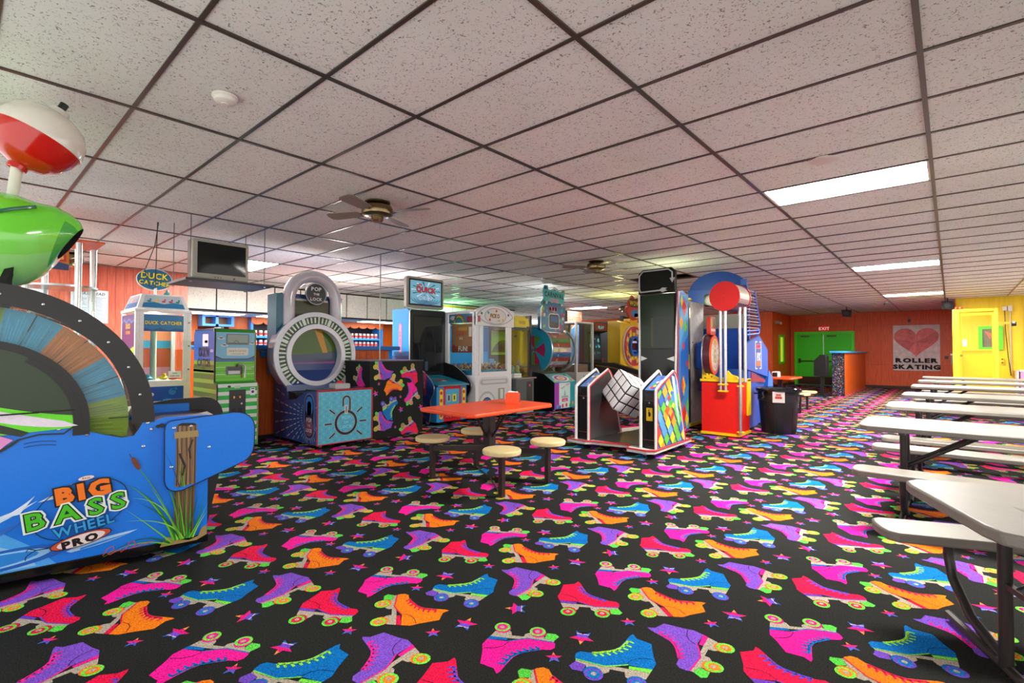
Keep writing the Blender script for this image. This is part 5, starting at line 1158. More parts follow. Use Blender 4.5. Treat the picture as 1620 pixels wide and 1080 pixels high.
for nm, ya, yb, c in (('near', Y0-.10, Y0-.08, '#103c80'), ('far', Y1+.07, Y1+.09, '#181818')):
    m = M(c); m.prism(skp, 'y', ya, yb)
    if nm == 'near':
        m.F((-7.5, ya, 0), (1, 0, 0), (0, 0, 1), .001); m.L([(.1, .5), (.3, .45), (.5, .3), (.75, .12)], .02, '#2468b0'); m.L([(.1, .65), (.35, .6), (.6, .42), (.78, .3)], .02, '#2468b0'); m.L([(.2, .8), (.4, .76), (.65, .6), (.83, .5)], .015, '#2468b0')
        m.up(); m.P(rrect(.66, .52, .72, .92, .03), '#b82838'); m.up(); m.T('DROP', .69, .70, .05, '#e8b0b0', rot=PI/2, sx=.8)
        for a, b in ((.35, .2), (.45, .13), (.55, .24), (.5, .08), (.38, .08), (.62, .14)): m.E(a, b, .06, .06, '#7c1818'); m.up(); m.E(a+.02, b+.02, .02, .02, '#c86060')
        m.T('QUICK', .42, .56, .09, '#c82020', sx=.8)
    m.build('side_skirt', PRINT, t, smooth=False, recalc=False)
    m = M('#b8bcc0'); yc = (ya+yb)/2; m.tube([(a, yc, b) for a, b in skp[1:-2]], .010, n=6); m.build('skirt_trim', METAL, t)
    m = M(); caster(m, -6.75, yc, .03); m.build('caster', METAL, t)
XM = -7.36; YA, YB2 = 5.52, 6.37
m = M('#2c9cec'); m.prism([(XM, .70), (XM, 2.02), (XM-.05, 2.06), (XM-.5, 2.06), (XM-.5, .06), (XM-.1, .06)], 'y', YA, YB2); m.F((XM-.5, YA, 0), (1, 0, 0), (0, 0, 1), .001); m.R(0, .75, .5, 1.2, '#1c58a8'); m.up(); m.P(rrect(.20, 1.25, .30, 1.80, .05), '#c83848'); m.up(); m.P(rrect(.21, 1.26, .29, 1.79, .04), '#c8a0c0'); m.up(); m.T('QUICK DROP', .265, 1.52, .05, '#c02030', rot=PI/2, sx=.8)
m.build('upper_cabinet', PRINT, t, smooth=False, recalc=False)
m = M('#16181a'); m.prism(rrect(YA, .80, YB2, 2.04, .05), 'x', XM, XM+.03); sb = m.build('screen_bezel', PAINT, t, bevel=.005)
m = M('#20262a'); m.prism(rrect(YA+.07, .86, YB2-.06, 1.95, .02), 'x', XM+.03, XM+.033); m.F((XM+.033, YA, .8), (0, 1, 0), (0, 0, 1), .001); m.P([(.09, .10), (.74, .10), (.74, .5), (.60, .72), (.48, .84), (.34, .86), (.24, .74), (.20, .62), (.09, .62)], '#14181a'); m.up(); m.P([(.09, .64), (.22, .64), (.26, .8), (.36, .94), (.74, .98), (.74, 1.12), (.09, 1.12)], '#3c3c34'); m.up(); m.L([(.22, .12), (.22, .5), (.18, .62)], .02, '#2c3438'); m.L([(.52, .9), (.58, .6), (.60, .2)], .025, '#283034'); m.P([(.35, .12), (.42, .12), (.42, .30), (.35, .30)], '#3c5464')
m.build('glass', DARKG, sb, smooth=False, recalc=False)
m = M('#e0e0dc'); m.tube([(XM+.03, a, b) for a, b in rrect(YA-.005, .80, YB2+.005, 2.05, .05)], .012, n=6, closed=True); m.build('chrome_trim', METAL, t)
m = M('#d06818'); m.prism([(XM-.02, .75), (XM-.02, 1.5), (XM-.05, 1.5), (XM-.1, .75)], 'y', YB2+.001, YB2+.005); m.build('corner_print', PAINT, t, smooth=False)
m = M('#a8a498'); m.prism(rrect(5.48, 2.08, 6.36, 2.66, .05), 'x', XM-.10, XM-.02); tp = m.build('topper', PAINT, t, bevel=.008)
m = M('#101418'); m.prism(rrect(5.53, 2.13, 6.32, 2.62, .02), 'x', XM-.021, XM-.016); m.build('topper_bezel', PAINT, tp, smooth=False)
m = M('#68a8c4'); m.box(XM-.02, XM-.012, 5.56, 6.28, 2.16, 2.59); m.F((XM-.012, 5.56, 2.16), (0, 1, 0), (0, 0, 1)); m.R(0, 0, .72, .43, '#78b4cc'); m.up()
for k in range(14): an = 2*PI*k/14; m.P([(.36+.08*math.cos(an), .26+.05*math.sin(an)), (.36+.34*math.cos(an-.06), .26+.16*math.sin(an-.06)), (.36+.34*math.cos(an+.06), .26+.16*math.sin(an+.06))], '#e0f0f4' if k % 2 else '#205878')
m.up(.001)
for k in range(5): m.E(.36, .02, .36-k*.07, .13-k*.026, ['#1c4c80', '#5498c0', '#1c4c80', '#5498c0', '#1c4c80'][k], n=28) if k < 0 else m.L([(.36+(.34-k*.06)*math.cos(x_), .10+(.10-k*.018)*math.sin(x_)) for x_ in [PI*j/14+PI for j in range(15)]], .012, '#1c4c80')
m.up(.001); m.T('QUICK', .36, .225, .135, '#c8202c', outline='#30101c', sx=1.05, rot=-.04); m.up(.001); m.T('DROP', .36, .075, .11, '#b8dcf0', outline='#184070', sx=1.05); m.up(.001); m.T('SUPER', .20, .335, .05, '#c8202c', outline='#40181c', sx=.8, rot=.15)
m.build('topper_screen', GLOW, tp, smooth=False, recalc=False)

# ================================================================== WHITE CRANE GAME
t = thing('white_crane_game', 'white prize crane filled with small candies behind the orange table', 'arcade game', (-6.95, 6.87, 0))
X1, X0, Y0, Y1 = -6.52, -7.345, 6.392, 7.385; WC = '#eef0f2'
m = M(WC); m.box(X0, X1, Y0, Y1, .06, .84); m.F((X1, Y0, 0), (0, 1, 0), (0, 0, 1)); m.P(rrect(.08, .18, .92, .80, .10, 5), '#dcdee0'); m.up(); m.P(rrect(.12, .66, .88, .76, .05), '#b4b8ba'); m.up(); m.P(rrect(.18, .69, .82, .74, .02), '#d8dadc'); m.up()
m.E(.30, .28, .24, .26, '#b8bcc0', n=28); m.up(); m.E(.30, .28, .20, .22, '#e0e2e4', n=28); m.up(); m.E(.30, .28, .14, .15, '#303c48', n=24); m.up(); m.P([(.30, .28)]+arc(.30, .28, .13, 20, 110, 8), '#2878c0'); m.P([(.30, .28)]+arc(.30, .28, .13, 110, 180, 8), '#c84030'); m.R(.60, .36, .78, .58, '#989c98'); m.up(); m.R(.66, .38, .74, .56, '#e4e4d8')
m.build('base_cabinet', PRINT, t, smooth=False, recalc=False)
for ya, yb in ((Y0, Y0+.08), (Y1-.08, Y1)):
    m = M(WC); m.box(X1-.10, X1, ya, yb, .84, 2.02); m.build('front_post', PAINT, t, bevel=.01)
    m = M(WC); m.box(X0, X0+.06, ya, yb-.02, .84, 2.02); m.build('rear_post', PAINT, t, bevel=.006)
m = M(WC); m.box(X0, X1, Y0+.003, Y1-.003, 2.0, 2.045); m.build('top_band', PAINT, t, smooth=False)
m = M(WC); mq = [(Y0+.0, 1.76), (Y1+.02, 1.76), (Y1+.02, 2.0)]+qb((Y1+.02, 2.05), (7.12, 2.17), (6.877, 2.17), 6)+qb((6.877, 2.17), (6.63, 2.17), (Y0+.0, 2.05), 6)[1:]
m.prism(mq, 'x', X1-.04, X1+.04); m.F((X1+.04, 6.877, 1.95), (0, 1, 0), (0, 0, 1), .002); m.L(qb((-.5, .0), (-.3, .2), (0, .2))+qb((0, .2), (.3, .2), (.5, 0)), .02, '#b8bcc0'); m.L(qb((-.5, 0), (-.3, -.16), (0, -.16))+qb((0, -.16), (.3, -.16), (.5, 0)), .02, '#b8bcc0'); m.E(0, 0, .30, .155, '#b0b4b8', n=28); m.up(); m.E(0, 0, .28, .14, '#e4e4e2', n=28); m.up()
m.T('FICKO', -.02, -.03, .105, '#283038', outline='#e8b030', sx=.8); m.up(); m.T('TIME', .08, -.10, .05, '#e0a828', sx=.9)
for a, b, c in ((-.2, .06, '#38a0d0'), (.02, .10, '#e06030'), (-.16, -.07, '#e04040'), (.2, -.06, '#e8c030'), (.36, .04, '#7848a8'), (-.38, .04, '#28806c')): m.E(a, b, .026, col=c, n=10)
m.build('marquee', PAINT, t, smooth=False, recalc=False)
m = M(WC); m.box(X1-.02, X1+.01, Y0+.08, Y1-.08, .84, .90); m.box(X1-.02, X1+.01, Y0+.08, Y0+.13, .9, 1.76); m.box(X1-.02, X1+.01, Y1-.13, Y1-.08, .9, 1.76); m.build('door_frame', PAINT, t, smooth=False)
m = M(); m.box(X1-.006, X1-.002, Y0+.13, Y1-.13, .9, 1.76); m.box(X0+.06, X1-.10, Y0+.010, Y0+.014, .84, 2.0); m.box(X0+.06, X1-.10, Y1-.014, Y1-.01, .84, 2.0); m.build('window_pane', GLASS, t, smooth=False)
m = M('#1c80a8'); m.box(X0+.05, X1-.05, Y0+.03, Y1-.03, .84, .93); m.build('prize_bed', PAINT, t, smooth=False)
m = M(); r = random.Random(5)
for i in range(620):
    x, y = r.uniform(X0+.08, X1-.06), r.uniform(Y0+.04, Y1-.05); z = .93+.10*r.random()+.06*math.sin(x*7)*math.cos(y*6); s = r.uniform(.012, .022)
    c = r.choice(['#c8a060', '#a87838', '#e0c888', '#7c5828', '#d8b878', '#b83828', '#e8e0c8', '#8c6c40'])
    m.add([(x-s, y, z), (x, y-s, z), (x+s, y, z), (x, y+s, z), (x, y, z+s), (x, y, z-s)], [(0, 1, 4), (1, 2, 4), (2, 3, 4), (3, 0, 4), (1, 0, 5), (2, 1, 5), (3, 2, 5), (0, 3, 5)], c)
m.build('candies', MATTE, t, kind='stuff', smooth=False)
m = M('#1c90c0'); m.box(X1-.20, X1-.14, Y0+.52, Y0+.64, .98, 1.14); m.build('ticket_box', PAINT, t, smooth=False)
m = M('#a4603c'); m.box(X0+.16, X1-.15, Y0+.016, Y0+.020, 1.26, 1.80); m.F((X0+.16, Y0+.016, 1.26), (1, 0, 0), (0, 0, 1), .001); m.R(.02, .02, .57, .54, '#b8885c'); m.up(); m.R(0, .0, .59, .12, '#98482c'); m.up(); m.T('FUN!', .31, .03, .13, '#f0ece0', outline='#5c2c1c', sx=.9); m.up(); m.T('WINNER', .3, .42, .08, '#e0c030', sx=.8); m.T('LUCKY', .28, .33, .09, '#d83018', sx=.9); m.T('BIG', .26, .25, .06, '#e8e0d0'); m.R(.47, .30, .55, .48, '#f0e8d8'); m.E(.06, .12, .03, col='#c83028')
m.build('side_poster', PRINT, t, smooth=False, recalc=False)
m = M('#5890b0'); m.box(X0+.07, X1-.11, Y0+.016, Y0+.02, 1.82, 1.99); m.F((X0+.07, Y0+.016, 1.82), (1, 0, 0), (0, 0, 1), .001)
for q, c in enumerate(('#d84040', '#e8a030', '#e8e050', '#40b050', '#3878d0')): m.L([(.28+(.15-q*.015)*math.cos(PI*j/10), .0+(.15-q*.015)*math.sin(PI*j/10)) for j in range(11)], .015, c)
m.R(.5, 0, .86, .12, '#a02840'); m.E(.12, .10, .09, .04, '#e0e8f0'); m.build('rainbow_print', PRINT, t, smooth=False, recalc=False)
m = M('#505458'); m.box(X0+.1, X1-.1, 6.86, 6.90, 1.95, 1.98); m.cyl((-7.0, 6.88, 1.7), (-7.0, 6.88, 1.96), .006, n=6); m.cyl((-7.0, 6.88, 1.62), (-7.0, 6.88, 1.72), .04, n=12)
for a in range(3): an = a*2.1; m.tube([(-7.0, 6.88, 1.62), (-7.0+.07*math.cos(an), 6.88+.07*math.sin(an), 1.56), (-7.0+.03*math.cos(an), 6.88+.03*math.sin(an), 1.48)], .006, n=5)
m.build('claw', METAL, t)
for yy in (Y0+.08, Y1-.08): m = M(); caster(m, X1-.08, yy, .03); m.build('caster', METAL, t)

# ================================================================== GREEN CRANE GAME
t = thing('green_crane_game', 'dark crane game with lime graphics and yellow topper', 'arcade game', (-7.0, 7.85, 0))
X1, X0, Y0, Y1 = -6.62, -7.22, 7.67, 8.06
m = M('#4c5458'); m.box(X0, X1+.20, Y0-.26, Y1-.10, .05, .74); m.F((X1+.20, Y0-.26, 0), (0, 1, 0), (0, 0, 1)); m.P(rrect(.32, .28, .50, .68, .02), '#26282a'); m.up(); m.E(.42, .60, .025, col='#c04040'); m.R(.02, .06, .53, .09, '#9ca0a4'); m.build('base_cabinet', PAINT, t, smooth=False, recalc=False)
m = M('#909498'); m.box(X0, X1+.24, Y0-.28, Y1-.06, .74, .765); m.build('shelf_edge', METAL, t, smooth=False)
m = M('#d8dcd8'); m.box(X1+.0, X1+.10, Y0-.20, Y0+.02, .766, .84); m.F((X1+.10, Y0-.20, .766), (0, 1, 0), (0, 0, 1))
for q, c in enumerate(('#3878d0', '#d04030', '#38a050', '#e0b030')): m.E(.03+q*.05, .04, .012, col=c, n=8)
m.build('control_panel', PAINT, t, smooth=False, recalc=False)
m = M('#1c2420')
for a in ((X0, X0+.03, Y0-.2, Y0-.17), (X1-.03, X1, Y0-.2, Y0-.17), (X1-.03, X1, Y1-.03, Y1), (X0, X0+.03, Y1-.03, Y1)): m.box(*a, .765, 1.74)
m.box(X0, X1, Y0-.2, Y1, 1.72, 1.78); m.build('frame', PAINT, t, smooth=False)
m = M('#1c2c24'); m.box(X0, X0+.01, Y0-.2, Y1, .765, 1.74); m.box(X0, X1-.01, Y1-.025, Y1-.01, .765, 1.74); m.F((X0+.01, Y0-.2, .765), (0, 1, 0), (0, 0, 1)); m.R(0, .45, .6, .96, '#a0e430'); m.up(); m.P(qb((.05, .5), (.3, .9), (.68, .7))+[(.6, .5)], '#4c8018'); m.E(.35, .6, .12, .12, '#a8d828'); m.R(.1, 0, .3, .3, '#2c6c8c'); m.R(.4, 0, .6, .25, '#a87888'); m.build('back_print', PRINT, t, smooth=False, recalc=False)
m = M(); m.box(X1-.012, X1-.008, Y0-.17, Y1-.03, .77, 1.72); m.build('window_pane', GLASS_G, t, smooth=False)
for q in range(10):
    m = M(['#3c90b0', '#d8607c', '#e8d8c0', '#58a040', '#404858'][q % 5]); xx, yy = X0+.12+(q % 3)*.16, Y0-.12+(q//3)*.16
    m.lathe([(.0, 0), (.05, .02), (.06, .07), (.04, .12), (.03, .13), (.045, .16), (.04, .21), (0, .225)], (xx, yy, .77), n=10); m.build('plush_toy', MATTE, t)
m = M('#d8c820'); m.prism([(Y0-.02, 1.78), (Y1-.02, 1.78), (Y1-.06, 2.02), (Y0+.02, 2.02)], 'x', X1-.12, X1-.06); m.F((X1-.06, Y0, 1.78), (0, 1, 0), (0, 0, 1)); m.P([(.04, .03), (.46, .03), (.43, .20), (.06, .20)], '#e0d020'); m.up(); m.T('WIN', .22, .07, .11, '#806010', sx=.9)
m.build('topper', PAINT, t, smooth=False, recalc=False)
m = M('#101010'); m.box(-7.2, -6.72, 8.20, 8.26, .0, 2.05); m.build('side_board', PAINT, t, smooth=False)

# ================================================================== CARNIVAL WHEEL GAME
t = thing('carnival_wheel_game', 'carnival themed wheel game with clear drum and tall striped topper', 'arcade game', (-6.7, 9.0, 0))
X1, Y0, Y1 = -6.335, 8.555, 9.36
m = M('#141416'); m.prism([(-7.15, .05), (X1, .05), (X1, .62), (-6.62, .80), (-6.95, .84), (-7.15, 1.0)], 'y', Y0, Y1)
m.F((X1, Y0, .05), (0, 1, 0), (0, 0, 1)); W = Y1-Y0; m.R(0, 0, W, .57, '#2c50b8'); m.up(); m.R(.012, .01, .17, .56, '#a030a8'); m.R(.17, .01, .58, .56, '#c8e4e0'); m.R(.58, .01, W-.01, .56, '#209cac'); m.up()
for q in range(9): m.P([(.14+q*.06, .50-.04*math.sin(q*.8)), (.18+q*.06, .50-.04*math.sin(q*.8+.6)), (.16+q*.06, .44-.04*math.sin(q*.8))], ['#e03848', '#f0c030', '#3880c8'][q % 3])
m.T('CARNIVAL', .38, .235, .060, '#283048', sx=.85); m.up(); m.P(rrect(.27, .15, .49, .22, .01), '#d83070'); m.up(); m.T('WHEEL', .38, .165, .042, '#f0d8e0')
for a, b, c in ((.30, .06, '#d83848'), (.44, .07, '#d83848'), (.10, .05, '#38a8c8'), (.58, .05, '#38a048'), (.2, .04, '#3858c0'), (.68, .10, '#e0a838')): m.E(a, b, .035, .045, c)
m.P([(.34, .28), (.42, .28), (.38, .42)], '#8cc0a0')
m.F((X1, Y0, .62), (0, 1, 0), Vector((-.285, 0, .18)), .002); m.R(0, 0, W, .33, '#48b0b8'); m.up(); m.E(.4, .15, .28, .13, '#e0e0e8'); m.up(); m.E(.4, .15, .22, .10, '#b03090'); m.up(); m.E(.4, .15, .14, .07, '#e8d8e0'); m.up(); m.E(.4, .14, .07, .04, '#e0a838')
for a, b, c in ((.06, .24, '#d84830'), (.72, .08, '#d84830'), (.66, .26, '#205c48'), (.1, .06, '#f0c838')): m.E(a, b, .05, .03, c)
m.build('cabinet', PRINT, t, smooth=False, recalc=False)
YCc, ZC, RW = 8.95, 1.32, .47; XS = -6.62
# drum with its axis along Y: side disc faces the camera, rim to the front
XC = -6.85
m = M('#28a0c0'); m.ann(XC, ZC, .31, .50, -62, 118, 'y', 8.50, 8.55, n=36)
m.build('side_ring', PRINT, t, smooth=False)
for i in range(12):
    m = M(['#b02860', '#28a8c0', '#58a038', '#c02858', '#28a8c0', '#b83060'][i % 6]); m.ann(XC, ZC, .05, .31 if i % 2 else .33, i*30, i*30+30, 'y', 8.515, 8.54, n=4); m.build('wheel_segment', PRINT, t, smooth=False)
m = M('#8c9ca8'); m.ann(XC, ZC, .46, .50, -75, 110, 'y', 9.36, 9.42, n=36); m.build('far_ring', GLOSS, t)
m = M('#d8dce0'); m.tube([(XC+.505*math.cos(math.radians(a)), 8.495, ZC+.505*math.sin(math.radians(a))) for a in range(-75, 111, 8)], .012, n=6); m.build('ring_trim', METAL, t)
PALC = ['#b83038', '#d8dce0', '#c85848', '#2c80c0', '#e0e0d8', '#b84830', '#58a860', '#c83848']
for i in range(12):
    a0, a1 = math.radians(-66+i*15), math.radians(-66+(i+1)*15-1); m = M(PALC[i % 8]); vs = []
    for y in (8.58, 9.33):
        for r_ in (.40, .42):
            for a in (a0, a1): vs.append((XC+r_*math.cos(a), y, ZC+r_*math.sin(a)))
    m.add(vs, [(0, 1, 3, 2), (4, 5, 7, 6), (0, 1, 5, 4), (2, 3, 7, 6), (0, 2, 6, 4), (1, 3, 7, 5)])
    am = (a0+a1)/2; o = Vector((XC+.42*math.cos(am), 8.95, ZC+.42*math.sin(am))); m.F(o, (0, 1, 0), (-math.sin(am), 0, math.cos(am)), .003)
    m.T(['6', '250', '10', '6', '25', '8'][i % 6], -.1, -.04, .085, '#f0f0f0' if i % 8 in (0, 2, 3, 5, 7) else '#b02838'); m.build('drum_slat', PRINT, t, smooth=False, recalc=False)
m = M(); m.ann(XC, ZC, .475, .478, -70, 110, 'y', 8.56, 9.35, n=30); m.build('drum_cover', GLASS, t, smooth=False)
m = M('#18181a'); m.box(-7.6, -7.28, 8.52, 9.34, .05, 1.9); m.build('rear_housing', PAINT, t, smooth=False)
up1 = rrect(8.42, 1.74, 9.28, 2.30, .09); UX = -6.62
m = M('#2878a0'); m.prism([(8.44, 1.78), (8.52, 1.73), (9.22, 1.73), (9.32, 1.85), (9.36, 2.15), (9.36, 2.28), (9.20, 2.30), (9.05, 2.37), (8.75, 2.37), (8.62, 2.30), (8.50, 2.29), (8.44, 2.22)], 'x', UX-.08, UX)
m.F((UX, 8.44, 1.73), (0, 1, 0), (0, 0, 1)); rs = random.Random(3)
for i in range(46):
    a, b = rs.uniform(.05, .87), rs.uniform(.04, .55); m.E(a, b, rs.uniform(.02, .06), rs.uniform(.015, .05), rs.choice(['#d8a838', '#28a8b8', '#b83078', '#e0d8d0', '#e07858', '#3858a0', '#78b868', '#6c3088']), n=9, rot=rs.uniform(0, 3)); m.up(.00003)
m.up(); m.P(rrect(.28, .06, .68, .40, .07), '#e4e4e0'); m.up(); m.P(rrect(.30, .08, .66, .38, .06), '#202830'); m.up(); m.P([(.34, .22), (.62, .20), (.62, .34), (.36, .35)], '#1c5c94'); m.up()
for q in range(3): m.E(.34+q*.10, .50, .05, .055, '#c86888'); m.E(.34+q*.10, .50, .03, .04, '#e8c8d0')
m.build('score_panel', PRINT, t, smooth=False, recalc=False)
m = M('#c8ccd0'); m.tube([(UX, a, b) for a, b in [(8.50, 2.29), (8.44, 2.22), (8.44, 1.78), (8.52, 1.73), (9.22, 1.73), (9.32, 1.85)]], .012, n=6); m.build('panel_trim', METAL, t)
tp_ = [(8.52, 2.31), (8.50, 2.36), (8.60, 2.45), (8.56, 2.60), (8.62, 2.74), (8.72, 2.74), (8.74, 2.62), (8.80, 2.58), (8.88, 2.66), (8.98, 2.72), (9.06, 2.70), (9.14, 2.60), (9.22, 2.56), (9.26, 2.66), (9.33, 2.70), (9.36, 2.60), (9.32, 2.5), (9.28, 2.36), (9.26, 2.30), (8.9, 2.26)]
m = M('#38909c'); m.prism(tp_, 'x', UX-.05, UX-.02); m.F((UX-.02, 8.5, 2.3), (0, 1, 0), (0, 0, 1))
for i in range(8): m.R(.06+i*.095, .02, .11+i*.095, .29, '#e4ece8' if i % 2 else '#182028')
m.up(); m.P(arc(.47, .28, .12, 0, 180, 10, rb=.13), '#e0e0e0'); m.up(); m.P(arc(.47, .29, .085, 0, 180, 10), '#38909c'); m.E(.12, .36, .04, .06, '#202838'); m.E(.83, .34, .035, .05, '#c8b838'); m.up()
m.P([(.07, .10), (.82, .06), (.84, .33), (.05, .36)], '#58c0c4'); m.up(); m.T('CARNIVAL', .45, .19, .155, '#141820', sx=.86, rot=-.03); m.up(); m.T('WHEEL', .46, .09, .10, '#e83878', outline='#f0e0e4', sx=.95)
m.build('topper', PRINT, t, smooth=False, recalc=False)
for yy in (Y0+.05, Y1-.05): m = M(); caster(m, X1-.05, yy, .02); m.build('caster', PAINT, t)
# ================================================================== GLASS PRIZE TOWERS AND DARK GAMES AT THE BACK
t = thing('glass_prize_tower', 'tall white framed glass prize case beyond the carnival game', 'arcade game', (-6.9, 10.2, 0))
X1, X0, Y0, Y1 = -6.55, -7.25, 9.70, 10.45
m = M('#c4c4c0'); m.box(X0, X1, Y0, Y1, .05, .80); m.F((X1, Y0, 0), (0, 1, 0), (0, 0, 1)); m.P(rrect(.28, .45, .58, .72, .05), '#7c8478'); m.build('base_cabinet', PRINT, t, smooth=False, recalc=False)
for yy in (Y0, Y1-.05):
    for xx in (X0, X1-.05): m = M('#d4d4d0'); m.box(xx, xx+.05, yy, yy+.05, .8, 1.96); m.build('corner_post', PAINT, t, smooth=False)
m = M('#d4d4d0'); m.box(X0, X1, Y0, Y1, 1.96, 2.0); m.build('top_frame', PAINT, t, smooth=False)
m = M(); m.box(X1-.02, X1-.015, Y0+.05, Y1-.05, .8, 1.96); m.box(X0+.05, X1-.05, Y0+.01, Y0+.015, .8, 1.96); m.build('window_pane', GLASS_G, t, smooth=False)
m = M('#604848'); m.box(X0+.0, X0+.02, Y0+.05, Y1-.05, .8, 1.96); m.F((X0+.02, Y0, .8), (0, 1, 0), (0, 0, 1)); m.R(.1, .3, .2, .9, '#887858'); m.R(.3, .2, .4, .8, '#a08c50'); m.R(.5, .5, .6, .7, '#4060a0'); m.E(.35, .7, .1, .1, '#6c9468'); m.build('back_print', PRINT, t, smooth=False, recalc=False)
m = M('#a07868'); m.box(X0+.1, X1-.1, Y0+.1, Y1-.1, .8, .98); m.build('prize_bed', PAINT, t, smooth=False)
t = thing('prize_display_game', 'second glass prize case with green print half behind the first', 'arcade game', (-7.7, 10.2, 0))
X1, X0, Y0, Y1 = -7.35, -8.0, 9.75, 10.6
m = M('#9c9c94'); m.box(X0, X1, Y0, Y1, .05, .8); m.build('base_cabinet', PAINT, t, smooth=False)
m = M('#505c40'); m.box(X0, X0+.1, Y0, Y1, .8, 1.94); m.F((X0+.1, Y0, .8), (0, 1, 0), (0, 0, 1)); rs = random.Random(9)
for i in range(22): m.E(rs.uniform(.1, .7), rs.uniform(.1, 1.0), .06, .05, rs.choice(['#789038', '#384830', '#a0a870', '#8c5050']), n=8); m.up(.0001)
m.build('back_print', PRINT, t, smooth=False, recalc=False)
for yy in (Y0, Y1-.04): m = M('#d0d0cc'); m.box(X1-.04, X1, yy, yy+.04, .8, 1.94); m.build('corner_post', PAINT, t, smooth=False)
m = M('#d0d0cc'); m.box(X0, X1, Y0, Y1, 1.94, 1.98); m.build('top_frame', PAINT, t, smooth=False)

def darkgame(label, x0, x1, y0, y1, h, name='arcade_cabinet', scr='#3c3c20', face='x', cols=('#c8c020', '#305c30', '#a03020'), seed=1):
    t = thing(name, label, 'arcade game', ((x0+x1)/2, (y0+y1)/2, 0))
    m = M('#141416'); m.prism([(x0, .04), (x1, .04), (x1, .95), (x1-.28, 1.05), (x1-.34, h-.3), (x1-.1, h-.25), (x1-.1, h), (x0, h)], 'y', y0, y1); m.build('cabinet', PAINT, t, bevel=.004)
    m = M(scr); m.F((x1-.28, y0, 1.05), (0, 1, 0), Vector((-.06, 0, h-1.35)), .006); W = y1-y0; m.R(.06, .04, W-.06, h-1.4, scr); m.up(); rs = random.Random(seed)
    for i in range(16): m.E(rs.uniform(.12, W-.12), rs.uniform(.1, h-1.45), rs.uniform(.02, .06), rs.uniform(.02, .05), rs.choice(cols), n=8); m.up(.0001)
    m.build('screen', GLOW, t, smooth=False, recalc=False)
    m = M('#602018'); m.F((x1-.1, y0, h-.25), (0, 1, 0), (0, 0, 1), .003); m.R(.03, .02, W-.03, .23, '#4c1c18'); m.up(); m.T('PLAY', W/2, .07, .11, cols[0]); m.build('marquee', GLOW, t, smooth=False, recalc=False)
    m = M('#202022'); m.box(x1-.25, x1+.08, y0+.02, y1-.02, .93, 1.0); m.cyl((x1-.05, (y0+y1)/2, 1.0), (x1-.05, (y0+y1)/2, 1.10), .012, n=8, col='#c03020'); m.build('control_panel', PAINT, t, smooth=False)
    return t
darkgame('dark video cabinet with red lit lettering in the back corner', -8.1, -7.3, 13.0, 13.9, 2.2, cols=('#d84020', '#4080c0', '#28608c'), scr='#301c1c', seed=2)
darkgame('dark video cabinet with yellow green screen beside the yellow wheel game', -8.0, -7.2, 14.2, 15.0, 2.15, cols=('#d8c820', '#409030', '#a0a020'), scr='#1c2410', seed=3)
darkgame('black cabinet behind the white prize case with blue glowing prizes', -7.75, -7.15, 11.6, 12.3, 2.1, cols=('#40a8c8', '#a0e0e8', '#206080'), scr='#102830', seed=4)
# wall mounted screen above them
t = thing('wall_screen', 'dark slanted screen above the back row of games', 'television', (-6.9, 12.9, 1.95))
m = M('#101216'); m.prism([(12.55, 1.70), (13.5, 1.66), (13.55, 2.24), (12.52, 2.30)], 'x', -6.98, -6.90); m.build('housing', PAINT, t, bevel=.01)
m = M('#28303c'); m.F((-6.90, 12.55, 1.70), (0, 1, 0), (0, 0, 1), .004); m.P([(.04, .05), (.90, .01), (.94, .5), (.03, .54)]); m.up(); m.L([(.15, .40), (.5, .34), (.85, .30)], .03, '#405c78'); m.build('screen', DARKG, t, smooth=False, recalc=False)
m = M('#202020'); m.cyl((-6.94, 13.0, 2.2), (-6.94, 13.0, CEIL), .02, n=8); m.build('ceiling_bracket', PAINT, t)

# ================================================================== YELLOW WHEEL GAME (partly behind the cube game)
t = thing('yellow_wheel_game', 'yellow wheel game with red rimmed disc and cartoon style topper', 'arcade game', (-6.2, 12.0, 0)); WX, WY, WZ = -6.02, 11.45, 1.43
m = M('#d0a808'); m.prism([(-6.40, .05), (-5.5, .05), (-5.5, .6), (-6.05, .80), (-6.05, 2.0), (-6.15, 2.05), (-6.40, 2.05)], 'y', 10.86, 12.2); m.build('cabinet', PAINT, t, smooth=False)
m = M('#181818'); m.prism([(-6.75, .05), (-5.2, .05), (-5.2, .72), (-5.28, .80), (-6.1, 1.02), (-6.75, 1.02)], 'y', 10.62, 10.78); m.F((-6.7, 10.62, .1), (1, 0, 0), (0, 0, 1), .001); m.L([(.1, .85), (.6, .80), (1.3, .62)], .02, '#a87820'); m.build('side_panel', PRINT, t, smooth=False, recalc=False)
m = M('#c82830'); m.ann(WY, WZ, .46, .50, 0, 360, 'x', WX-.05, WX+.06, n=40, col='#c02028'); m.ann(WY, WZ, .50, .515, 0, 360, 'x', WX-.03, WX+.03, n=40, col='#e8dcd0'); m.build('outer_ring', PAINT, t)
for i in range(20):
    m = M(['#8c3048', '#d8a020', '#3c4880', '#c8b8a0', '#a03820'][i % 5]); m.ann(WY, WZ, .35, .46, i*18, i*18+18, 'x', WX-.03, WX+.03, n=3); m.build('wheel_segment', PRINT, t, smooth=False)
for i in range(20):
    m = M(['#d8c020', '#b87818'][i % 2]); m.ann(WY, WZ, .26, .35, i*18, i*18+18, 'x', WX-.02, WX+.01, n=3); m.build('inner_segment', PRINT, t, smooth=False)
m = M('#1c60c0'); m.ann(WY, WZ, .20, .26, 0, 360, 'x', WX-.02, WX+.08, n=32); m.build('blue_hub', GLOSS, t)
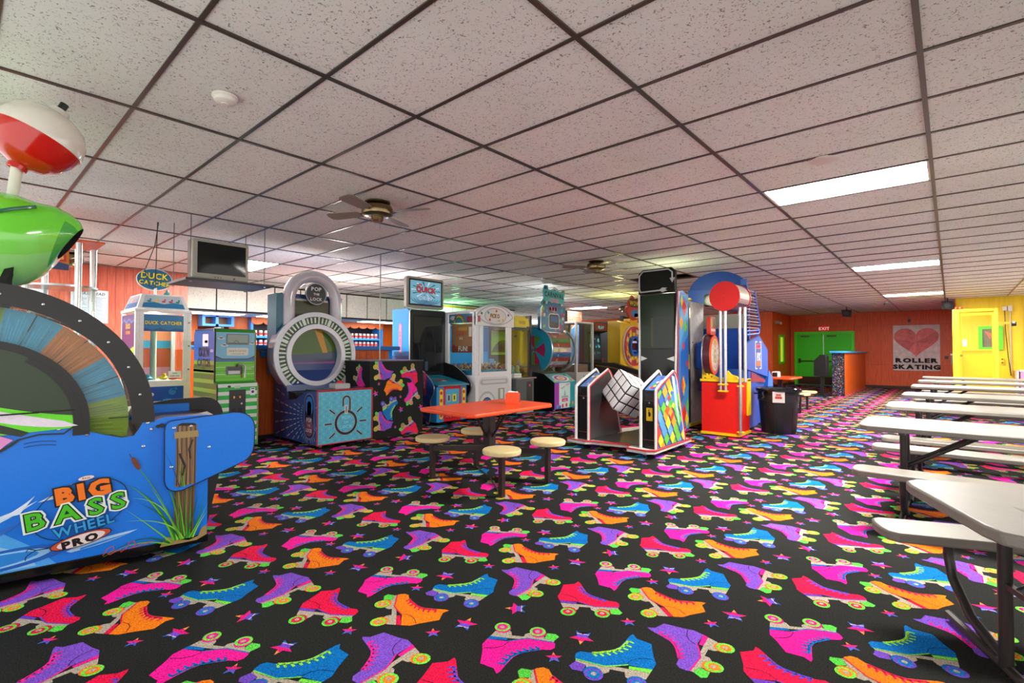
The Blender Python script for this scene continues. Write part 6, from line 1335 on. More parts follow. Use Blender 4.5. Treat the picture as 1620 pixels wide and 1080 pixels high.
m = M('#38181c'); m.prism(arc(WY, WZ, .20, 0, 345, 23), 'x', WX-.02, WX+.02); m.F((WX+.02, WY, WZ), (0, 1, 0), (0, 0, 1)); m.R(-.17, .08, .17, .13, '#d8e0f0'); m.R(-.15, -.14, .15, -.10, '#2878d0'); m.build('hub_screen', DARKG, t, smooth=False, recalc=False)
m = M('#a83020'); tpp = [(11.15, 2.15), (11.0, 2.28), (10.98, 2.38), (11.1, 2.42), (11.12, 2.55), (11.22, 2.62), (11.3, 2.70), (11.42, 2.62), (11.6, 2.66), (11.72, 2.55), (11.7, 2.44), (11.85, 2.34), (11.95, 2.2), (11.7, 2.12), (11.4, 2.08)]
m.prism(tpp, 'x', -6.0, -5.95); m.F((-5.95, 11.0, 2.1), (0, 1, 0), (0, 0, 1)); m.P([(.02, .18), (.2, .05), (.6, .02), (.8, .15), (.6, .28), (.15, .30)], '#b83828'); m.up(); m.E(.42, .15, .22, .10, '#3878b0'); m.E(.5, .10, .12, .06, '#e0c060'); m.up(); m.P(rrect(.14, .30, .66, .52, .06), '#302c28'); m.up(); m.T('WOW', .4, .34, .17, '#e8c818', outline='#282420', sx=.95)
m.build('topper', PRINT, t, smooth=False, recalc=False)
m = M('#d8a808'); m.box(-6.2, -6.02, 11.3, 11.7, 2.0, 2.12); m.build('topper_mount', PAINT, t, smooth=False)

# ================================================================== CUBE GAME (faces the camera side, -Y)
t = thing('giant_cube_game', 'tall screen game with a giant white cube between two controller pods', 'arcade game', (-3.3, 6.5, 0))
# base plate: front edge dips between the pods
base = [(-3.93, 5.60), (-3.62, 5.56), (-3.55, 5.62), (-3.05, 5.72), (-2.99, 5.52), (-2.72, 5.50), (-2.64, 5.56), (-2.66, 6.72), (-3.10, 6.90), (-3.10, 7.6), (-3.6, 7.6), (-3.88, 6.8)]
m = M('#c8ccc8'); m.prism(base, 'z', .065, .105); m.build('base_plate', PAINT, t, bevel=.006)
m = M('#c02830'); m.tube([(a, b, .108) for a, b in base], .012, n=6, closed=True); m.build('base_trim', PAINT, t)
pod = [(5.66, .105), (5.66, .78)]+qb((5.66, .82), (5.70, .84), (5.80, .89), 4)+[(6.12, 1.02)]+qb((6.15, 1.035), (6.22, 1.0), (6.26, .90), 5)+[(6.50, .12)]
for px, nm in ((-3.72, 'l'), (-2.77, 'r')):
    m = M('#1c1e20'); ip = [(5.69, .106), (5.69, .80), (6.10, .98), (6.16, .95), (6.42, .106)]; m.prism(ip, 'x', px-.085, px+.085); pb = m.build('pod_body', DARKG, t, smooth=False)
    m = M('#4878c0'); m.F((px-.085, 5.70, .806), (1, 0, 0), Vector((0, .40, .178)), .003); m.R(.01, .01, .16, .42, '#4c80c8'); m.up(); rs = random.Random(ord(nm))
    for i in range(9): m.E(rs.uniform(.04, .13), rs.uniform(.05, .38), .022, .03, rs.choice(['#d84038', '#e8c838', '#e8e8f0', '#38a860', '#6848a8']), n=8); m.up(.0001)
    m.build('pod_top_print', PRINT, pb, smooth=False, recalc=False)
    for sx_ in (-1, 1):
        x0_ = px+sx_*.088
        m = M('#26282a' if not (nm == 'r' and sx_ == 1) else '#1c3870'); xa, xb = sorted((x0_, x0_+sx_*.022)); m.prism(pod, 'x', xa, xb)
        if nm == 'r' and sx_ == 1:
            m.F((xb, 5.66, .105), (0, 1, 0), (0, 0, 1), .001)
            cl = [(a_-5.66, b_-.105) for a_, b_ in pod]; cl = [(q_[0]+(.4-q_[0])*.035, q_[1]+(.42-q_[1])*.03) for q_ in cl]
            def cclip(poly):
                for i_ in range(len(cl)):
                    A, B = cl[i_], cl[(i_+1) % len(cl)]; o_ = []
                    f_ = lambda P: (B[0]-A[0])*(P[1]-A[1])-(B[1]-A[1])*(P[0]-A[0])
                    for k_ in range(len(poly)):
                        P, Q = poly[k_], poly[(k_+1) % len(poly)]; fp, fq = f_(P), f_(Q)
                        if fp <= 0: o_.append(P)
                        if (fp <= 0) != (fq <= 0): t_ = fp/(fp-fq); o_.append((P[0]+(Q[0]-P[0])*t_, P[1]+(Q[1]-P[1])*t_))
                    poly = o_
                    if len(poly) < 3: return None
                return poly
            for j in range(-2, 9):
                for i in range(-3, 9):
                    u0, v0 = i*.17+(.085 if j % 2 else 0)+j*.02, j*.098
                    q = cclip([(u0-.078, v0+.005), (u0, v0-.088), (u0+.078, v0-.005), (u0, v0+.088)])
                    if q: m.P(q, ['#3c8cd0', '#60c038', '#e84030', '#f0a028', '#58a8e0', '#e8d828', '#2c68b8', '#4c98dc'][(i*3+j*5+i*j) % 8])
            m.up(); m.P([(.42, .88), (.50, .86), (.60, .5), (.66, .2), (.55, .45)], '#b0d8f0'); m.up()
            for a, b, s_, c in ((.30, .45, .09, '#e85828'), (.38, .42, .07, '#f0a030'), (.40, .55, .06, '#40a860'), (.33, .60, .05, '#d83838'), (.46, .50, .05, '#e8e040'), (.42, .66, .045, '#3868c0'), (.28, .54, .045, '#f0f0f0')): m.P([(a-s_, b), (a, b-s_*.8), (a+s_, b), (a, b+s_*.8)], c); m.up(.0003)
        m.build('pod_side', PRINT, t, smooth=False, recalc=False)
        m = M('#d8dad8'); xx = x0_+sx_*.011; m.tube([(xx, a-.006, b) for a, b in pod], .020, n=8); m.build('pod_trim', PAINT, t)
        if sx_ == 1: m = M('#c82830'); m.tube([(xx+.016, a-.003, b) for a, b in pod], .010, n=6); m.build('red_trim', PAINT, t)
    m = M('#9c9c9c'); m.cyl((px, 5.685, .66), (px, 5.68, .66), .012, n=10); m.build('lock', METAL, t)
    m = M('#903038'); m.box(px-.08, px+.08, 5.684, 5.688, .205, .209); m.box(px-.08, px+.08, 5.684, 5.688, .685, .689); m.build('red_line', PAINT, t, smooth=False)
m = M('#e8c820'); m.box(-2.81, -2.73, 5.684, 5.688, .44, .60); m.F((-2.81, 5.684, .44), (1, 0, 0), (0, 0, 1)); m.P([(.03, .05), (.055, .06), (.06, .09), (.035, .12), (.025, .10)], '#201c10'); m.E(.035, .13, .008, col='#201c10', n=8); m.build('warning_label', PRINT, t, smooth=False, recalc=False)
# cube standing on its corner axis between the pods
CC = Vector((-3.30, 6.11, .717)); hs = .205
E1, E2, E3 = (rt0*a_+Vector((0, 0, b_))+Vector((math.sin(YAW), -math.cos(YAW), 0))*c_ for a_, b_, c_ in ((-.261, .474, -.841), (-.523, -.784, -.334), (.833, -.359, -.42)))
E2 = E2.normalized(); E3 = (E3-E2*E3.dot(E2)).normalized(); E1 = E2.cross(E3); E1 = E1 if E1.z > 0 else -E1
CR = Matrix((E1, E2, E3)).transposed()
m = M('#141618'); vs = [CC+CR @ Vector((sx_*hs, sy_*hs, sz_*hs)) for sx_ in (-1, 1) for sy_ in (-1, 1) for sz_ in (-1, 1)]
m.add(vs, [(0, 1, 3, 2), (4, 6, 7, 5), (0, 4, 5, 1), (2, 3, 7, 6), (0, 2, 6, 4), (1, 5, 7, 3)]); cube = m.build('cube', PAINT, t, bevel=.012)
pl = None
for ax_ in range(3):
    for sg_ in (-1, 1):
        n_ = Vector([sg_ if k == ax_ else 0 for k in range(3)]); u_ = Vector([1 if k == (ax_+1) % 3 else 0 for k in range(3)]); v_ = Vector([1 if k == (ax_+2) % 3 else 0 for k in range(3)])
        for i in range(3):
            for j in range(3):
                s_ = hs*2/3; c_ = n_*hs+u_*((i-1)*s_)+v_*((j-1)*s_); h_ = s_/2-.010
                if pl is None:
                    mm = M('#f0f2f4'); mm.box(-h_, h_, -h_, h_, 0, .006); o = mm.build('white_tile', PLASTIC, cube, bevel=.003); pl = o
                    # local coordinates: undo the root offset added by build
                    off = ROOT[t.name]
                    for v in o.data.vertices: v.co += Vector(off)
                else: o = pl.copy(); COL.objects.link(o); o.parent = cube
                rot = Matrix((u_*1.0, v_*1.0, n_*1.0)).transposed()
                if rot.determinant() < 0: rot = Matrix((v_, u_, n_)).transposed()
                o.matrix_local = Matrix.Translation(CC+CR @ c_-Vector(ROOT[t.name])) @ (CR @ rot).to_4x4()
m = M('#a8acb0'); m.cyl((-3.62, 6.13, .70), (-3.50, 6.14, .71), .035, n=14); m.cyl((-3.06, 6.16, .73), (-2.87, 6.16, .73), .035, n=14); m.build('axle', METAL, t)
m = M('#3c4044'); m.prism([(6.0, .108), (6.42, .108), (6.30, .40), (6.05, .52)], 'x', -3.63, -3.615); m.box(-3.6, -2.9, 5.75, 6.7, .106, .112); m.box(-3.58, -3.12, 6.7, 7.38, .106, .112); m.build('inner_plate', METAL, t, smooth=False)
m = M('#c8ccc8'); m.cyl((-3.12, 6.75, .11), (-3.05, 6.72, .42), .02, n=8); m.build('strut', PAINT, t)
# screen tower
T0, T1, TY = -3.76, -3.15, 7.40
m = M('#1a1c1c'); m.prism([(TY, .11), (TY-.02, .9), (TY+.0, 2.20), (TY+.40, 2.18), (TY+.45, .08), (TY, .08)], 'x', T0, T1); m.build('tower', PAINT, t, smooth=False)
m = M('#181c1a'); m.box(T0+.03, T1-.03, TY-.03, TY-.021, 1.34, 2.18); m.box(T0+.03, T1-.03, TY-.032, TY-.021, .45, 1.32); m.F((T0, TY-.032, 0), (1, 0, 0), (0, 0, 1)); m.P([(.03, 1.34), (.58, 1.34), (.58, 2.18), (.03, 2.18)], '#1c2c1c'); m.up(); m.R(.20, 1.36, .24, 1.82, '#3c4028'); m.R(.24, 1.36, .56, 1.84, '#28302c'); m.up(); m.P([(.03, 1.14), (.03, 1.22), (.14, 1.18)], '#c8ccc8'); m.P([(.58, 1.14), (.58, 1.22), (.46, 1.18)], '#c8ccc8'); m.L([(.14, .98), (.3, .8), (.44, .66)], .004, '#383c3c')
m.build('screen', DARKG, t, smooth=False, recalc=False)
m = M('#161a16'); m.prism([(T0-.02, 2.205), (T1-.02, 2.205), (T1-.02, 2.55), (T1-.08, 2.60), (T0+.05, 2.60), (T0-.02, 2.54)], 'y', TY-.02, TY+.06); tpb = m.build('topper', DARKG, t, bevel=.008)
m = M('#a8acac'); tq = [(T0+.02, 2.24), (T0+.0, 2.30), (T0+.0, 2.50), (T0+.06, 2.57), (T1-.12, 2.57), (T1-.06, 2.52), (T1-.06, 2.42)]; m.tube([(a, TY-.03, b) for a, b in tq], .012, n=8); m.tube([(T0+.02, TY-.03, 2.24), (T1-.24, TY-.03, 2.25)], .012, n=8)
m.prism([(T1-.10, 2.43), (T1-.02, 2.43), (T1-.06, 2.36)], 'y', TY-.035, TY-.02); m.prism([(T1-.28, 2.25), (T1-.22, 2.22), (T1-.14, 2.24), (T1-.18, 2.26), (T1-.14, 2.28), (T1-.22, 2.29)], 'y', TY-.035, TY-.02)
m.build('arrow_outline', PAINT, tpb)
m = M('#d0d4d0'); m.tube([(T0-.01, TY-.02, .3), (T0+.0, TY-.03, 1.0), (T0+.0, TY-.02, 1.6), (T0-.01, TY-.02, 2.20)], .018, n=8); m.tube([(T1+.01, TY-.02, .3), (T1-.01, TY-.03, 1.0), (T1+.0, TY-.02, 1.6), (T1+.04, TY-.02, 2.21)], .018, n=8); m.build('white_trim', PAINT, t)
sp2 = [(TY-.02, .30), (TY-.03, .9), (TY-.01, 1.4), (TY-.03, 2.22), (TY+.16, 2.24), (TY+.36, 2.18), (TY+.38, .09), (TY+.02, .09)]
m = M('#2c6cb8'); m.prism(sp2, 'x', T1+.012, T1+.03); m.F((T1+.03, TY-.03, .08), (0, 1, 0), (0, 0, 1), .001)
def dia(a, b, w_, h_, c, s_=0): m.P([(a, b-h_), (a+w_, b+s_), (a, b+h_), (a-w_, b-s_)], c)
m.R(.04, .0, .40, 2.1, '#3c90d0'); m.up(); m.P([(.05, .35), (.2, .5), (.4, .8), (.4, 1.5), (.1, 1.2)], '#2c68c0'); m.P([(.06, 1.3), (.3, 1.6), (.4, 2.0), (.1, 1.9)], '#58a8dc'); m.up()
for a, b, w_, h_, c in ((.24, 1.90, .09, .15, '#e03028'), (.14, 2.0, .05, .10, '#e8d828'), (.12, 1.66, .07, .12, '#f0a828'), (.28, 1.60, .07, .10, '#70c840'), (.20, 1.30, .05, .08, '#d84058'), (.34, 1.02, .04, .07, '#e03028'), (.20, .68, .08, .16, '#f0c028'), (.16, .70, .04, .12, '#e86030'), (.12, .20, .06, .10, '#2858a8'), (.22, .26, .07, .16, '#e03028'), (.32, .14, .07, .14, '#e8dc28'), (.34, .36, .05, .14, '#70c840'), (.11, .05, .05, .04, '#58b0e0')):
    b = min(b, 2.09-h_); b = max(b, h_+.01); a = min(max(a, w_+.04), .40-w_); dia(a, b, w_, h_, c); m.up(.0002)
m.build('tower_side', PRINT, t, smooth=False, recalc=False)
m = M('#b82830'); m.tube([(T1+.03, TY-.03, .30), (T1+.03, TY-.04, .9), (T1+.03, TY-.02, 1.4), (T1+.035, TY-.04, 2.22)], .010, n=6); m.build('red_trim', PAINT, t)
for x, y in ((-3.80, 5.72), (-2.80, 5.62), (-3.7, 6.7), (-2.75, 6.6), (-3.25, 5.85), (-3.2, 7.5)): m = M(); caster(m, x, y, .024, 0); m.build('caster', METAL, t)

# ================================================================== RED DRUM GAME (red box, chrome posts, red drum)
t = thing('red_drum_game', 'red and yellow game with chrome posts holding a red drum', 'arcade game', (-2.66, 8.1, 0))
X0, X1, Y0, Y1 = -2.93, -2.385, 7.81, 8.37
m = M('#e0180c'); m.box(X0, X1, Y0, Y1, .06, .82); m.build('base_box', PAINT, t, bevel=.004)
m = M('#f0c808'); m.box(X0-.01, X1+.02, Y0-.02, Y1+.02, .02, .06); m.box(X1-.0, X1+.02, Y1-.16, Y1+.01, .30, .86); m.build('yellow_frame', PAINT, t, bevel=.004)
m = M('#f0c808'); m.box(X0-.02, X1+.02, Y0-.02, Y1+.02, .83, .87); m.prism([(X0-.03, .87), (X0+.26, .87), (X0+.10, .95), (X0+.0, 1.06), (X0-.03, 1.06)], 'y', Y0+.10, Y0+.14); m.prism([(X0+.30, .87), (X1-.02, .87), (X1-.05, .92), (X0+.42, .94), (X0+.36, 1.0)], 'y', Y0+.10, Y0+.14); m.build('top_deck', PAINT, t, bevel=.004)
for q, (a, b) in enumerate(((X0+.03, .93), (X0+.05, 1.0), (X0+.12, .90), (X0+.02, .88), (X0+.08, .94))): m = M('#302c20'); m.cyl((a, Y0+.098, b), (a, Y0+.10, b), .012, n=8); m.build('bolt', PAINT, t)
m = M('#e8d020'); m.F((X1, Y0+.02, .38), (0, 1, 0), (0, 0, 1), .002); m.R(.02, 0, .16, .42); m.up(); m.R(.04, .22, .08, .36, '#302c10'); m.R(.10, .2, .14, .34, '#302c10'); m.up(); m.R(.03, .05, .15, .10, '#b8a020'); m.build('control_sticker', PRINT, t, smooth=False, recalc=False)
for px, py, zb, zt in ((-2.60, 7.70, .70, 2.06), (-2.53, 7.70, .70, 2.06), (-2.34, 7.76, .06, 1.95), (-2.28, 7.80, .84, 1.95)):
    m = M('#d0d0d4'); m.cyl((px, py, zb), (px, py, zt), .022, n=14); m.build('chrome_post', METAL, t)
for z in (.70, .80, 1.93, 2.05):
    m = M('#f0c808'); m.box(-2.635, -2.495, 7.665, 7.735, z-.012, z+.012); m.build('clamp', PAINT, t, bevel=.006)
for z in (.10, .78): m = M('#f0c808'); m.box(-2.385, -2.30, 7.74, 7.82, z-.012, z+.012); m.build('clamp', PAINT, t, bevel=.006)
# drum, axis along +Y
dc = (-2.53, 7.66, 2.12); DR = .222
m = M('#d01010'); m.cyl((dc[0], 7.66, dc[2]), (dc[0], 7.69, dc[2]), DR, n=40); m.build('drum_face', PAINT, t, bevel=.003)
for i in range(5): m = M('#98181c'); m.cyl((dc[0], 7.658, dc[2]+.16-.06*i), (dc[0], 7.66, dc[2]+.16-.06*i), .006, n=8); m.build('bolt', PAINT, t)
m = M('#b8b4b0'); NS = 36
for i in range(NS):
    a0, a1 = 2*PI*i/NS, 2*PI*(i+1)/NS; z_ = math.sin((a0+a1)/2); c = '#c8c4c0' if z_ > .35 else ('#a8985c' if z_ > .12 else ('#b0a038' if z_ > -.05 else '#c8c0c8'))
    if z_ <= -.2: c = random.choice(['#4c3858', '#7c4058', '#38304c', '#8c5878', '#a89098'])
    m.add([(dc[0]+.21*math.cos(a0), 7.69, dc[2]+.21*math.sin(a0)), (dc[0]+.21*math.cos(a1), 7.69, dc[2]+.21*math.sin(a1)), (dc[0]+.21*math.cos(a1), 8.19, dc[2]+.21*math.sin(a1)), (dc[0]+.21*math.cos(a0), 8.19, dc[2]+.21*math.sin(a0))], [(0, 1, 2, 3)], c)
m.build('drum_skin', PRINT, t, recalc=False)
m = M('#c01818'); m.cyl((dc[0], 8.19, dc[2]), (dc[0], 8.22, dc[2]), DR, n=40); m.build('drum_face', PAINT, t, bevel=.003)
# orange disc, facing +X, tucked behind the posts
DX, DYc, DZ = -2.80, 7.98, 1.24
m = M('#4c1c28'); m.prism(arc(DYc, DZ, .20, 0, 350, 35, rb=.31), 'x', DX-.10, DX); m.build('disc_drum', PAINT, t)
m = M('#e85820'); m.prism(arc(DYc, DZ, .20, 0, 350, 35, rb=.31), 'x', DX, DX+.02); m.F((DX+.02, DYc, DZ), (0, 1, 0), (0, 0, 1)); m.E(0, 0, .16, .255, '#d8d4c8', n=28); m.up(); m.P(arc(0, 0, .15, 60, 120, 8, rb=.24)+[(0, .1)], '#e8b048'); m.E(.0, -.02, .07, .11, '#d8a838', n=20); m.up(); m.E(0, -.02, .05, .08, '#c8c4b8'); m.up(); m.T('10', 0, -.05, .07, '#907050')
for k in range(12): an = 2*PI*k/12; m.E(.12*math.cos(an), .20*math.sin(an), .012, .018, '#a88860', n=6)
m.build('prize_disc', PRINT, t, smooth=False, recalc=False)
m = M('#c8ccd0'); m.tube([(DX-.11, DYc+.215*math.cos(math.radians(a)), DZ+.325*math.sin(math.radians(a))) for a in range(90, 271, 12)], .012, n=6); m.build('chrome_hoop', METAL, t)
m = M('#c83018'); m.prism([(a, b) for a, b in rrect(DYc-.14, 1.55, DYc+.10, 1.84, .04)], 'x', DX-.06, DX); sg2 = m.build('small_sign', PAINT, t, bevel=.004)
m = M('#3c3014'); m.F((DX, DYc-.14, 1.55), (0, 1, 0), (0, 0, 1), .002); m.P(rrect(.03, .12, .21, .26, .02), '#4c3c18'); m.up(); m.R(.03, .12, .09, .26, '#a88c28'); m.R(.03, .06, .21, .10, '#e0c8c0'); m.build('sign_face', PRINT, sg2, smooth=False, recalc=False)
# tall white panel game next to it
t = thing('white_panel_cabinet', 'tall white sided cabinet with yellow corners behind the red game', 'arcade game', (-3.45, 8.6, 0))
m = M('#d0cfcc'); m.box(-3.80, -3.30, 8.27, 8.90, .09, 2.14); m.build('cabinet', BRUSH, t, smooth=False)
m = M('#c0b8a0'); m.box(-3.315, -3.285, 8.22, 8.27, .09, 2.16); m.build('corner_rail', METAL, t, smooth=False)
m = M('#e8c410'); m.box(-3.80, -3.27, 8.21, 8.92, .04, .09); m.box(-3.36, -3.27, 8.21, 8.29, 2.16, 2.19); m.box(-3.295, -3.28, 8.205, 8.225, 1.0, 1.25); m.build('yellow_corner', PAINT, t, bevel=.004)
m = M('#606060'); m.cyl((-3.30, 8.40, 1.45), (-3.292, 8.40, 1.45), .012, n=8); m.build('lock', METAL, t)
m = M(); caster(m, -3.35, 8.35, .02); m.build('caster', PAINT, t)

# ================================================================== BASKETBALL GAME
t = thing('basketball_game', 'large blue basketball game with arched header and net sides', 'arcade game', (-3.0, 9.6, 0)); BL = '#1450b8'
hx0, hx1 = -3.62, -2.60; HY = 9.05
m = M('#1048a0'); m.prism([(hx0, 2.28), (hx1, 2.26)]+arc((hx0+hx1)/2, 2.36, .51, 0, 180, 20, rb=.36), 'y', HY, HY+.06); hd = m.build('arch_header', PAINT, t, bevel=.004)
m = M('#1850b0'); m.prism([(hx0+.0, 2.14), (hx1, 2.10), (hx1, 2.36), (hx0, 2.42)], 'y', HY-.03, HY-.001); m.F((hx0, HY-.03, 2.2), (1, 0, 0), (0, 0, 1)); m.build('header_band', PAINT, t, smooth=False)
m = M('#181a1c'); m.prism(rrect(-3.32, 2.10, -2.9, 2.32, .03), 'y', HY-.05, HY-.031); m.build('score_display', DARKG, t, smooth=False)
m = M('#4870c0'); m.box(hx1-.10, hx1+.0, HY-.035, HY-.031, 2.44, 2.54); m.build('header_sticker', PRINT, hd, smooth=False)
for px, py in ((hx1-.03, 9.05), (hx0+.0, 9.05)): m = M(BL); m.box(px, px+.05, py, py+.06, .05, 2.2); m.build('upright', PAINT, t, bevel=.004)
m = M(BL); m.box(-3.55, -2.62, HY+.0, HY+.04, .64, 1.70); m.build('back_panel', PAINT, t, smooth=False)
m = M('#b8bcb0'); m.box(-3.5, -2.62, HY+.04, HY+.059, 1.55, 1.95); m.build('backboard', PAINT, t, smooth=False)
# net side at x = -2.5
NX = -2.45; net = [(8.95, 1.62), (9.30, 1.62), (9.42, 1.74), (9.12, 2.30), (8.95, 2.30)]
net = [(8.70, 1.62), (9.40, 1.62), (9.50, 1.74), (9.28, 2.25), (9.18, 2.48)]
m = M('#1c58c8'); m.tube([(NX, 8.45, 1.56), (NX, 9.10, 1.60), (NX, 9.19, 1.73), (NX, 8.98, 2.12), (NX, 8.90, 2.30)], .020, n=8); m.tube([(NX, 8.45, 1.62), (NX, 9.13, 1.66)], .016, n=8); m.build('net_frame', PAINT, t)
m = M('#5c4468')
for i in range(13):
    z = 1.68+i*.05; ymax = 9.17 if z < 1.74 else 9.17-(z-1.74)*.5; m.cyl((NX, 8.46, z), (NX, ymax, z+.01), .022 if i % 2 else .008, n=5, col='#4c3450' if i % 2 else '#b8a4b8')
for i in range(10):
    y_ = 8.48+i*.072; zt_ = min(2.30, 1.74+(9.17-y_)/.5); m.cyl((NX+.004, y_, 1.68), (NX+.004, y_, zt_), .0025, n=4, col='#38284c')
m.build('side_net', MATTE, t, kind='stuff')
sd = [(8.42, 1.02), (8.42, 1.43), (9.156, 1.575), (9.69, 1.33), (9.68, .85)]
for xx, vis_ in ((NX, True), (-3.22, False)):
    m = M('#1c5cc4'); m.prism(sd, 'x', xx-.03, xx)
    if vis_:
        m.F((xx, 8.42, 0), (0, 1, 0), (0, 0, 1), .001); m.L([(0, 1.42), (.736, 1.565), (1.26, 1.32), (1.25, .87)], .02, '#0c3c90'); m.up()
        m.R(.50, 1.00, .86, 1.47, '#dce4f0'); m.up(); m.R(.53, 1.02, .83, 1.45, '#3050a8'); m.up(); m.R(.62, .995, .74, 1.475, '#1c5cc4'); m.up(.0004); m.R(.54, 1.03, .82, 1.44, '#3458b0'); m.up()
        m.R(.56, 1.34, .80, 1.42, '#e05878'); m.T('HOOPS', .68, 1.36, .06, '#f0a0b0', sx=.8); m.R(.56, 1.05, .80, 1.13, '#e07048'); m.up(); m.T('FX', .68, 1.15, .17, '#f0f4f8', sx=.85, shear=.15, var='o')
    m.build('side_panel', PRINT, t, smooth=False, recalc=False)
m = M('#1450b0'); m.prism([(8.45, 1.01), (9.66, .86), (9.66, .62), (8.45, .62)], 'x', -3.2, NX-.05); m.build('ball_chute', PAINT, t, smooth=False)
m = M('#902848'); m.prism([(8.75, .96), (9.55, .80), (9.55, .76), (8.75, .80)], 'x', NX-.03, NX-.01); m.build('chute_liner', PAINT, t, smooth=False)
m = M('#2c70d0'); m.prism([(9.62, .05), (9.95, .05), (9.97, .80), (9.76, .95), (9.70, .96), (9.62, .6)], 'x', -3.22, NX+.01); m.build('front_base', PAINT, t, smooth=False)
m = M('#1450b8'); m.box(NX-.06, NX-.02, 8.60, 9.10, .05, .98); m.box(-3.2, NX-.07, 8.98, 9.6, .05, .62); m.build('rear_base', PAINT, t, smooth=False)
m = M('#e07020'); m.tube([(-3.05+.2*math.cos(2*PI*i/20), 9.40+.2*math.sin(2*PI*i/20), 1.75) for i in range(20)], .012, n=6, closed=True); m.build('hoop', PAINT, t)
m = M('#183c80'); m.box(-3.5, -3.15, 8.92, 9.0, .9, 1.62); m.F((-3.5, 8.92, .9), (1, 0, 0), (0, 0, 1)); m.R(.22, .06, .32, .16, '#d8dce4'); m.build('rear_cover', PRINT, t, smooth=False, recalc=False)

# ================================================================== PRIZE SHELVES BEHIND THE COUNTER
def shelf_unit(label, y0, y1, jl):
    X = -13.1; t = thing('prize_shelf', label, 'shelf', (X-.25, (y0+y1)/2, 0))
    BLU = '#2c84d0'
    for yy in (y0, y1-.06): m = M(BLU); m.box(X-.5, X, yy, yy+.06, 0, 2.12); m.build('upright', PAINT, t, smooth=False)
    m = M('#20242c'); m.box(X-.52, X-.5, y0, y1, 0, 2.12); m.build('back_board', PAINT, t, smooth=False)
    for z in (1.42, 1.66, .95): m = M(BLU); m.box(X-.5, X+.01, y0+.06, y1-.06, z-.05, z); m.build('shelf_board', PAINT, t, smooth=False)
    m = M('#e87018'); n = max(3, round((y1-y0)/.30)); st = (y1-y0)/n; pts = [(y0, 2.13), (y1, 2.13)]
    for i in range(n-1, -1, -1): pts += arc(y0+(i+.5)*st, 2.02, st/2, 0, -180, 8, rb=.075)
    m.prism(pts, 'x', X+.005, X+.03); m.build('scalloped_valance', W_COUNTER, t, smooth=False)
    k = 0; base = None
    for z in (1.66, 1.42):
        yy = y0+.15
        while yy < y1-.12:
            if base is None:
                j = thing('prize_jar', jl, 'jar', (X-.12, yy, z+.001), group=jl.replace('small ', '').replace('jar on', 'jars on'), local=True)
                m = M('#c8b8b4'); m.lathe([(.045, 0), (.05, .01), (.05, .11), (.042, .13)], (0, 0, 0), n=12); bd_ = m.build('jar_body', GLOSS, j)
                m = M('#c83838'); m.lathe([(.053, .03), (.053, .085)], (0, 0, 0), n=12); m.build('jar_label', PRINT, bd_)
                m = M('#e0d8d0'); m.lathe([(.044, .13), (.044, .145), (.01, .147)], (0, 0, 0), n=12); m.build('jar_lid', PAINT, j); base = j
            else:
                j = base.copy(); COL.objects.link(j); j.location = (X-.12, yy, z)
                for ch in [c for c in bpy.data.objects if c.parent == base]:
                    c = ch.copy(); COL.objects.link(c); c.parent = j
                    for g in [q for q in bpy.data.objects if q.parent == ch]: gg = g.copy(); COL.objects.link(gg); gg.parent = c
            yy += .135; k += 1
    m = M('#fff4e8'); m.box(X-.05, X-.02, y0+.1, y1-.1, 2.085, 2.10); m.build('shelf_lamp', DIM, t, smooth=False)
    return t
shelf_unit('blue prize shelf left of the padlock game with scalloped orange valance', 5.0, 6.45, 'small red labelled jar on the left prize shelf')
shelf_unit('blue prize shelf right of the padlock game with scalloped orange valance', 7.45, 8.85, 'small red labelled jar on the right prize shelf')
t = thing('wall_cabinet', 'blue framed open cabinet on the orange wall behind the kick game', 'cabinet', (-13.2, 4.2, 1.95))
for a in ((3.88, 3.94, 1.86, 2.12), (4.16, 4.22, 1.86, 2.12), (4.5, 4.56, 1.86, 2.12), (3.94, 4.5, 1.86, 1.91), (3.94, 4.5, 2.08, 2.12)): m = M('#3c8cd8'); m.box(-13.25, -12.95, *a); m.build('frame', PAINT, t, smooth=False)
m = M('#7c4c20'); m.box(-13.27, -13.25, 3.88, 4.56, 1.86, 2.12); m.build('back_board', PAINT, t, smooth=False)
m = M('#dc6818'); m.box(-13.3, -13.27, 4.56, 5.0, 1.0, 2.13); m.box(-13.3, -13.27, 6.45, 7.45, 1.0, 2.13); m.box(-13.3, -13.27, 8.85, 10.0, 1.0, 2.13); m.box(-13.3, -13.27, 3.1, 3.88, 1.5, 2.13); stru(m, 'wall_prize_front', W_COUNTER, smooth=False)
t = thing('blue_arch_board', 'blue round topped board beside the right prize shelf', 'board', (-12.5, 9.2, 0))
m = M('#1870c8'); m.prism([(8.95, .1), (9.75, .1), (9.75, 1.8)]+arc(9.35, 1.72, .40, 0, 180, 12)+[(8.95, 1.8)], 'x', -12.6, -12.55); m.R if 0 else None; m.build('board', PAINT, t, smooth=False)
m = M('#2c84d8'); m.box(-12.55, -12.54, 8.95, 9.75, .1, 1.62); m.build('lower_panel', PAINT, t, smooth=False)
t = thing('lower_cabinets', 'row of blue cabinets along the wall behind the counter', 'cabinet', (-13.0, 6.5, 0))
m = M('#1c78c0'); m.box(-13.0, -12.6, 3.2, 8.9, 0, 1.36); m.build('body', PAINT, t, smooth=False); m = M('#2c90dc'); m.box(-13.02, -12.56, 3.18, 8.92, 1.36, 1.40); m.build('top', PAINT, t, smooth=False)
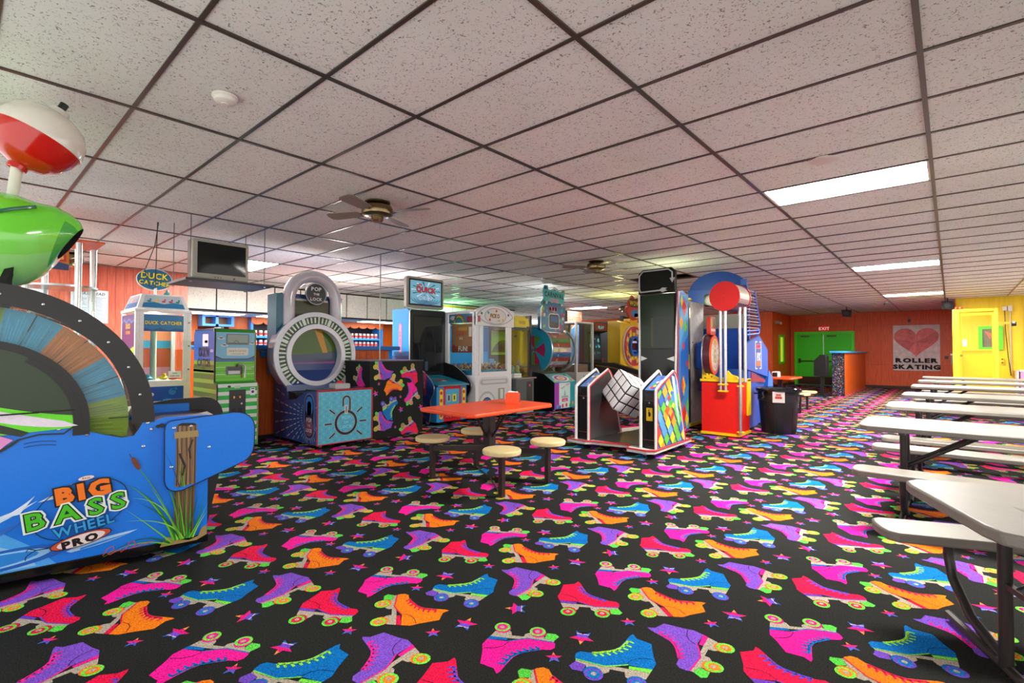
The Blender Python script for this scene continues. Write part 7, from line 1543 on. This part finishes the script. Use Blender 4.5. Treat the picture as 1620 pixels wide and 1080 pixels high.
# strip lights under the soffit
for q, (y0, y1) in enumerate(((3.3, 4.5), (4.95, 6.15), (7.7, 8.9))):
    t = thing('soffit_light', ['strip light under the soffit behind the duck catching game', 'strip light under the soffit left of the padlock game', 'strip light under the soffit right of the padlock game'][q], 'light', (-12.4, (y0+y1)/2, 2.12), group='strip lights over the prize area')
    m = M('#fffaf0'); m.box(-12.65, -12.15, y0, y1, 2.108, 2.118); m.build('diffuser', SOFFIT, t, smooth=False)
    m = M('#d8d4cc'); m.box(-12.69, -12.11, y0-.04, y1+.04, 2.118, 2.129); m.build('frame', PAINT, t, smooth=False)

# ================================================================== SNACK BAR SIGN WALL
t = thing('snack_bar_sign', 'pale green snack bar sign lit by a green tube behind the games', 'sign', (-11.9, 10.5, 2.4))
m = M('#a8d8b0'); m.box(-11.98, -11.92, 8.9, 12.3, 2.10, 2.60); m.F((-11.92, 8.9, 2.1), (0, 1, 0), (0, 0, 1)); m.T('SNACK BAR', 1.35, .08, .34, '#107858', sx=.9, gap=.16); m.build('board', PRINT, t, smooth=False, recalc=False)
m = M('#8cffa0'); m.cyl((-11.80, 9.2, 2.60), (-11.80, 11.4, 2.60), .03, n=10); m.build('neon_tube', NEON, t)
m = M('#b07818'); m.box(-11.95, -11.72, 8.9, 12.3, 2.66, 2.72); m.build('trim_board', PAINT, t, smooth=False)
sw = M('#145aa8'); sw.box(-12.0, -11.95, 8.9, 13.5, 0, 2.75); sw.F((-11.95, 8.9, 0), (0, 1, 0), (0, 0, 1), .002); sw.R(0, 1.3, 3.4, 2.1, '#1a5cac'); sw.up(); sw.L(arc(1.35, 1.75, .22, 0, 360, 20), .07, '#5898d8'); sw.L(arc(2.1, 1.75, .22, 0, 360, 20), .07, '#5898d8'); sw.R(0, .9, 3.4, 1.28, '#2c90dc'); stru(sw, 'wall_snack', PRINT, smooth=False, recalc=False)
# wavy blue board, bricks and speaker ball beyond the crane games
t = thing('wavy_blue_board', 'grey blue wave shaped board high behind the green crane game', 'board', (-9.5, 13.0, 1.9))
m = M('#3c6ca0'); pts = [(11.6, .0), (14.5, .0)]+[(14.5-i*.145, 2.12+.16*math.sin(i*.62+.4)) for i in range(21)]; m.prism(pts, 'x', -9.5, -9.45); m.build('board', PAINT, t, smooth=False)
t = thing('brick_pier', 'short piece of red brick pier showing above the blue wave board', 'wall piece', (-10.0, 14.4, 0))
m = M('#6c5448'); m.box(-10.2, -9.9, 14.1, 15.0, 0, 2.7); core = m.build('mortar_core', MATTE, t, smooth=False); b0_ = None
for j in range(26):
    for i in range(5):
        yy = 14.1+i*.2-(.1 if j % 2 else 0); w_ = .19
        if yy < 14.08: yy = 14.1; w_ = .09
        if yy+w_ > 15.02: continue
        m = M(['#7c2c18', '#8c361e', '#6c2812'][(i*3+j) % 3]); m.box(-9.9, -9.885, yy, yy+w_, .1+j*.1, .1+j*.1+.085); m.build('brick', MATTE, t, smooth=False)
